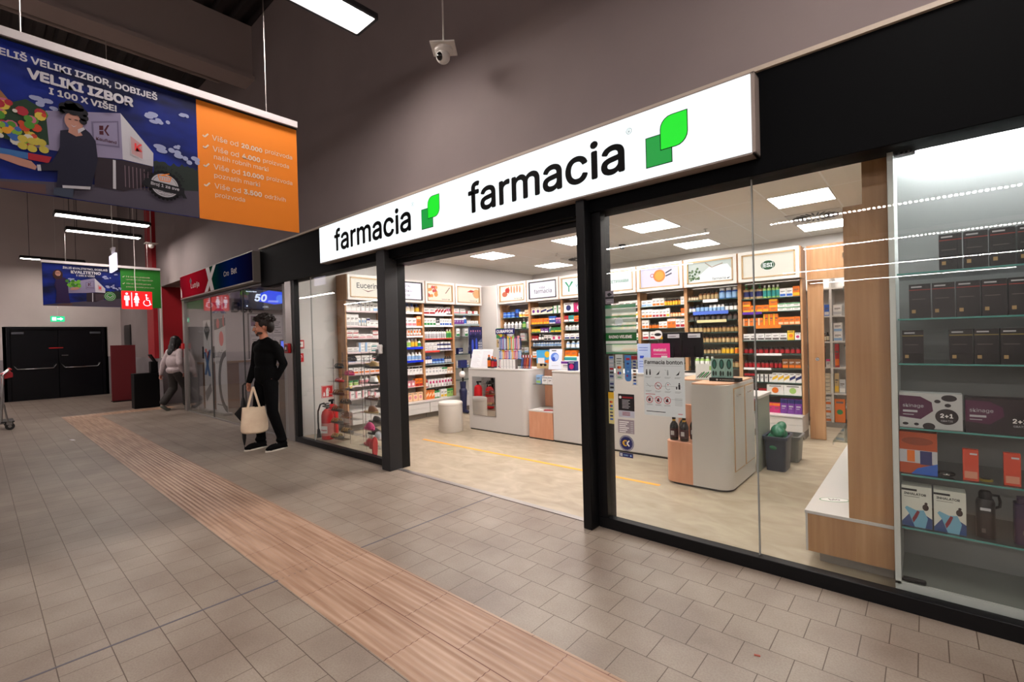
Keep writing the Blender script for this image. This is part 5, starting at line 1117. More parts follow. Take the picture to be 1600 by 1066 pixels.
    b = MB(); b.box(-.11, .11, -.004, .004, .0, .34, mat('magenta_card', '#d02a7a', .5)); F0 = FR((-.11, -.0046, .0), (1, 0, 0), (0, 0, 1)); b.text('melatol', F0, cm('w'), w=.15, x=.03, y=.25, bold=.02); b.poly(rect(.12, .14, .19, .20), cm('w'), F0); b.poly(rect(.03, .215, .19, .22), cm('w'), F0); b.obj('card', t); b = MB(); b.box(-.1, .1, 0, .07, 0, .004, ACRYL); b.obj('foot', t)
    t = thing('blue_leaflet_card', 'pale blue information card left of the magenta card', 'display card', (-2.46, 5.12, Z))
    b = MB(); b.box(-.08, .08, -.004, .004, 0, .34, mat('pale_blue_card', '#b4c4ea', .5)); F0 = FR((-.08, -.0046, 0), (1, 0, 0), (0, 0, 1)); dk = mat('card_blue_ink', '#2446b8', .5)
    for z in (.29, .26, .13, .1, .07): b.poly(rect(.02, z, .13, z + .006), dk, F0)
    b.poly(rect(.03, .17, .08, .20), dk, F0); b.obj('card', t); b = MB(); b.box(-.07, .07, 0, .07, 0, .004, ACRYL); b.obj('foot', t)
    # island top
    t = thing('insole_display', 'black counter tray with three dark green pouches on the island', 'display stand', (-1.38, 4.52, Z + .0005))
    b = MB(); b.box(-.13, .13, -.05, .05, 0, .032, BLACK); b.poly(circ(.07, .016, .009), cm('s'), FR((-.13, -.0506, 0), (1, 0, 0), (0, 0, 1))); b.text('ALPHASONIC', FR((-.13, -.0506, 0), (1, 0, 0), (0, 0, 1)), cm('s'), w=.13, h=.011, x=.09, y=.011, bold=.02); b.obj('tray', t)
    dg = mat('pouch_green_black', '#12302a', .3)
    for i in range(3):
        b = MB(); x = -.095 + i * .064; b.box(x - .03, x + .03, -.006, .006, .03, .205, mat('pouch_clear_teal', '#8fb5ac', .25)); F0 = FR((x - .03, -.0066, .03), (1, 0, 0), (0, 0, 1))
        b.poly(circ(.03, .125, .021, ry=.045), dg, F0); b.poly(circ(.03, .125, .012, ry=.035), mat('pouch_teal', '#2f6a60', .3), lay(F0, 1)); b.poly(circ(.02, .04, .01, ry=.025), dg, F0); b.poly(circ(.042, .04, .008, ry=.022), dg, F0); b.obj('pouch', t)
    t = thing('leaflet_holder', 'white card with green plant picture in a clear holder on the island', 'display card', (-1.60, 4.60, Z + .0005), .1)
    M = Matrix.Rotation(-.15, 4, 'X'); b = MB(); b.box(-.08, .08, -.003, .003, 0, .15, mat('card_white', '#e9e7e0', .5), M); F0 = M @ FR((-.08, -.0036, 0), (1, 0, 0), (0, 0, 1))
    for i in range(5): b.poly([(.01 + .02 * i, .02), (.06 + .02 * i, .07 + .01 * (i % 2)), (.065 + .02 * i, .065), (.02 + .02 * i, .015)], cm('g') if i % 2 else cm('d'), F0)
    b.poly(rect(.125, .09, .155, .13), cm('l'), F0); b.obj('card', t); b = MB(); b.box(-.08, .08, -.03, .05, 0, .004, ACRYL); b.obj('holder', t)
    for i, (x, y, lab) in enumerate(((-1.80, 4.34, 'left black bottle with gold neck on the peach island step'), (-1.70, 4.33, 'right black bottle with gold neck on the peach island step'), (-1.76, 4.46, 'rear left black bottle on the peach island step'), (-1.655, 4.46, 'rear right black bottle beside the white island body'))):
        t = thing('tonic_bottle', lab, 'bottle', (x, y, .3925), 0, 'black bottles on the peach step')
        b = MB(); b.lathe([(.036, 0), (.039, .01), (.039, .13), (.03, .155), (.015, .175), (.014, .2)], mat('dark_bottle_glass', '#0c0a0a', .12), n=18); b.obj('body', t)
        b = MB(); b.lathe([(.0396, .03), (.0396, .11)], mat('dark_red_label', '#3a1418', .5), n=18); b.poly(rect(-.016, .05, .016, .09), cm('s'), FR((0, -.0402, 0), (1, 0, 0), (0, 0, 1))); b.obj('label_band', t)
        b = MB(); b.lathe([(.0155, .178), (.0155, .195)], mat('gold_neck', '#c9a24a', .3, .6), n=14); b.lathe([(.0165, .195), (.0165, .222), (.0001, .224)], BLACK, n=14); b.obj('cap', t)
    o = bpy.data.objects.new('carton', prod('box', .1, .1, 'o', 'k', 2)); COL.objects.link(o); o.location = (-1.36, 5.2, .5855); tag(o, 'orange and black carton on the shelf below the desk top', 'box')
counter_items()

def corner_display():
    t = thing('stocking_display', 'dark blue stocking display board in the left back corner', 'display stand', (-6.52, 6.36, 0), PI / 2)
    nv = mat('board_navy', '#10173f', .45)
    b = MB(); b.cyl((0, .02, 0), (0, .02, 1.6), .014, BLACK); b.lathe([(.13, 0), (.13, .012), (.0001, .014)], BLACK, n=20); b.obj('pole', t)
    b = MB(); b.box(-.17, .19, 0, .012, 1.16, 1.62, mat('board_grey_blue', '#5b6078', .5)); F0 = FR((-.17, -.0007, 1.16), (1, 0, 0), (0, 0, 1)); b.poly([(0, .12), (.12, .1), (.36, .24), (.36, .46), (.02, .46)], nv, F0)
    for i in range(5): b.poly(circ(.05 + .065 * i, .34 + .03 * (i % 2), .025, ry=.04), mat('board_violet', '#3c2f6a', .5), lay(F0, 1)); b.poly(circ(.06 + .06 * i, .38, .012), cm('p'), lay(F0, 2))
    for i in range(4):
        for j in range(3): b.poly(rect(.20 + .04 * i, .03 + .05 * j, .225 + .04 * i, .06 + .05 * j), cm('s'), lay(F0, 1))
    b.obj('board', t)
    for i, (x, z, h) in enumerate(((-.12, 1.02, .4), (-.02, 1.0, .45), (.09, .98, .15))):
        b = MB(); b.box(x - .05, x + .05, -.05, -.03, z, z + h, nv); F0 = FR((x - .05, -.0507, z), (1, 0, 0), (0, 0, 1)); b.poly(circ(.05, h * .6, .03, ry=h * .3), mat('pack_blue_glow', '#3348b0', .4), F0); b.poly(rect(.02, h * .08, .08, h * .2), cm('w'), F0); b.obj('hanging_pack', t)
    t = thing('leg_dummy', 'dark stocking display legs standing left of the blue board', 'display', (-6.5, 6.0, 0), PI / 2)
    b = MB(); b.caps((0, 0, .06), (0, .01, .42), .045, nv, .075); b.caps((0, 0, .05), (0, -.1, .04), .04, nv, .03); b.obj('leg', t)
    b = MB(); b.cyl((0, .01, .42), (0, .01, .6), .05, nv, .06); b.ell((-.04, -.02, .74), (.06, .06, .06), cm('w')); b.cyl((0, .01, .55), (0, .01, .9), .015, BLACK); b.box(-.1, .06, -.05, .03, .86, 1.0, mat('navy_box', '#1b2458', .4)); b.obj('stand', t)
corner_display()

# ================================================================== WALL AND SAFETY THINGS
def safety():
    Mx = lambda y, z: FR((0.0, 0, 0), (0, 1, 0), (0, 0, 1))
    wr = mat('pictogram_white', '#f1ecea', .5)
    t = thing('call_point', 'red fire alarm call point on the white side wall', 'alarm', (-7.048, 3.2, 1.38), PI / 2)
    b = MB(); b.box(-.065, .065, -.035, 0, -.065, .065, RED); b.obj('housing', t, .006)
    b = MB(); b.box(-.045, .045, -.038, -.035, -.04, .04, wr); F0 = FR((0, -.0387, 0), (1, 0, 0), (0, 0, 1)); b.poly(circ(0, 0, .012), cm('k'), F0); stroke(b, [(-.03, 0), (.03, 0)], .004, cm('k'), F0); stroke(b, [(0, -.03), (0, .03)], .004, cm('k'), F0); b.obj('press_plate', t)
    def esign(y, z, w, h, label, kind):
        t = thing('extinguisher_sign', label, 'sign', (-7.049, y, z), PI / 2)
        b = MB(); b.box(-w / 2, w / 2, -.003, 0, -h / 2, h / 2, RED); F0 = FR((0, -.0037, 0), (1, 0, 0), (0, 0, 1))
        b.poly(rrect(-.022, -h * .38, .022, h * .2, .01), wr, F0); b.poly(rect(-.01, h * .2, .01, h * .32), wr, F0); stroke(b, [(.0, h * .3), (.035, h * .25), (.038, 0)], .007, wr, F0)
        if kind:
            b.poly([(-w * .38, -h * .36), (-w * .2, -h * .36), (-w * .22, -h * .1), (-w * .3, .0)], wr, F0); stroke(b, [(-w / 2 + .008, -h / 2 + .008), (w / 2 - .008, -h / 2 + .008), (w / 2 - .008, h / 2 - .008), (-w / 2 + .008, h / 2 - .008), (-w / 2 + .008, -h / 2 + .008)], .004, wr, F0)
        b.obj('plate', t)
    esign(3.2, 1.18, .13, .13, 'upper red extinguisher sign right below the call point', 0)
    esign(3.62, .63, .19, .19, 'lower red extinguisher sign above the floor extinguisher', 1)
    t = thing('fire_extinguisher', 'red floor fire extinguisher with black hose behind the window', 'fire extinguisher', (-6.52, 3.34, 0), .5)
    b = MB(); b.lathe([(.075, 0), (.085, .01), (.085, .34), (.07, .40), (.03, .44)], RED, n=24); b.obj('cylinder', t)
    b = MB(); b.lathe([(.0856, .06), (.0856, .24)], mat('extinguisher_label', '#c9827c', .5), n=24); b.box(-.05, .05, -.087, -.085, .1, .2, wr); b.text('Pastor', FR((-.045, -.0878, .13), (1, 0, 0), (0, 0, 1)), RED, w=.09, bold=.03); b.obj('label', t)
    b = MB(); b.cyl((0, 0, .44), (0, 0, .49), .02, BLACK); b.box(-.015, .015, -.09, .03, .48, .495, BLACK); b.box(-.015, .015, -.08, .03, .51, .522, BLACK); b.box(-.03, .03, -.03, .03, .46, .48, CHROME); b.obj('valve', t)
    b = MB(); b.tube([(0, 0, .47), (-.05, 0, .52), (-.11, 0, .5), (-.15, 0, .40), (-.155, 0, .26), (-.15, 0, .12)], .012, BLACK); b.cyl((-.15, 0, .14), (-.13, -.02, .02), .02, BLACK, .032); b.obj('hose', t)
    t = thing('fire_extinguisher', 'second red extinguisher standing close behind the first', 'fire extinguisher', (-6.68, 3.50, 0), .5)
    b = MB(); b.lathe([(.075, 0), (.082, .01), (.082, .40), (.07, .45), (.03, .48)], RED, n=24); b.obj('cylinder', t)
    b = MB(); b.cyl((0, 0, .48), (0, 0, .53), .018, BLACK); b.box(-.012, .012, -.07, .03, .52, .55, BLACK); b.obj('valve', t)
    t = thing('call_point', 'red alarm box on the aluminium post left of the shop', 'alarm', (-6.86, 2.968, 1.33))
    b = MB(); b.box(-.07, .07, -.04, 0, -.07, .07, RED); b.obj('housing', t, .008); b = MB(); b.box(-.045, .045, -.044, -.04, -.045, .045, mat('dark_red', '#5a0d14', .4)); b.box(-.02, .02, -.047, -.044, -.02, .02, wr); b.obj('press_plate', t)
    t = thing('call_point', 'small red alarm box on the left post of the lottery front', 'alarm', (-11.99, 2.968, 1.40))
    b = MB(); b.box(-.06, .06, -.04, 0, -.06, .06, RED); b.obj('housing', t, .008)
    t = thing('door_sensor', 'small white sensor box on the left entrance post', 'sensor', (-4.405, 2.89, 1.31))
    b = MB(); b.box(-.045, .03, -.035, 0, -.05, .05, wr); b.obj('housing', t, .012); b = MB(); b.box(-.05, -.01, -.045, -.03, -.035, .0, mat('sensor_grey', '#6a6a6c', .3)); b.obj('eye', t)
safety()

# ================================================================== SHOE DISPLAY
def shoes():
    def sandal(main, sole, kind, name):
        t = thing('sandal', '', 'shoe'); b = MB(); L = .265; n = 14; top = []; 
        def outline(k=1.0): return [(L * (i / n - .5), k * .043 * (math.sin(PI * min(1, max(0, i / n))) ** .45) * (1 + .15 * (i / n > .6))) for i in range(n + 1)]
        o = outline(); pts = o + [(x, -y) for x, y in reversed(o[1:-1])]
        b.prism(pts, 0, .022, cm(sole)); b.obj('sole', t, .004)
        if kind == 'sandal':
            for x in (-.045 + .09, .0, -.055):
                b = MB(); P = []; 
                for j in range(9):
                    a = PI * j / 8; P.append((x, -math.cos(a) * .044, .018 + math.sin(a) * .045))
                for s in range(8):
                    p, q = P[s], P[s + 1]; b.add([(p[0] - .014, p[1], p[2]), (p[0] + .014, p[1], p[2]), (q[0] + .014, q[1], q[2]), (q[0] - .014, q[1], q[2]), (p[0] - .014, p[1] * .93, p[2] - .003), (p[0] + .014, p[1] * .93, p[2] - .003), (q[0] + .014, q[1] * .93, q[2] - .003), (q[0] - .014, q[1] * .93, q[2] - .003)], [(0, 1, 2, 3), (7, 6, 5, 4), (0, 4, 5, 1), (3, 2, 6, 7), (0, 3, 7, 4), (1, 5, 6, 2)], cm(main))
                b.obj('strap', t)
        elif kind == 'thong':
            for s in (-1, 1):
                b = MB(); b.tube([(.07, 0, .022), (.05, s * .015, .045), (0, s * .035, .045), (-.03, s * .042, .02)], .006, cm(main)); b.obj('strap', t)
        else:
            b = MB(); vs = []; m = 9; k = 12
            for i in range(m):
                u = i / (m - 1); x = -.01 + u * .125; w = .045 * (1 - u ** 3.2) ** .5 + .002; h = .062 * (1 - u ** 2.2) ** .6 + .008
                if i == 0: w = .042; h = .07
                for j in range(k + 1): a = PI * j / k; vs.append((x, -math.cos(a) * w, .018 + math.sin(a) * h))
            b.add(vs, [(i * (k + 1) + j, (i + 1) * (k + 1) + j, (i + 1) * (k + 1) + j + 1, i * (k + 1) + j + 1) for i in range(m - 1) for j in range(k)], cm(main)); up = b.obj('upper', t); s = up.modifiers.new('thickness', 'SOLIDIFY'); s.thickness = .004
            if kind == 'clog':
                b = MB(); b.tube([(-.005, -.043, .04), (-.06, -.045, .055), (-.11, -.02, .055), (-.115, 0, .055), (-.11, .02, .055), (-.06, .045, .055), (-.005, .043, .04)], .006, cm(main)); b.obj('heel_strap', t)
        return t
    racks = {'first': (-6.33, 3.32), 'second': (-6.08, 3.52), 'third': (-5.22, 3.25), 'fourth': (-5.46, 3.56)}
    def conv(x, z, y): k = y / 3.4; return x * k, 1.4 + (z - 1.4) * k
    D = [('second', -5.90, 1.137, 'k', 'k', 'sandal', 'black sandal on the top glass shelf'), ('fourth', -5.254, 1.145, 'k', 'k', 'clog', 'black strap shoe beside the entrance post'), ('first', -6.254, 1.033, 'k', 'k', 'sandal', 'black sandal at top of the leftmost shoe column'),
         ('third', -5.40, 1.052, 'q', 'k', 'clog', 'green patterned clog with black sole'), ('second', -5.98, .942, 'm', 'm', 'sandal', 'magenta sandal on a glass shelf'), ('first', -6.266, .841, 'p', 'r', 'thong', 'coral thong sandal on a glass shelf'), ('third', -5.40, .853, 'w', 'k', 'mule', 'white slip-on shoe with black sole'),
         ('second', -5.994, .738, 'y', 'k', 'thong', 'thin yellow thong sandal'), ('fourth', -5.22, .754, 'k', 'k', 'mule', 'black slip-on shoe beside the entrance post'), ('first', -6.30, .657, 'a', 'j', 'sandal', 'brown multi strap sandal in the left column'), ('third', -5.457, .64, 'a', 'j', 'thong', 'flat brown sandal in the right column'),
         ('second', -6.10, .545, 'k', 'k', 'sandal', 'black sandal with pale footbed'), ('fourth', -5.25, .557, 'd', 'd', 'mule', 'dark grey clog beside the entrance post'), ('first', -6.34, .423, 'a', 'd', 'sandal', 'brown strap sandal above the tan one'), ('second', -6.10, .345, 'j', 'a', 'clog', 'large brown clog in the middle column'),
         ('third', -5.467, .464, 'a', 'q', 'mule', 'brown and tan slip-on shoe'), ('first', -6.36, .247, 'q', 'd', 'sandal', 'tan sandal low in the left column'), ('fourth', -5.37, .348, 'k', 'd', 'mule', 'dark brown clog in the right column'), ('third', -5.52, .245, 'm', 'm', 'mule', 'bright pink slip-on shoe'),
         ('fourth', -5.40, .19, 'k', 'k', 'mule', 'plain black slip-on shoe below the dark clog'), ('second', -6.09, .14, 'q', 'd', 'sandal', 'beige sandal on the low glass shelf'), ('first', -6.36, .03, 'u', 'd', 'sandal', 'beige sandal on the lowest glass shelf'), ('third', -5.32, .145, 's', 'w', 'mule', 'pale grey clog near the floor'), ('third', -5.53, .03, 'r', 'r', 'mule', 'red slip-on shoe on the lowest glass shelf')]
    cache = {}; shelves_ = {k: [] for k in racks}
    for rk, x, z, main, sole, kind, lab in D:
        ry = racks[rk][1]; X, Zz = conv(x, z, ry); Zz = max(Zz, .02)
        key = (main, sole, kind)
        t = cache[key] if False else sandal(main, sole, kind, lab)
        t['label'] = lab + (' behind the left window' if len((lab).split()) < 12 else ''); t['group'] = 'shoes on the glass display racks'
        t.location = (X, ry, Zz); t.rotation_euler = (0, 0, (PI if hash(lab[0]) % 2 == 5 else 0) + random.uniform(-.2, .2)); shelves_[rk].append((X, Zz))
    for rk, (rx, ry) in racks.items():
        xs = [p[0] for p in shelves_[rk]]; x0, x1 = min(xs) - .15, max(xs) + .15
        t = thing('shoe_rack', f'{rk} clear glass shoe rack behind the left window', 'rack', ((x0 + x1) / 2, ry, 0))
        w = (x1 - x0) / 2; top = max(p[1] for p in shelves_[rk]) + .12
        for sx in (-1, 1):
            b = MB(); b.cyl((sx * (w + .004), .05, 0), (sx * (w + .004), .05, top), .004, CHROME, n=8); b.obj('post', t)
        for X, z in shelves_[rk]:
            b = MB(); b.box(-w, w, -.055, .055, z - .0065, z - .0005, ACRYL); b.obj('shelf', t)
    t = sandal('r', 'r', 'mule', ''); t['label'] = 'red slip-on shoe standing upright on the floor behind the left window'; t.location = (-4.96, 3.13, .125); t.rotation_euler = (0, -PI / 2, .3)
    t['group'] = 'shoes on the glass display racks'
shoes()

# ================================================================== RIGHT END UNIT AND VITRINE
def end_unit():
    t = thing('end_shelving_unit', 'tall wooden end unit with a white topped base beside the vitrine', 'shelving unit', (-.35, 3.28, 0))
    X = lambda x: x + .35
    b = MB(); b.box(X(-.5), X(-.15), .06, 2.05, .0, .07, mat('grey_plinth')); b.obj('plinth', t)
    b = MB(); b.box(X(-.55), X(-.145), 0, 2.1, .07, .295, WOOD); b.obj('base_end', t)
    b = MB(); b.box(X(-.562), X(-.55), 0, 2.1, .07, .295, WHITE); b.obj('drawer_front', t, .002)
    b = MB(); b.box(X(-.565), X(-.145), -.004, 2.1, .295, .3135, WHITE); b.obj('worktop', t, .002)
    b = MB(); b.box(X(-.345), X(-.145), 0, .02, .314, 2.09, WOOD); b.box(X(-.255), X(-.145), 0, .02, 2.09, 2.86, WOOD); b.obj('end_panel', t)
    b = MB(); b.box(X(-.165), X(-.145), .02, 2.1, .314, 2.86, WHITE2); b.obj('back_panel', t)
    for z in (.61, .95, 1.3, 1.65, 1.85):
        b = MB(); b.box(X(-.50) if z < .7 else X(-.36), X(-.166), .12 if z > .7 else .7, 2.08, z - .008, z, SHELFGLASS); b.box(X(-.505) if z < .7 else X(-.365), X(-.50) if z < .7 else X(-.36), .7 if z < .7 else .12, 2.08, z - .03, z, ACRYL); b.obj('glass_shelf', t)
    for k in range(3):
        for z, lv in ((.314, 'worktop'), (.61, 'low glass shelf'), (.95, 'second glass shelf'), (1.3, 'third glass shelf')):
            o = bpy.data.objects.new('carton', prod('box', .09, .14, 'l' if (k + int(z * 10)) % 3 else 'w', 'g', k % 4)); COL.objects.link(o); o.location = (-.35 if z > .7 else -.345, 4.1 + k * .17, z + .0005); o.rotation_euler = (0, 0, -PI / 2)
            tag(o, f'{ORD[k + 1]} green carton from the window on the {lv} behind the wooden end panel', 'box', f'green cartons on the {lv} of the end unit')
    b = MB(); b.poly(circ(0, 0, .085, 30, ry=.04), cm('g'), Matrix.Translation((0, 0, .0008))); b.poly(circ(0, 0, .078, 30, ry=.034), cm('w'), Matrix.Translation((0, 0, .0014))); b.text('bio', Matrix.Translation((-.03, -.015, .002)), cm('d'), w=.06, bold=.02); b.box(-.02, .02, -.01, .01, -.0, .0004, cm('w'))
    o = b.obj('oval_sticker', label='oval green rimmed sticker on the white worktop', cat='sticker'); o.location = (-.45, 3.57, .3136); o.rotation_euler = (0, 0, .5)

    # vitrine
    vb = mat('vitrine_grey_back', '#878887', .45)
    x0, x1 = -.135, 1.5
    t = thing('display_vitrine', 'lit glass display vitrine at the right edge of the window', 'vitrine', (x0, 3.08, 0)); Wd = x1 - x0
    fw = mat('vitrine_white_frame', '#c9cbc6', .4)
    b = MB(); b.box(0, .024, .0, .44, .09, 2.5, fw); b.obj('side_panel', t)
    b = MB(); b.box(Wd - .024, Wd, .0, .44, .09, 2.5, fw); b.obj('side_panel', t)
    b = MB(); b.box(.0, Wd, .0, .44, .062, .104, fw); b.box(.024, Wd - .024, .02, .42, .104, .1055, mat('vitrine_floor', '#7d7f7a', .4)); b.obj('bottom_panel', t)
    b = MB(); b.box(.0, Wd, .04, .44, .0, .062, mat('grey_plinth')); b.obj('plinth', t)
    b = MB(); b.box(.024, Wd - .024, .42, .44, .105, 2.5, vb); b.obj('back_panel', t)
    b = MB(); b.box(.024, Wd - .024, 0, .42, 2.44, 2.46, fw); b.obj('top_panel', t)
    b = MB(); b.box(.06, Wd - .06,   .34, .37, 2.425, 2.44, mat('vitrine_led', '#f4f7fa', .5, emit=300)); b.obj('led_strip', t)
    for z in (1.668, 1.44, 1.215, .89, .655, .385):
        b = MB(); b.box(.03, Wd - .03, .012, .41, z - .008, z, VGLASS); b.box(.03, Wd - .03, .009, .012, z - .008, z, mat('green_glass_edge', '#4f8f88', .2)); b.obj('glass_shelf', t)
    b = MB(); b.box(.026, .11, .004, .03, 2.255, 2.285, CHROME)
    for i in range(4): b.lathe([(.006, 0), (.006, .004), (.0001, .005)], BLACK, Matrix.Translation((.04 + .018 * i, .004, 2.27)) @ Matrix.Rotation(PI / 2, 4, 'X'))
    b.obj('hinge', t)
    b = MB(); b.box(.026, .12, .004, .03, .106, .13, BLACK); b.obj('hinge', t, .008)
    o_ = lambda nm, mb, loc, lab, cat, grp=None: (setattr(mb.obj(nm, None, .001, label=lab, cat=cat, group=grp), 'location', loc))
    def blackbox(w, h, line):
        b = MB(); b.box(0, w, 0, .06, 0, h, mat('black_carton', '#101012', .3)); F0 = FR((0, -.0006, 0), (1, 0, 0), (0, 0, 1)); b.poly(rect(0, h * .82, w, h * .845), line, F0); b.poly(rect(w * .1, h * .9, w * .6, h * .94), cm('s'), F0); b.poly(rect(w * .12, h * .15, w * .3, h * .25), cm('q'), F0); b.poly(rect(w * .12, h * .55, w * .75, h * .57), cm('d'), F0); return b
    red = mat('dull_red_line', '#8a2f28', .4); gold = mat('dull_gold_line', '#8a7a3a', .4)
    for row, (z, xs, h, ln, lv) in enumerate(((1.668, [.055 + .088 * i for i in range(12)], .175, red, 'top'), (1.44, [-.06 + .087 * i for i in range(13)], .17, red, 'second'), (1.215, [-.09] + [.086 + .087 * i for i in range(11)], .165, gold, 'third'))):
        me = blackbox(.082, h, ln).mesh('black_carton')
        for i, x in enumerate(xs):
            o = bpy.data.objects.new('black_carton', me); COL.objects.link(o); o.location = (x, 3.12, z + .0005); tag(o, f'{ORD[i + 1]} black carton from left on the {lv} glass shelf of the vitrine', 'box', f'black cartons on the {lv} vitrine shelf')
    z = .8905
    def skin(w, h, bg, two):
        b = MB(); b.box(0, w, 0, .08, 0, h, bg); F0 = FR((0, -.0006, 0), (1, 0, 0), (0, 0, 1)); mg = mat('plum_print', '#4a1038', .35); dk = mat('near_black_plum', '#14080f', .35)
        b.poly([(0, h * .3), (w * .35, h * .25), (w * .55, h * .5), (w * .53, h * .75), (w * .35, h * .9), (0, h * .92)], mg, F0); b.text('skinage', lay(F0, 2), cm('s'), w=w * .34, x=w * .06, y=h * .56); b.poly(rect(w * .06, h * .44, w * .3, h * .5), cm('s'), lay(F0, 1)); b.poly(rect(w * .06, h * .36, w * .24, h * .38), cm('s'), lay(F0, 1))
        b.poly(circ(w * .76, h * .36, w * .18, ry=h * .22), dk, lay(F0, 1)); b.text('2+1', lay(F0, 2), cm('w'), w=w * .2, x=w * .66, y=h * .33, bold=.03); b.text('GRATIS', lay(F0, 2), cm('s'), w=w * .18, x=w * .67, y=h * .22)
        if two:
            for cx, cy, rx, ry in ((.8, .88, .12, .09), (.62, .78, .05, .05), (.78, .68, .05, .05), (.1, .1, .05, .04), (.28, .1, .04, .04), (.48, .06, .1, .1)): b.poly(circ(w * cx, h * cy, w * rx, ry=h * ry), dk, F0)
        return b
    o_('supplement_box', skin(.235, .175, mat('pale_box', '#b9b8b6', .4), 1), (-.107, 3.12, z), 'pale box with plum blobs and 2+1 mark in the vitrine', 'box')
    o_('supplement_box', skin(.235, .165, mat('plum_black_box', '#1a0a14', .35), 0), (.138, 3.12, z), 'dark plum box right of the pale plum box in the vitrine', 'box')
    o_('supplement_box', skin(.235, .165, mat('plum_black_box'), 0), (.39, 3.12, z), 'farther dark plum box at the right side of the vitrine', 'box')
    z = .6555; b = MB(); b.box(0, .145, 0, .07, 0, .21, mat('burnt_orange', '#b04a20', .4)); F0 = FR((0, -.0006, 0), (1, 0, 0), (0, 0, 1)); b.poly(rect(0, .055, .145, .12), cm('s'), F0); b.poly(rect(.03, .06, .06, .118), cm('o'), lay(F0, 1)); b.poly(rect(.08, .05, .125, .118), cm('n'), lay(F0, 1)); b.poly([(.045, 0), (.145, 0), (.145, .06), (.07, .03)], cm('b'), lay(F0, 2)); b.poly(circ(.07, .165, .06, ry=.02), mat('dark_orange', '#8a3a18', .4), F0); o_('toothpaste_pack', b, (-.11, 3.12, z), 'burnt orange pack with blue corner in the vitrine', 'box')
    for x, lab in ((.125, 'left narrow orange red box in the vitrine'), (.262, 'right narrow orange red box in the vitrine')):
        b = MB(); b.box(0, .055, 0, .03, 0, .15, mat('orange_red', '#c8442a', .4)); F0 = FR((0, -.0006, 0), (1, 0, 0), (0, 0, 1)); b.poly(rect(.006, .012, .05, .045), mat('peach_field', '#cc8a70', .4), F0); b.poly(rect(.025, .125, .05, .133), cm('s'), F0); o_('narrow_box', b, (x, 3.12, z), lab, 'box')
    b = MB(); b.ell((0, 0, .014), (.035, .03, .014), BLACK); b.box(-.012, .012, -.034, -.02, .012, .018, CHROME); o_('oximeter', b, (.066, 3.15, z), 'small black gadget with silver mark beside the orange pack', 'gadget')
    b = MB(); b.lathe([(.026, 0), (.026, .008), (.02, .01), (.0001, .01)], mat('ochre_ring', '#8a7a2a', .4), n=20); b.lathe([(.018, .0105), (.018, .012), (.0001, .012)], BLACK, n=20); o_('round_tin', b, (.205, 3.16, z), 'flat round black and ochre tin between the orange red boxes', 'tin')
    z = .3855
    for x, lab in ((-.105, 'left white inhaler box with blue bear in the vitrine'), (.018, 'right white inhaler box with blue bear in the vitrine')):
        t = thing('inhaler_box', lab, 'box', (x, 3.12, z)); w, h = .116, .205
        b = MB(); b.box(0, w, 0, .08, 0, h, mat('offwhite_box', '#cfd0c4', .4)); b.obj('carton', t); F0 = FR((0, -.0006, 0), (1, 0, 0), (0, 0, 1)); b = MB()
        b.poly([(.0, h * .93), (.06, h * .93), (.06, h * .88), (0, h * .88)], cm('k'), F0); b.text('INHALATOR', F0, cm('k'), w=.085, h=.012, x=.01, y=h * .78, bold=.03); b.poly(rect(.01, h * .73, .07, h * .74), cm('d'), F0)
        be = mat('bear_blue', '#6fa8c0', .45); b.poly([(.0, 0), (w, 0), (w, .05), (.08, .075), (.03, .065), (0, .02)], mat('bear_deep', '#2a4a7a', .45), F0); b.poly([(.05, 0), (.09, .0), (.1, .05), (.085, .09), (.055, .085), (.02, .1), (.012, .09), (.03, .06)], be, lay(F0, 1)); b.poly([(.045, .02), (.06, .05), (.07, .08), (.06, .085), (.04, .04)], mat('scarf_red', '#7a2030', .45), lay(F0, 2))
        b.poly(circ(.092, .105, .012, ry=.016), mat('device_dark', '#2a2020', .4), F0); b.poly(circ(.094, .125, .006), mat('device_dark'), F0); b.obj('printed_front', t)
    t = thing('thermos_bottle', 'black sports bottle with loop handle in the vitrine', 'bottle', (.202, 3.16, z))
    b = MB(); b.lathe([(.033, 0), (.034, .005), (.034, .17), (.028, .185)], mat('matt_black', '#121214', .45), n=24); b.obj('body', t); b = MB(); b.lathe([(.024, .185), (.024, .212), (.018, .222), (.0001, .223)], BLACK, n=20); b.obj('cap', t)
    b = MB(); b.tube([(.02, 0, .205), (.045, 0, .205), (.05, 0, .18), (.048, 0, .155), (.03, 0, .145)], .006, BLACK); b.obj('handle', t); b = MB(); b.poly(rect(-.02, .135, .016, .148), cm('s'), FR((0, -.0346, 0), (1, 0, 0), (0, 0, 1))); b.poly(rect(-.016, .03, -.002, .05), cm('d'), FR((0, -.0346, 0), (1, 0, 0), (0, 0, 1))); b.obj('label', t)
    t = thing('shaker_bottle', 'dark violet squared bottle at the right edge of the vitrine', 'bottle', (.335, 3.16, z))
    b = MB(); b.prism(rrect(-.04, -.035, .04, .035, .015), 0, .19, mat('dark_violet', '#2a1238', .35)); b.obj('body', t, .004); b = MB(); b.prism(rrect(-.03, -.028, .03, .028, .012), .19, .215, mat('dark_violet')); b.obj('cap', t, .003)
    b = MB(); F0 = FR((-.04, -.0356, 0), (1, 0, 0), (0, 0, 1)); b.poly(rect(.03, .13, .06, .145), cm('d'), F0); b.poly(rect(.025, .05, .06, .07), cm('d'), F0); b.obj('label', t)
end_unit()
def lettered(t, M, s, m, **k): b = MB(); b.text(s, M, m, **k); return b.obj('lettering', t)
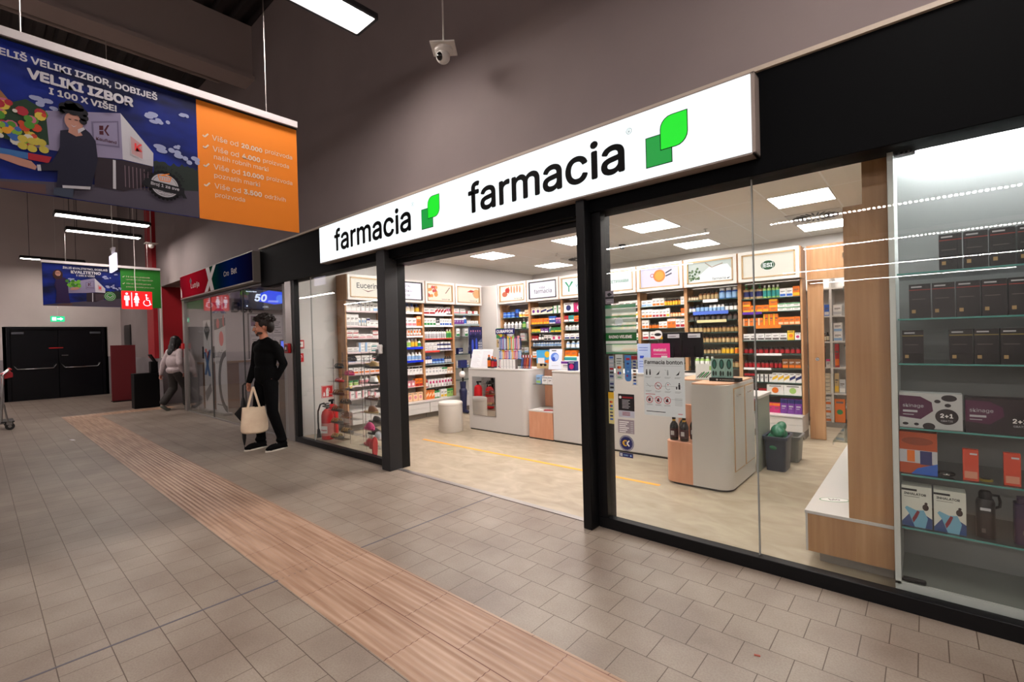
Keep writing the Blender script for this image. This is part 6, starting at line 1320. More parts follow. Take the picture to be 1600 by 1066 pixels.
def stickers():
    Y = 3.019
    def st(name, x0, z0, x1, z1, bg, label, cat='sticker', a=None):
        t = thing(name, label, cat, (x0, Y, z0)); w, h = x1 - x0, z1 - z0
        b = MB(); b.box(0, w, 0, .0009, 0, h, bg); b.obj('sheet', t); return t, w, h, FR((0, -.0007, 0), (1, 0, 0), (0, 0, 1))
    pap = mat('sticker_grey_paper', '#c9d2d2', .5); blk = mat('sticker_black', '#111217', .4)
    t, w, h, F = st('poster', -1.457, .846, -1.174, 1.238, pap, 'light grey window poster with three rows of round and figure pictograms')
    b = MB(); b.text('Farmacia bonton', F, blk, w=.262, x=.01, y=h - .045, bold=.02); gy = mat('sticker_line_grey', '#8e9898', .5); rd = mat('sticker_red', '#c02a38', .5)
    for zz in (.335, .20, .115): b.poly(rect(.015, h - .392 + zz + .0, .265, h - .392 + zz + .0015), gy, F)
    for i in range(4):
        cx = .035 + i * .068; cy = h - .10
        if i == 0:
            for d in (-.012, .012): b.poly(rect(cx + d - .005, cy - .018, cx + d + .005, cy + .008), blk, F); b.poly(circ(cx + d, cy + .014, .005, 10), blk, F)
        elif i == 2: b.poly(rect(cx - .005, cy - .018, cx + .005, cy + .006), gy, F); b.poly(circ(cx, cy + .012, .005, 10), gy, F); stroke(b, [(cx - .02, cy + .02), (cx - .01, cy + .012)], .002, gy, F)
        else: b.poly([(cx - .014, cy - .018), (cx + .006, cy - .014), (cx + .014, cy + .014), (cx + .006, cy + .002)], blk, F)
        for k in range(2): b.poly(rect(cx - .022, cy - .032 - k * .006, cx + .02 - .008 * k, cy - .030 - k * .006), gy, F)
    for i in range(4):
        cx = .035 + i * .068; cy = h - .19
        if i == 1: ring(b, cx, cy, .024, .003, rd, F); stroke(b, [(cx - .016, cy + .016), (cx + .016, cy - .016)], .003, rd, F); b.poly(rect(cx - .01, cy - .004, cx + .01, cy + .004), gy, F)
        elif i == 3: b.poly(rect(cx + .002, cy - .018, cx + .014, cy + .014), blk, F); b.poly(circ(cx + .008, cy + .02, .005, 10), blk, F); b.poly(rect(cx - .014, cy - .018, cx - .006, cy), blk, F)
        elif i == 2: stroke(b, circ(cx, cy, .018, 12, ry=.024, a0=.4, a1=5.5), .003, gy, F); b.poly(circ(cx, cy + .01, .004), rd, F)
        else: stroke(b, [(cx - .014, cy + .014), (cx, cy), (cx + .014, cy - .01)], .003, gy, F)
        for k in range(2): b.poly(rect(cx - .022, cy - .036 - k * .006, cx + .02 - .008 * k, cy - .034 - k * .006), gy, F)
    b.poly(rect(.012, h - .250, .08, h - .247), rd, F)
    for i in range(3):
        cx = .04 + i * .062; cy = h - .285; ring(b, cx, cy, .024, .0035, rd, F); stroke(b, [(cx - .017, cy + .017), (cx + .017, cy - .017)], .003, rd, lay(F, 1)); b.poly(circ(cx - .002, cy - .004, .010, ry=.008), blk, F); b.poly(rect(cx - .003, cy, cx + .006, cy + .012), blk, F)
        for k in range(2): b.poly(rect(cx - .022, cy - .032 - k * .006, cx + .02, cy - .030 - k * .006), gy, F)
    for k in range(6): b.poly(rect(.215, h - .27 - k * .009, .265, h - .268 - k * .009), gy, F)
    b.poly(rect(.015, .025, .15, .029), blk, F); b.poly(rect(.235, .02, .265, .024), rd, F); b.obj('printing', t)
    # payment strips
    t, w, h, F = st('window_sticker', -1.724, .995, -1.682, 1.248, mat('strip_grey', '#98a4ac', .5), 'narrow grey card payment sticker nearest the black frame')
    b = MB()
    for i, c in enumerate(('b', 's', 's', 'r', 'k', 'n', 's', 'n', 'k')): b.poly(rect(.006, h - .02 - i * .027, w - .006, h - .006 - i * .027), cm(c), F)
    b.obj('printing', t)
    def mc(b, x, y, r, F, c1='r', c2='o'): b.poly(circ(x - r * .6, y, r), cm(c1), F); b.poly(circ(x + r * .6, y, r), cm(c2), lay(F, 1))
    t, w, h, F = st('window_sticker', -1.671, 1.08, -1.611, 1.256, mat('strip_pale', '#b8c2bc', .5), 'pale payment sticker with two pairs of coloured discs'); b = MB(); b.poly(rect(.01, .145, .05, .15), blk, F); b.text('DOBRO', F, blk, w=.04, x=.01, y=.125, bold=.02); b.text('DOŠLI', F, blk, w=.035, x=.012, y=.108, bold=.02); mc(b, .03, .085, .010, F, 'r', 'o'); mc(b, .03, .045, .010, F, 'r', 'b'); b.poly(rect(.015, .012, .045, .017), cm('g'), F); b.obj('printing', t)
    t = thing('window_sticker', 'blue rounded payment sticker beside the pale one', 'sticker', (-1.598, Y, 1.068)); F = FR((0, -.0007, 0), (1, 0, 0), (0, 0, 1)); M2 = FR((0, .0009, 0), (1, 0, 0), (0, 0, 1)); b = MB(); b.prism(rrect(0, 0, .05, .184, .022, 6, (1, 1, 0, 0)), 0, .0009, mat('sticker_blue', '#3f78b4', .5), M2); b.obj('sheet', t); b = MB()
    b.poly(rect(.012, .15, .04, .165), cm('r'), F); b.poly(circ(.025, .125, .01, ry=.007), cm('n'), F); b.poly(circ(.025, .098, .009, ry=.005), cm('b'), F); b.poly(circ(.025, .07, .009, ry=.006), cm('e'), F); mc(b, .025, .04, .008, F, 'r', 'b'); b.obj('printing', t)
    t, w, h, F = st('window_sticker', -1.542, 1.042, -1.505, 1.252, film('clear_film', '#c8d4d6', .25), 'clear sticker strip with small dark card logos'); b = MB(); b.poly(rect(-.004, h - .03, w + .004, h - .004), mat('deep_red', '#8a1420', .5), F)
    for i, c in enumerate('nnnkaknb'): b.poly(rect(.008, h - .05 - i * .022, w - .008, h - .037 - i * .022), cm(c), F)
    b.obj('printing', t)
    t, w, h, F = st('window_sticker', -1.734, .757, -1.690, .984, mat('strip_yellow', '#d9cf8e', .5), 'pale yellow card payment sticker below the grey strip'); b = MB(); b.poly(rect(0, h - .045, w, h), cm('y'), F); mc(b, .022, h - .07, .008, F, 'r', 'o'); mc(b, .022, h - .098, .008, F, 'r', 'b')
    for i, c in enumerate('tdnb'): b.poly(rect(.010, h - .128 - i * .024, .034, h - .116 - i * .024), cm(c), F)
    b.obj('printing', t)
    t, w, h, F = st('window_sticker', -1.655, .812, -1.531, .978, mat('strip_light', '#b9bcc8', .5), 'black notice sticker with a red title line'); b = MB(); b.poly(rect(0, .048, w, h), blk, F); b.poly(circ(.016, h - .024, .010), cm('w'), lay(F, 1)); b.poly(rect(.032, h - .03, w - .01, h - .018), mat('deep_red'), lay(F, 1))
    for i in range(6): b.poly(rect(.03, h - .045 - i * .011, .09 - .01 * (i % 2), h - .041 - i * .011), cm('s'), lay(F, 1))
    for i in range(3): b.poly(rect(.03, .014 + i * .01, .09, .018 + i * .01), mat('deep_red'), F)
    b.obj('printing', t)
    t, w, h, F = st('window_sticker', -1.662, .70, -1.536, .797, mat('strip_mauve', '#9c9096', .5), 'greyish opening hours sticker above the round euro emblem'); b = MB()
    for i in range(6): b.poly(rect(.01, h - .02 - i * .014, .085 - .012 * (i % 3), h - .013 - i * .014), cm('w'), F); b.poly(rect(.098, h - .02 - i * .014, .118, h - .014 - i * .014), cm('s'), F)
    b.obj('printing', t)
    t = thing('window_sticker', 'round dark blue sticker with a yellow and white euro mark', 'sticker', (-1.599, Y, .63)); nv = mat('emblem_navy', '#1c2160', .45); b = MB(); b.lathe([(.0001, 0), (.056, 0), (.056, .0009), (.0001, .0009)], nv, Matrix.Translation((0, .0009, 0)) @ Matrix.Rotation(PI / 2, 4, 'X'), 36); b.obj('disc', t)
    F = FR((0, -.0007, 0), (1, 0, 0), (0, 0, 1)); b = MB(); ring(b, 0, 0, .052, .002, cm('w'), F); stroke(b, circ(-.008, 0, .018, 14, a0=.9, a1=5.4), .008, cm('y'), F); stroke(b, [(-.032, .005), (-.01, .005)], .004, cm('y'), lay(F, 1)); stroke(b, [(-.032, -.005), (-.01, -.005)], .004, cm('y'), lay(F, 1)); stroke(b, [(.022, .02), (.004, 0), (.022, -.02)], .009, cm('w'), lay(F, 1))
    for i in range(20): a = 2 * PI * i / 20; b.poly(circ(.045 * math.cos(a), .045 * math.sin(a), .0025, 6), cm('s'), F)
    b.obj('emblem', t)
    t, w, h, F = st('window_sticker', -1.658, .529, -1.551, .560, nv, 'small dark blue strip sticker below the round euro emblem'); b = MB(); b.poly(circ(.09, .015, .006), cm('e'), F); b.poly(rect(.006, .005, .026, .026), mat('strip_light'), F); b.text('EURO', F, cm('e'), w=.035, x=.035, y=.010, bold=.03); b.obj('printing', t)
    t, w, h, F = st('window_sticker', -1.738, 1.622, -1.672, 1.714, mat('sticker_mauve_grey', '#8d8790', .5), 'small grey camera warning sticker high on the window'); b = MB(); b.poly([(.015, h - .02), (.035, h - .012), (.055, h - .028), (.03, h - .04), (.02, h - .035)], blk, F); b.poly(rect(0, .035, w, .05), blk, F); b.poly(rect(.01, .015, .055, .02), cm('s'), F); b.obj('printing', t)
    # green framed hours panel
    t, w, h, F = st('hours_sticker', -1.749, 1.262, -1.502, 1.612, film('hours_film', '#cfe0d2', .42), 'translucent green framed opening hours sticker on the window', 'sticker'); g = mat('hours_green_glow', '#1f9a3c', .5, emit=.12); gd = film('hours_green_film', '#2f8a5a', .75); b = MB()  # sticker is no lamp; its band has a faint glow put into the colour
    for z0, z1 in ((h - .025, h - .0), (.255, .272), (.19, .203), (.065, .082), (0, .012)): b.poly(rect(0, z0, w, z1), gd, F)
    b.poly(rect(0, .092, w, .150), g, lay(F, 1)); b.text('RADNO VRIJEME', lay(F, 2), cm('w'), w=.18, h=.022, x=.033, y=.11, bold=.03); b.poly(rect(.0, .072, w, .092), mat('sticker_white', '#dfe6e0', .5), lay(F, 1)); b.poly(circ(.115, .225, .033), film('hours_spot', '#dfeaf0', .6), F); b.obj('printing', t)
stickers()
# ================================================================== FAR END OF THE HALL
def far_things():
    t = thing('information_totem', 'tall dark red board standing left of the black kiosk', 'board', (-15.9, 2.58, 0))
    b = MB(); b.box(-.03, .03, -.26, .25, .02, 1.47, mat('dark_red_board', '#6b0f18', .5)); b.obj('board', t, .005)
    b = MB(); b.box(-.15, .15, -.26, .25, 0, .02, BLACK); b.obj('foot', t)
    t = thing('kiosk', 'black self service kiosk with raised screen beside the red board', 'kiosk', (-13.6, 2.6, 0)); k = mat('kiosk_black', '#070709', .5, spec=.15)
    b = MB(); b.box(-.2, .1, -.24, .24, 0, .8, k); b.obj('cabinet', t, .01)
    b = MB(); b.box(-.2, .0, .1, .24, .8, 1.06, k); b.obj('column', t, .01)
    b = MB(); b.box(-.14, .1, -.02, .01, -.1, .1, k, Matrix.Translation((-.05, .15, 1.14)) @ Matrix.Rotation(.5, 4, 'X')); b.poly(rect(-.08, -.08, .08, .08), mat('screen_grey', '#3a3c42', .2), Matrix.Translation((-.05, .128, 1.14)) @ Matrix.Rotation(.5 + PI / 2, 4, 'X')); b.obj('screen', t)
    t = thing('side_door_leaf', 'small dark door leaf high on the wall behind the red board', 'hatch', (-17.8, 2.99, 1.75)); b = MB(); b.box(-.42, .42, 0, .02, -.32, .32, mat('hatch_black', '#101014', .4)); b.obj('leaf', t)
    # shopping trolley, only its right end is in view
    t = thing('shopping_trolley', 'steel shopping trolley with red handle at the left picture edge', 'trolley', (-12.5, .02, 0), 0); tr = mat('trolley_red', '#b01826', .4)
    wire = mat('trolley_steel', '#8f8c8a', .3, .9); b = MB()
    def P(u, v, z): return (u, v, z)
    for s in (-1, 1):
        b.tube([(s * .26, .26, .12), (s * .26, .28, .55), (s * .26, .30, .98), (s * .26, .38, 1.06)], .013, wire)
        b.tube([(s * .26, .30, .12), (s * .24, -.55, .13)], .013, wire); b.tube([(s * .26, .34, .12), (s * .26, .30, .45), (s * .25, .12, .55)], .011, wire)
    b.tube([(-.26, .27, .14), (.26, .27, .14)], .012, wire); b.tube([(-.24, -.55, .13), (.24, -.55, .13)], .012, wire); b.obj('frame', t)
    b = MB(); R0 = [(-.26, .30), (.26, .30), (.22, -.58), (-.22, -.58)]
    for z, k_ in ((.55, .88), (.65, .91), (.75, .94), (.85, .97), (.98, 1.0)):
        q = [(x * k_, y * k_ if y < 0 else y, z + (.02 if y < 0 else 0)) for x, y in R0]; b.tube(q + [q[0]], .004 if z < .9 else .008, wire, 6)
    for i in range(14):
        y = .29 - i * .065; w = .26 - .04 * i / 13
        for s in (-1, 1): b.tube([(s * w * .88, y * (.88 if y < 0 else 1), .55), (s * w, y, .98)], .0025, wire, 5)
    for i in range(9):
        x = -.24 + i * .06; b.tube([(x * .88, .30, .55), (x, .30, .98)], .0025, wire, 5); b.tube([(x * .85, .28, .55), (x * .8, -.5, .56)], .0025, wire, 5)
    b.obj('basket', t)
    b = MB(); b.caps((-.27, .39, 1.07), (.27, .39, 1.07), .019, tr); b.obj('handle', t)
    b = MB(); b.prism([(.27, .99), (.40, 1.03), (.42, 1.0), (.42, .93), (.30, .9)], -.25, .25, tr, Matrix(((0, 0, 1, 0), (1, 0, 0, 0), (0, 1, 0, 0), (0, 0, 0, 1)))); b.obj('child_seat', t, .01)
    b = MB(); b.box(-.25, .25, .29, .31, .80, .92, tr); b.obj('seat_flap', t, .006)
    for x, y in ((-.25, .34), (.25, .34), (-.2, -.55), (.2, -.55)):
        b = MB(); b.cyl((x - .018, y + .02, .062), (x + .018, y + .02, .062), .062, mat('wheel_black', '#111113', .5), n=20); b.cyl((x - .02, y + .02, .062), (x + .02, y + .02, .062), .025, wire, n=12); b.box(x - .03, x + .03, y - .02, y + .05, .09, .15, wire); b.obj('wheel', t)
    b = MB(); b.box(-.28, .28, .25, .42, .13, .15, mat('bumper_black', '#18181a', .5)); b.obj('bumper', t, .006)
    b = MB(); b.poly([(0, 0), (.16, .02), (.19, .06), (.05, .05)], mat('litter_white', '#d8d6da', .6), Matrix.Translation((0, 0, .0015))); o = b.obj('paper_scrap', label='small white scrap of paper on the tiles left of the ribbed strip', cat='litter'); o.location = (-10.0, .93, 0)
    b = MB(); b.box(-.012, .012, -.004, .004, 0, .004, mat('litter_red', '#a04a3a', .6)); o = b.obj('paper_scrap', label='tiny reddish scrap on the tiles near the right window', cat='litter'); o.location = (-.566, 2.19, 0.0); o.rotation_euler = (0, 0, .3)
far_things()

# ================================================================== LOTTERY SHOP
def lottery():
    XW = -11.965
    t = thing('lottery_counter', 'long counter with brown top along the lottery wall', 'counter', (-11.75, 3.2, 0))
    b = MB(); b.box(-.2, .15, .0, 3.6, 0, 1.0, mat('counter_grey_mauve', '#8c8388', .5)); b.obj('body', t); b = MB(); b.box(-.2, .2, -.01, 3.6, 1.0, 1.04, mat('brown_counter_top', '#8a6a55', .4)); b.obj('top', t, .003)
    b = MB(); b.box(.13, .152, 0, .7, 0, 1.0, mat('brown_panel', '#6b4a3a', .5)); b.obj('end_panel', t)
    t = thing('wall_lettering', 'black and blue lettering on the white lottery wall', 'lettering', (XW, 3.5, 2.12)); F = FR((0.002, 0, 0), (0, 1, 0), (0, 0, 1))
    b = MB(); xb = mat('letter_blue', '#1f4a8a', .5); b.poly([(0, .0), (.1, .0), (.34, .24), (.24, .24)], xb, F); b.poly([(.02, .24), (.12, .24), (.30, 0), (.2, 0)], xb, lay(F, 1)); b.obj('cross_mark', t)
    b = MB(); b.text('Bet', F, mat('letter_black', '#17161a', .5), w=.46, x=.39, y=.02, bold=.03, italic=.15); b.obj('letters', t)
    t = thing('television', 'wall television with bright blue 50 picture in the lottery shop', 'television', (-11.73, 4.6, 2.45), -.1)
    b = MB(); b.box(-.225, -.04, -.08, .08, -.08, .08, BLACK); b.obj('wall_bracket', t)
    b = MB(); b.box(-.04, .0, -.56, .56, -.25, .25, BLACK); b.obj('housing', t, .004)
    F = FR((.0008, -.56, -.25), (0, 1, 0), (0, 0, 1)); b = MB(); b.poly(rect(.02, .02, 1.10, .48), mat('screen_dark_blue', '#0a0f2a', .3, emit=.25), F); gb = mat('screen_blue', '#1e4cff', .4, emit=1.0); gw = mat('screen_white', '#dfe8ff', .4, emit=1.3)
    b.poly([(.38, .20), (.72, .14), (.98, .18), (1.02, .34), (.94, .44), (.6, .47), (.42, .40)], gb, lay(F, 1)); b.poly(circ(.86, .28, .1, 16), mat('screen_light_blue', '#4a7cff', .4, emit=1.1), lay(F, 2)); b.text('50', lay(F, 3), gw, w=.26, x=.28, y=.20, bold=.04, italic=.2); b.text('000000', lay(F, 3), gw, w=.22, x=.58, y=.19, bold=.0, italic=.2); b.text('lutrija', lay(F, 3), gw, w=.22, h=.03, x=.12, y=.41, bold=.04); b.poly(circ(.13, .09, .016), gw, lay(F, 2)); b.text('x100', lay(F, 3), gw, w=.12, x=.46, y=.06); b.obj('screen', t)
    t = thing('television', 'dark television with grey result rows beside the blue one', 'television', (-11.73, 5.74, 2.45), -.1)
    b = MB(); b.box(-.225, -.04, -.08, .08, -.08, .08, BLACK); b.obj('wall_bracket', t)
    b = MB(); b.box(-.04, .0, -.5, .5, -.25, .25, BLACK); b.obj('housing', t, .004); F = FR((.0008, -.5, -.25), (0, 1, 0), (0, 0, 1)); b = MB(); b.poly(rect(.02, .02, .98, .48), mat('screen_dark_green', '#0d1a1c', .3, emit=.2), F)
    for i in range(8): b.poly(rect(.3, .06 + i * .05, .9, .07 + i * .05), mat('screen_rows', '#3a5a60', .4, emit=.4), lay(F, 1))
    b.obj('screen', t)
    t = thing('notice_board', 'large pale notice board full of printed sheets in the lottery shop', 'notice board', (XW, 4.26, 1.08)); F = FR((.031, 0, 0), (0, 1, 0), (0, 0, 1))
    b = MB(); b.box(0, .03, 0, 2.3, 0, 1.03, mat('board_grey', '#a8a2a8', .5)); b.box(0, .035, -.02, 0, -.02, 1.05, mat('board_frame', '#4a464a', .5)); b.box(0, .035, 0, 2.3, 1.03, 1.05, mat('board_frame')); b.obj('board', t)
    r = random.Random(8); sheet = mat('sheet_pale', '#c0bac0', .6); ink = mat('sheet_ink', '#3c383e', .6); bb = [mat('sheet_violet', '#5a2a5c', .6), mat('sheet_black', '#1a181c', .6)]
    for i in range(9):
        for j in range(2):
            b = MB(); x, z = .04 + i * .25, .05 + j * .5; b.box(.001, .002, x, x + .21, z, z + .44, sheet, Matrix.Translation((.03, 0, 0)))
            if i == 0 and j == 1: b.poly(rect(x, z + .2, x + .2, z + .44), bb[0], lay(F, 4)); b.poly(rect(x + .02, z + .3, x + .1, z + .42), bb[1], lay(F, 5))
            else:
                for k in range(9): b.poly(rect(x + .02, z + .04 + k * .042, x + .04 + .15 * r.random(), z + .052 + k * .042), ink, lay(F, 4))
            b.obj('pinned_sheet', t)
    def roll(x, y, rz, w, h, label, kind):
        t = thing('rollup_banner', label, 'banner', (x, y, 0), rz); b = MB(); b.box(-w / 2, w / 2, -.08, .08, 0, .06, ALU); b.obj('base', t, .01)
        b = MB(); b.box(-w / 2, w / 2, -.004, .004, .06, h, mat('rollup_white', '#b9b3b6', .5)); b.obj('sheet', t); F = FR((-w / 2, -.0047, .06), (1, 0, 0), (0, 0, 1)); b = MB(); dk = mat('print_charcoal', '#17151a', .5); rd = mat('print_coral_red', '#c8302c', .5); bu = mat('print_blue', '#2a5488', .5)
        if kind:
            b.poly([(0, h - .3), (w * .45, h - .28), (w, h - .22), (w, h - .07), (0, h - .07)], dk, F)
            b.poly(circ(w * .35, h - .17, .09, ry=.10), rd, lay(F, 1)); b.poly(circ(w * .9, h - .13, .09, ry=.12, a0=PI / 2, a1=1.5 * PI), rd, lay(F, 1)); b.poly(circ(w * .62, h - .48, .13, ry=.15), rd, lay(F, 1)); b.text('Lutrija', lay(F, 1), dk, w=w * .85, x=.03, y=h - .90); b.text('uz nas', lay(F, 1), dk, w=w * .4, x=.05, y=h - .98)
            a = circ(w * 1.05, .62, .52, 24, ry=.62, a0=PI / 2, a1=1.5 * PI); c = circ(w * 1.05, .62, .38, 24, ry=.50, a0=PI / 2, a1=1.5 * PI); n = len(a); a = [(min(p[0], w), p[1]) for p in a]; c = [(min(p[0], w), p[1]) for p in c]; b.add([(p[0], p[1], 0) for p in a + c], [(i + 1, i, n + i, n + i + 1) for i in range(n - 1)], dk, lay(F, 1)); b.poly(rect(w * .1, .12, w * .6, .14), dk, lay(F, 1))
        else:
            b.poly([(w * .5, h - .08), (w * .9, h - .28), (w * .5, h - .5), (w * .1, h - .28)], dk, F); b.text('WIN', lay(F, 1), mat('rollup_white'), w=w * .5, x=w * .25, y=h - .3)
            for cx, cy in ((.3, .7), (.6, .76), (.5, .85)): b.poly(circ(w * cx, h - cy, .05), rd, F)
            b.poly([(0, .72), (w * .3, .72), (w, 1.25), (w * .7, 1.25)], bu, F); b.poly([(0, 1.2), (w * .3, 1.2), (w * .9, .7), (w * .6, .7)], bu, lay(F, 1)); b.poly([(0, .35), (w * .8, .55), (w, .4), (w * .2, .15)], mat('print_grey', '#5a565c', .5), F)
        b.obj('printing', t)
    roll(-10.70, 3.27, .0, .66, 1.95, 'white rollup banner with coral discs and a large dark ring', 1)
    roll(-11.32, 3.22, .0, .46, 1.93, 'narrower rollup banner with dark diamond left of the coral one', 0)
    roll(-8.55, 3.9, .1, .6, 2.05, 'rollup banner with coral discs behind the standing man', 1)
    t = thing('lottery_terminal', 'small lit lottery screen near the right aluminium post', 'screen', (-7.75, 3.35, 0), .75)
    b = MB(); b.box(-.18, .18, .0, .4, 0, 1.05, mat('terminal_brown', '#6a5248', .5)); b.obj('cabinet', t, .01); b = MB(); b.box(-.15, .15, .02, .05, 1.24, 1.46, BLACK); b.box(-.02, .02, .04, .08, 1.05, 1.25, BLACK); b.obj('monitor', t); F = FR((-.13, .0193, 1.26), (1, 0, 0), (0, 0, 1)); b = MB(); b.poly(rect(0, .04, .2, .18), mat('screen_sky', '#4a6cff', .4, emit=1.0), F); b.poly(rect(0, 0, .2, .05), mat('screen_sand', '#c8b84a', .4, emit=.7), lay(F, 1)); b.poly(rect(.2, .04, .26, .18), mat('screen_red', '#d02a2a', .4, emit=.8), F); b.obj('screen', t)
    b = MB(); b.box(-.2, .2, -.05, .3, 1.05, 1.08, mat('brown_counter_top')); b.obj('top', t)
    t = thing('till_screen', 'dark till screen standing on the left end of the lottery counter', 'screen', (-11.7, 3.35, 1.0405)); b = MB(); b.box(-.02, .02, -.12, .12, .08, .34, BLACK); b.box(-.06, .06, -.06, .06, 0, .08, BLACK); b.obj('housing', t, .005)
lottery()
# ================================================================== PEOPLE
def fuse(mb, name, parent, vox, it=6, fac=.5, **k):
    o = mb.obj(name, parent, **k)
    m = o.modifiers.new('remesh', 'REMESH'); m.mode = 'VOXEL'; m.voxel_size = vox; m.use_smooth_shade = True
    s = o.modifiers.new('smooth', 'SMOOTH'); s.factor = fac; s.iterations = it
    return o
def fingers(b, wrist, palm, knuckle_dir, side, curl, m, scale=1.0, thumb_side=1):
    """hand hanging from the wrist: palm centre, direction of the fingers, side vector across the knuckles, curl axis towards the palm"""
    w, p = Vector(wrist), Vector(palm); d = Vector(knuckle_dir).normalized(); s = Vector(side).normalized(); c = Vector(curl).normalized()
    b.caps(w, w + (p - w) * .5, .026 * scale, m, .026 * scale); 
    for q in (-.022, -.008, .008, .022): b.caps(w + (p - w) * .4 + s * q * .8 * scale, p + d * .035 * scale + s * q * scale, .0145 * scale, m, .0125 * scale)
    for i, (q, L) in enumerate(((-.029, .062), (-.010, .073), (.010, .078), (.029, .069))):
        a = p + d * .04 * scale + s * q * scale; L *= scale
        e1 = a + (d * .8 + c * .45).normalized() * L * .42; e2 = e1 + (d * .25 + c * .95).normalized() * L * .32; e3 = e2 + (-d * .45 + c * .75).normalized() * L * .28
        b.caps(a, e1, .0095 * scale, m, .0088 * scale, n=10); b.caps(e1, e2, .0088 * scale, m, .0082 * scale, n=10); b.caps(e2, e3, .0082 * scale, m, .0072 * scale, n=10)
    a = w + (p - w) * .55 + s * thumb_side * .03 * scale; e1 = a + (s * thumb_side * .5 + d * .5 + c * .35) * .04 * scale; e2 = e1 + (d * .7 + c * .55 - s * thumb_side * .1) * .035 * scale
    b.caps(a, e1, .0125 * scale, m, .011 * scale, n=10); b.caps(e1, e2, .0105 * scale, m, .0085 * scale, n=10)
def head(b, c, yaw, m, s=1.0, tilt=0):
    """c: centre of the skull, facing -y rotated by yaw"""
    M = Matrix.Translation(Vector(c)) @ Matrix.Rotation(yaw, 4, 'Z') @ Matrix.Rotation(tilt, 4, 'X') @ Matrix.Scale(s, 4)
    def E_(p, r, rot=None):
        q = Matrix.Translation(Vector(p)); q = q @ (Euler(rot).to_matrix().to_4x4() if rot else Matrix.Identity(4)) @ Matrix.Diagonal((r[0], r[1], r[2], 1)); pr = [(max(1e-6, math.cos(t)), math.sin(t)) for t in [-PI / 2 + PI * i / 12 for i in range(13)]]; b.lathe(pr, m, M @ q, 20)
    E_((0, .012, .025), (.074, .095, .088)); E_((0, -.030, -.035), (.058, .062, .075)); E_((0, -.058, -.092), (.03, .026, .022)); E_((0, -.03, -.075), (.05, .05, .035))
    E_((0, -.083, .012), (.05, .014, .012)); E_((0, -.096, -.022), (.0125, .018, .026), (-.35, 0, 0)); E_((0, -.108, -.04), (.015, .014, .011)); E_((.03, -.07, -.035), (.024, .02, .022)); E_((-.03, -.07, -.035), (.024, .02, .022))
    E_((0, -.088, -.066), (.022, .010, .006)); E_((0, -.086, -.076), (.019, .010, .006))
    for q in (-1, 1): E_((q * .076, .01, -.012), (.010, .020, .032), (0, q * .15, 0))
    return M
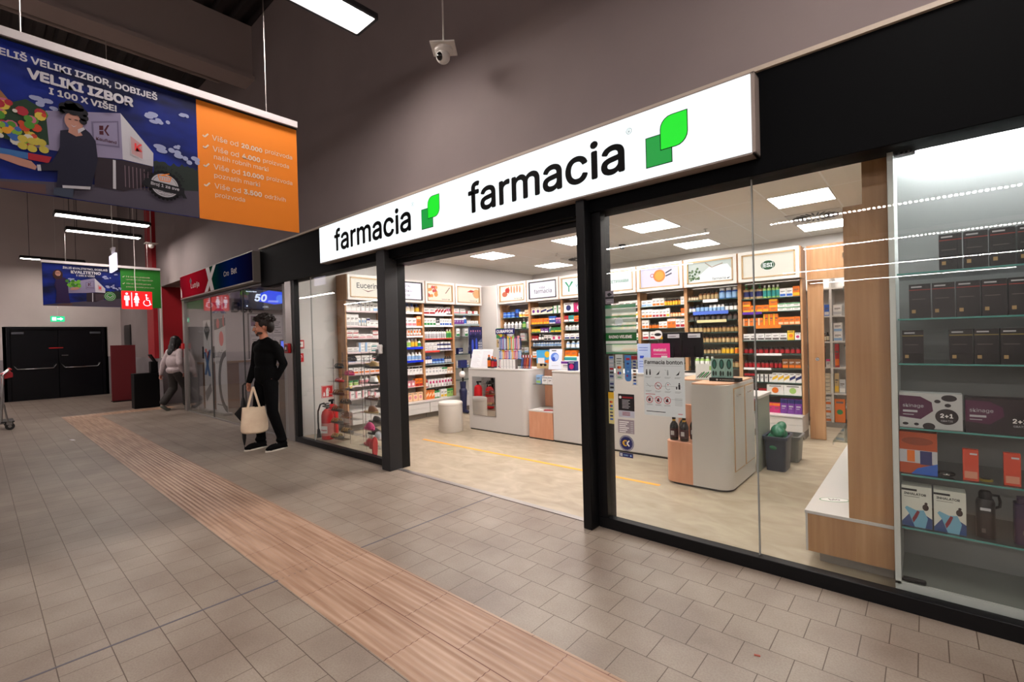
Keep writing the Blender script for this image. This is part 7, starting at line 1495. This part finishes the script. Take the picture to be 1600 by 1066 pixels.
def man():
    t = thing('person', 'young man in black clothes with cloth bag and umbrella before the lottery glass', 'person', (-6.61, 2.55, 0), math.radians(15))
    sk = mat('man_skin', '#b5785f', .5); blk = noise_mat('black_sweater', [(.3, '#060607'), (.7, '#0c0c0d')], 60, 3, .85); tr = noise_mat('black_trousers', [(.3, '#040405'), (.7, '#08080a')], 40, 3, .8); hr = mat('dark_brown_hair', '#1a100c', .6, spec=.3)
    for q in (blk, tr): q.node_tree.nodes['Principled BSDF'].inputs['Specular IOR Level'].default_value = .08
    b = MB(); hy = math.radians(-38); hc = (0.015, -.035, 1.632)
    M = head(b, hc, hy, sk, 1.07, .06)
    b.caps((0, -.0, 1.42), (0, -.03, 1.56), .058, sk, .052); b.ell((0, 0, 1.36), (.11, .065, .07), sk); b.ell((0, 0, 1.22), (.14, .09, .2), sk); b.ell((0, 0, 1.0), (.13, .095, .15), sk)
    # right arm (towards the shop wall side of the picture) hangs down and holds the bag, left hand in the pocket
    RS, RE, RW = (-.165, .0, 1.385), (-.20, -.02, 1.13), (-.175, -.12, .905); LS, LE, LW = (.165, .01, 1.385), (.225, .10, 1.13), (.165, .03, .94)
    b.caps(RS, RE, .042, sk, .034); b.caps(RE, RW, .034, sk, .025); b.caps(LS, LE, .042, sk, .034); b.caps(LE, LW, .034, sk, .025)
    fingers(b, RW, (-.175, -.13, .855), (0, -.05, -1), (.25, -1, 0), (1, .15, 0), sk, 1.0, 1); fingers(b, LW, (.135, .01, .90), (-.2, -.1, -1), (.2, 1, 0), (-1, 0, 0), sk, 1.0, -1)
    RF, LF = (-.165, -.02, 0), (.165, .045, 0)
    for sx, F_ in ((-1, RF), (1, LF)):
        b.caps((sx * .09, 0, .92), (sx * .135, -.03 if sx < 0 else -.015, .50), .075, sk, .05); b.caps((sx * .135, -.03 if sx < 0 else -.015, .5), (F_[0], F_[1] + .05, .1), .05, sk, .035); b.caps((F_[0], F_[1] + .05, .06), (F_[0], F_[1] - .10, .03), .03, sk, .025)
    fuse(b, 'body', t, .0065, 3)
    # sweater
    b = MB(); b.ell((0, .0, 1.33), (.19, .115, .105), blk); b.caps((-.15, 0, 1.385), (-.03, 0, 1.44), .055, blk, .06); b.caps((.15, 0, 1.385), (.03, 0, 1.44), .055, blk, .06); b.ell((0, .0, 1.20), (.168, .12, .2), blk); b.ell((0, .0, 1.03), (.168, .122, .14), blk); b.caps((0, 0, 1.41), (0, -.008, 1.445), .085, blk, .064); b.lathe([(.15, 0), (.162, .05), (.165, .2)], blk, Matrix.Translation((0, 0, .90)), 24, 1, .74)
    for A, B_, C_ in ((RS, RE, RW), (LS, LE, LW)):
        b.caps(A, B_, .063, blk, .050); b.caps(B_, C_, .050, blk, .038)
    b.ell((.20, .075, 1.28), (.03, .06, .1), blk)
    fuse(b, 'sweater', t, .009, 16)
    b = MB(); b.ell((0, .005, .93), (.158, .118, .09), tr); b.ell((.125, .01, .87), (.062, .07, .09), tr)
    for sx, F_ in ((-1, RF), (1, LF)):
        kn = (sx * .135, -.035 if sx < 0 else -.02, .50); b.caps((sx * .085, 0, .88), kn, .098, tr, .070); b.caps(kn, (F_[0], F_[1] + .045, .12), .072, tr, .056); b.ell((F_[0], F_[1] + .03, .12), (.062, .075, .045), tr)
    fuse(b, 'trousers', t, .010, 10)
    for sx, F_ in ((-1, RF), (1, LF)):
        b = MB(); x, y = F_[0], F_[1]; yaw = 0; b.ell((x, y - .07, .045), (.046, .11, .045), blk); b.ell((x, y + .04, .06), (.045, .075, .06), blk); b.ell((x, y - .14, .035), (.042, .06, .032), blk); b.box(x - .04, x + .04, y - .16, y + .1, .012, .03, blk)
        sh = fuse(b, 'shoe', t, .007, 3); b = MB()
        n = 24; pts = [(x + .05 * math.cos(a) * (1 if math.sin(a) < 0 else .92), y - .045 + .165 * math.sin(a)) for a in [2 * PI * i / n for i in range(n)]]; b.prism(pts, 0.0, .018, mat('white_rubber_sole', '#c9c0b4', .6)); b.obj('sole', sh, .003)
        b = MB()
        for q in range(3): b.tube([(x - .022, y - .05 - .02 * q, .086 - .008 * q), (x, y - .055 - .02 * q, .094 - .008 * q), (x + .022, y - .05 - .02 * q, .086 - .008 * q)], .003, mat('grey_laces', '#6a6664', .7), 5)
        b.obj('laces', sh)
    # hair, brows, eyes, beard
    b = MB(); rr = random.Random(12)
    def H(p, r): q = M @ Vector(p); b.ell(q, (r, r, r), hr, n=10, k=6)
    def Hx(p, r3): 
        q = Matrix.Diagonal((r3[0], r3[1], r3[2], 1)); pr = [(max(1e-6, math.cos(u)), math.sin(u)) for u in [-PI / 2 + PI * i / 10 for i in range(11)]]; b.lathe(pr, hr, M @ Matrix.Translation(Vector(p)) @ q, 18)
    Hx((0, .03, .062), (.088, .100, .078)); Hx((0, .075, .0), (.078, .055, .085)); Hx((0, -.04, .095), (.072, .05, .04)); Hx((.07, .005, .035), (.02, .05, .05)); Hx((-.07, .005, .035), (.02, .05, .05))
    for i in range(150):
        a = rr.random() * 2 * PI; e = .15 + rr.random() * 1.25; x, y, z = .098 * math.cos(a) * math.cos(e), .025 + .115 * math.sin(a) * math.cos(e), .05 + .098 * math.sin(e)
        if y < -.05 and z < .075: continue
        H((x, y, z), .010 + .016 * rr.random())
    for i in range(14): H((-.06 + .12 * rr.random(), -.072 - .018 * rr.random(), .085 + .035 * rr.random()), .013)
    fuse(b, 'hair', t, .005, 1)
    b = MB()
    for q in (-1, 1):
        b.tube([M @ Vector((q * .014, -.096, .018)), M @ Vector((q * .032, -.094, .024)), M @ Vector((q * .05, -.080, .016))], .0042, hr, 6)
    b.obj('eyebrows', t)
    b = MB()
    for q in (-1, 1): b.ell(M @ Vector((q * .031, -.083, -.001)), (.012, .012, .009), mat('eye_white', '#c9bdb6', .3)); b.ell(M @ Vector((q * .031, -.092, -.001)), (.006, .006, .006), mat('eye_dark', '#20140e', .2))
    b.obj('eyes', t)
    b = MB(); beard = mat('dark_stubble', '#3a221a', .8)
    def Bq(p, r3):
        pr = [(max(1e-6, math.cos(u)), math.sin(u)) for u in [-PI / 2 + PI * i / 8 for i in range(9)]]; b.lathe(pr, beard, M @ Matrix.Translation(Vector(p)) @ Matrix.Diagonal((r3[0], r3[1], r3[2], 1)), 14)
    Bq((0, -.066, -.097), (.030, .022, .020)); Bq((0, -.098, -.056), (.024, .008, .006)); Bq((.04, -.04, -.08), (.018, .035, .02)); Bq((-.04, -.04, -.08), (.018, .035, .02)); fuse(b, 'beard', t, .004, 2)
    # bag and umbrella are held, so they are things of their own
    Mw = Matrix.Translation((-6.61, 2.55, 0)) @ Matrix.Rotation(math.radians(15), 4, 'Z'); hp = Mw @ Vector((-.175, -.135, .84))
    bg = thing('tote_bag', 'cream cloth tote bag hanging from the hand of the man in black', 'bag', (hp.x + .08, hp.y + .03, .225), 1.2)
    cl = noise_mat('cream_canvas', [(.3, '#dcc2a6'), (.7, '#ead4b8')], 8, 5, .85, bump=.4)
    b = MB(); n = 28; vs = []; rows = [(0.0, .13, .045), (.02, .165, .07), (.10, .165, .075), (.2, .15, .06), (.3, .135, .04), (.35, .132, .03)]
    for z, a, c in rows:
        for i in range(n):
            an = 2 * PI * i / n; wv = 1 + .03 * math.sin(3 * an + z * 12); vs.append((a * wv * math.copysign(abs(math.cos(an)) ** .75, math.cos(an)), c * wv * math.copysign(abs(math.sin(an)) ** .8, math.sin(an)) + .01 * math.sin(z * 20), z + (.012 * math.cos(2 * an) if 0 < z < .35 else 0)))
    b.add(vs, [tuple(range(n))[::-1]] + [(j * n + i, j * n + (i + 1) % n, (j + 1) * n + (i + 1) % n, (j + 1) * n + i) for j in range(len(rows) - 1) for i in range(n)], cl)
    o = b.obj('bag_body', bg); s = o.modifiers.new('sub', 'SUBSURF'); s.levels = s.render_levels = 1; s = o.modifiers.new('thick', 'SOLIDIFY'); s.thickness = .003
    for q, yy in ((-1, -.028), (1, .028)):
        b = MB(); pts = [(-.07, yy, .34), (-.045, yy * .8, .44), (-.015, yy * .5, .56), (0, 0, .615), (.015, yy * .5, .56), (.045, yy * .8, .44), (.07, yy, .34)]
        for p0, p1 in zip(pts, pts[1:]):
            p0, p1 = Vector(p0), Vector(p1); d = (p1 - p0).normalized(); w_ = d.cross(Vector((0, 1, 0))).normalized() * .013; th = Vector((0, .002, 0))
            b.add([p0 - w_ - th, p0 + w_ - th, p1 + w_ - th, p1 - w_ - th, p0 - w_ + th, p0 + w_ + th, p1 + w_ + th, p1 - w_ + th], [(0, 1, 2, 3), (7, 6, 5, 4), (0, 4, 5, 1), (1, 5, 6, 2), (2, 6, 7, 3), (3, 7, 4, 0)], cl)
        b.obj('strap', bg)
    um = thing('umbrella', 'folded black umbrella with curved handle behind the cream cloth bag', 'umbrella', (hp.x - .02, hp.y - .045, .04), 1.2); ub = mat('umbrella_black', '#09090b', .6)
    b = MB(); b.tube([(.05, 0, .80), (.04, 0, .835), (.01, 0, .845), (-.012, 0, .82), (-.015, 0, .76), (-.015, 0, .62)], .011, ub); b.obj('handle', um)
    b = MB(); b.lathe([(.006, .03), (.012, .06), (.022, .12), (.03, .3), (.035, .5), (.03, .58), (.02, .64), (.015, .66)], ub, Matrix.Translation((-.015, 0, 0)), 8); b.add([(-.015, -.01, .58), (-.12, -.03, .46), (-.10, .03, .42), (-.02, .02, .30), (-.015, .01, .58), (-.1, .0, .40)], [(0, 1, 3), (1, 2, 3), (4, 3, 2), (0, 4, 2), (0, 2, 1)], ub); b.obj('canopy', um)
    b = MB(); b.cyl((-.015, 0, 0), (-.015, 0, .66), .004, mat('umbrella_tip', '#3a3a3c', .3, .8), n=8); b.obj('shaft', um)
man()
def woman():
    t = thing('person', 'woman in cream sweater walking away past the lottery corner post', 'person', (-12.45, 2.90, 0), math.radians(202))
    sk = mat('woman_skin', '#a87060', .5); sw = noise_mat('cream_sweater', [(.3, '#a8989a'), (.7, '#b9abac')], 30, 4, .85, bump=.3); pt = noise_mat('dark_olive_trousers', [(.3, '#26211f'), (.7, '#302a27')], 30, 4, .85); hr = mat('black_hair', '#0f0b0c', .5)
    b = MB(); M = head(b, (0, -.045, 1.52), 0, sk, .94)
    b.caps((0, 0, 1.32), (0, -.02, 1.45), .05, sk, .045); b.ell((0, 0, 1.27), (.13, .08, .08), sk); b.ell((0, 0, 1.1), (.12, .08, .2), sk); b.ell((0, 0, .9), (.13, .09, .12), sk)
    RS, RE, RW = (-.16, .0, 1.29), (-.23, .05, 1.03), (-.20, -.04, .84); LS, LE, LW = (.16, .0, 1.29), (.24, .08, 1.03), (.27, .12, .80)
    b.caps(RS, RE, .036, sk, .03); b.caps(RE, RW, .03, sk, .022); b.caps(LS, LE, .036, sk, .03); b.caps(LE, LW, .03, sk, .022)
    fingers(b, RW, (-.195, -.06, .79), (0, -.1, -1), (.1, -1, 0), (1, 0, 0), sk, .9, 1); fingers(b, LW, (.275, .13, .75), (0, .05, -1), (.1, -1, 0), (-1, 0, 0), sk, .9, 1)
    rf, lf = (-.09, -.20, 0), (.07, .20, 0)
    b.caps((-.08, 0, .85), (-.09, -.16, .48), .065, sk, .045); b.caps((-.09, -.16, .48), (-.09, -.18, .08), .045, sk, .032); b.caps((.08, 0, .85), (.08, .0, .47), .065, sk, .045); b.caps((.08, .0, .47), (.075, .24, .14), .045, sk, .032); b.caps((-.09, -.18, .05), (-.09, -.30, .03), .028, sk, .022); b.caps((.075, .24, .12), (.075, .17, .04), .028, sk, .024)
    fuse(b, 'body', t, .007, 3)
    b = MB(); b.ell((0, 0, 1.23), (.185, .12, .10), sw); b.ell((0, .01, 1.06), (.185, .14, .2), sw); b.ell((0, .01, .88), (.19, .145, .10), sw); b.caps((0, 0, 1.3), (0, -.01, 1.34), .07, sw, .055)
    for A, B_, C_ in ((RS, RE, RW), (LS, LE, LW)): b.caps(A, B_, .066, sw, .062); b.caps(B_, C_, .062, sw, .042)
    fuse(b, 'sweater', t, .009, 16)
    b = MB(); b.ell((0, 0, .85), (.165, .125, .1), pt); b.caps((-.085, 0, .82), (-.09, -.17, .48), .098, pt, .082); b.caps((-.09, -.17, .48), (-.09, -.18, .14), .082, pt, .08); b.caps((.085, 0, .82), (.085, -.01, .47), .098, pt, .082); b.caps((.085, -.01, .47), (.075, .21, .2), .082, pt, .078)
    fuse(b, 'trousers', t, .010, 10)
    shm = mat('grey_green_sneaker', '#6f746c', .6)
    b = MB(); b.ell((-.09, -.24, .04), (.042, .11, .04), shm); b.ell((-.09, -.17, .06), (.04, .05, .05), shm); b.box(-.125, -.055, -.33, -.13, .003, .02, shm); fuse(b, 'shoe', t, .007, 2)
    b = MB(); b.caps((.075, .245, .11), (.075, .15, .035), .042, shm, .034); b.ell((.075, .12, .03), (.04, .05, .028), shm); fuse(b, 'shoe', t, .007, 2)
    b = MB()
    def Hx(p, r3): pr = [(max(1e-6, math.cos(u)), math.sin(u)) for u in [-PI / 2 + PI * i / 10 for i in range(11)]]; b.lathe(pr, hr, M @ Matrix.Translation(Vector(p)) @ Matrix.Diagonal((r3[0], r3[1], r3[2], 1)), 18)
    Hx((0, .02, .045), (.083, .1, .082)); Hx((.07, -.02, -.03), (.03, .06, .1)); Hx((-.07, -.02, -.03), (.03, .06, .1)); Hx((0, .075, -.05), (.09, .06, .12)); Hx((0, .11, -.17), (.10, .05, .13)); Hx((0, .15, -.26), (.085, .035, .09)); Hx((.065, .02, -.08), (.03, .05, .12)); Hx((-.065, .02, -.08), (.03, .05, .12))
    fuse(b, 'hair', t, .008, 3)
woman()
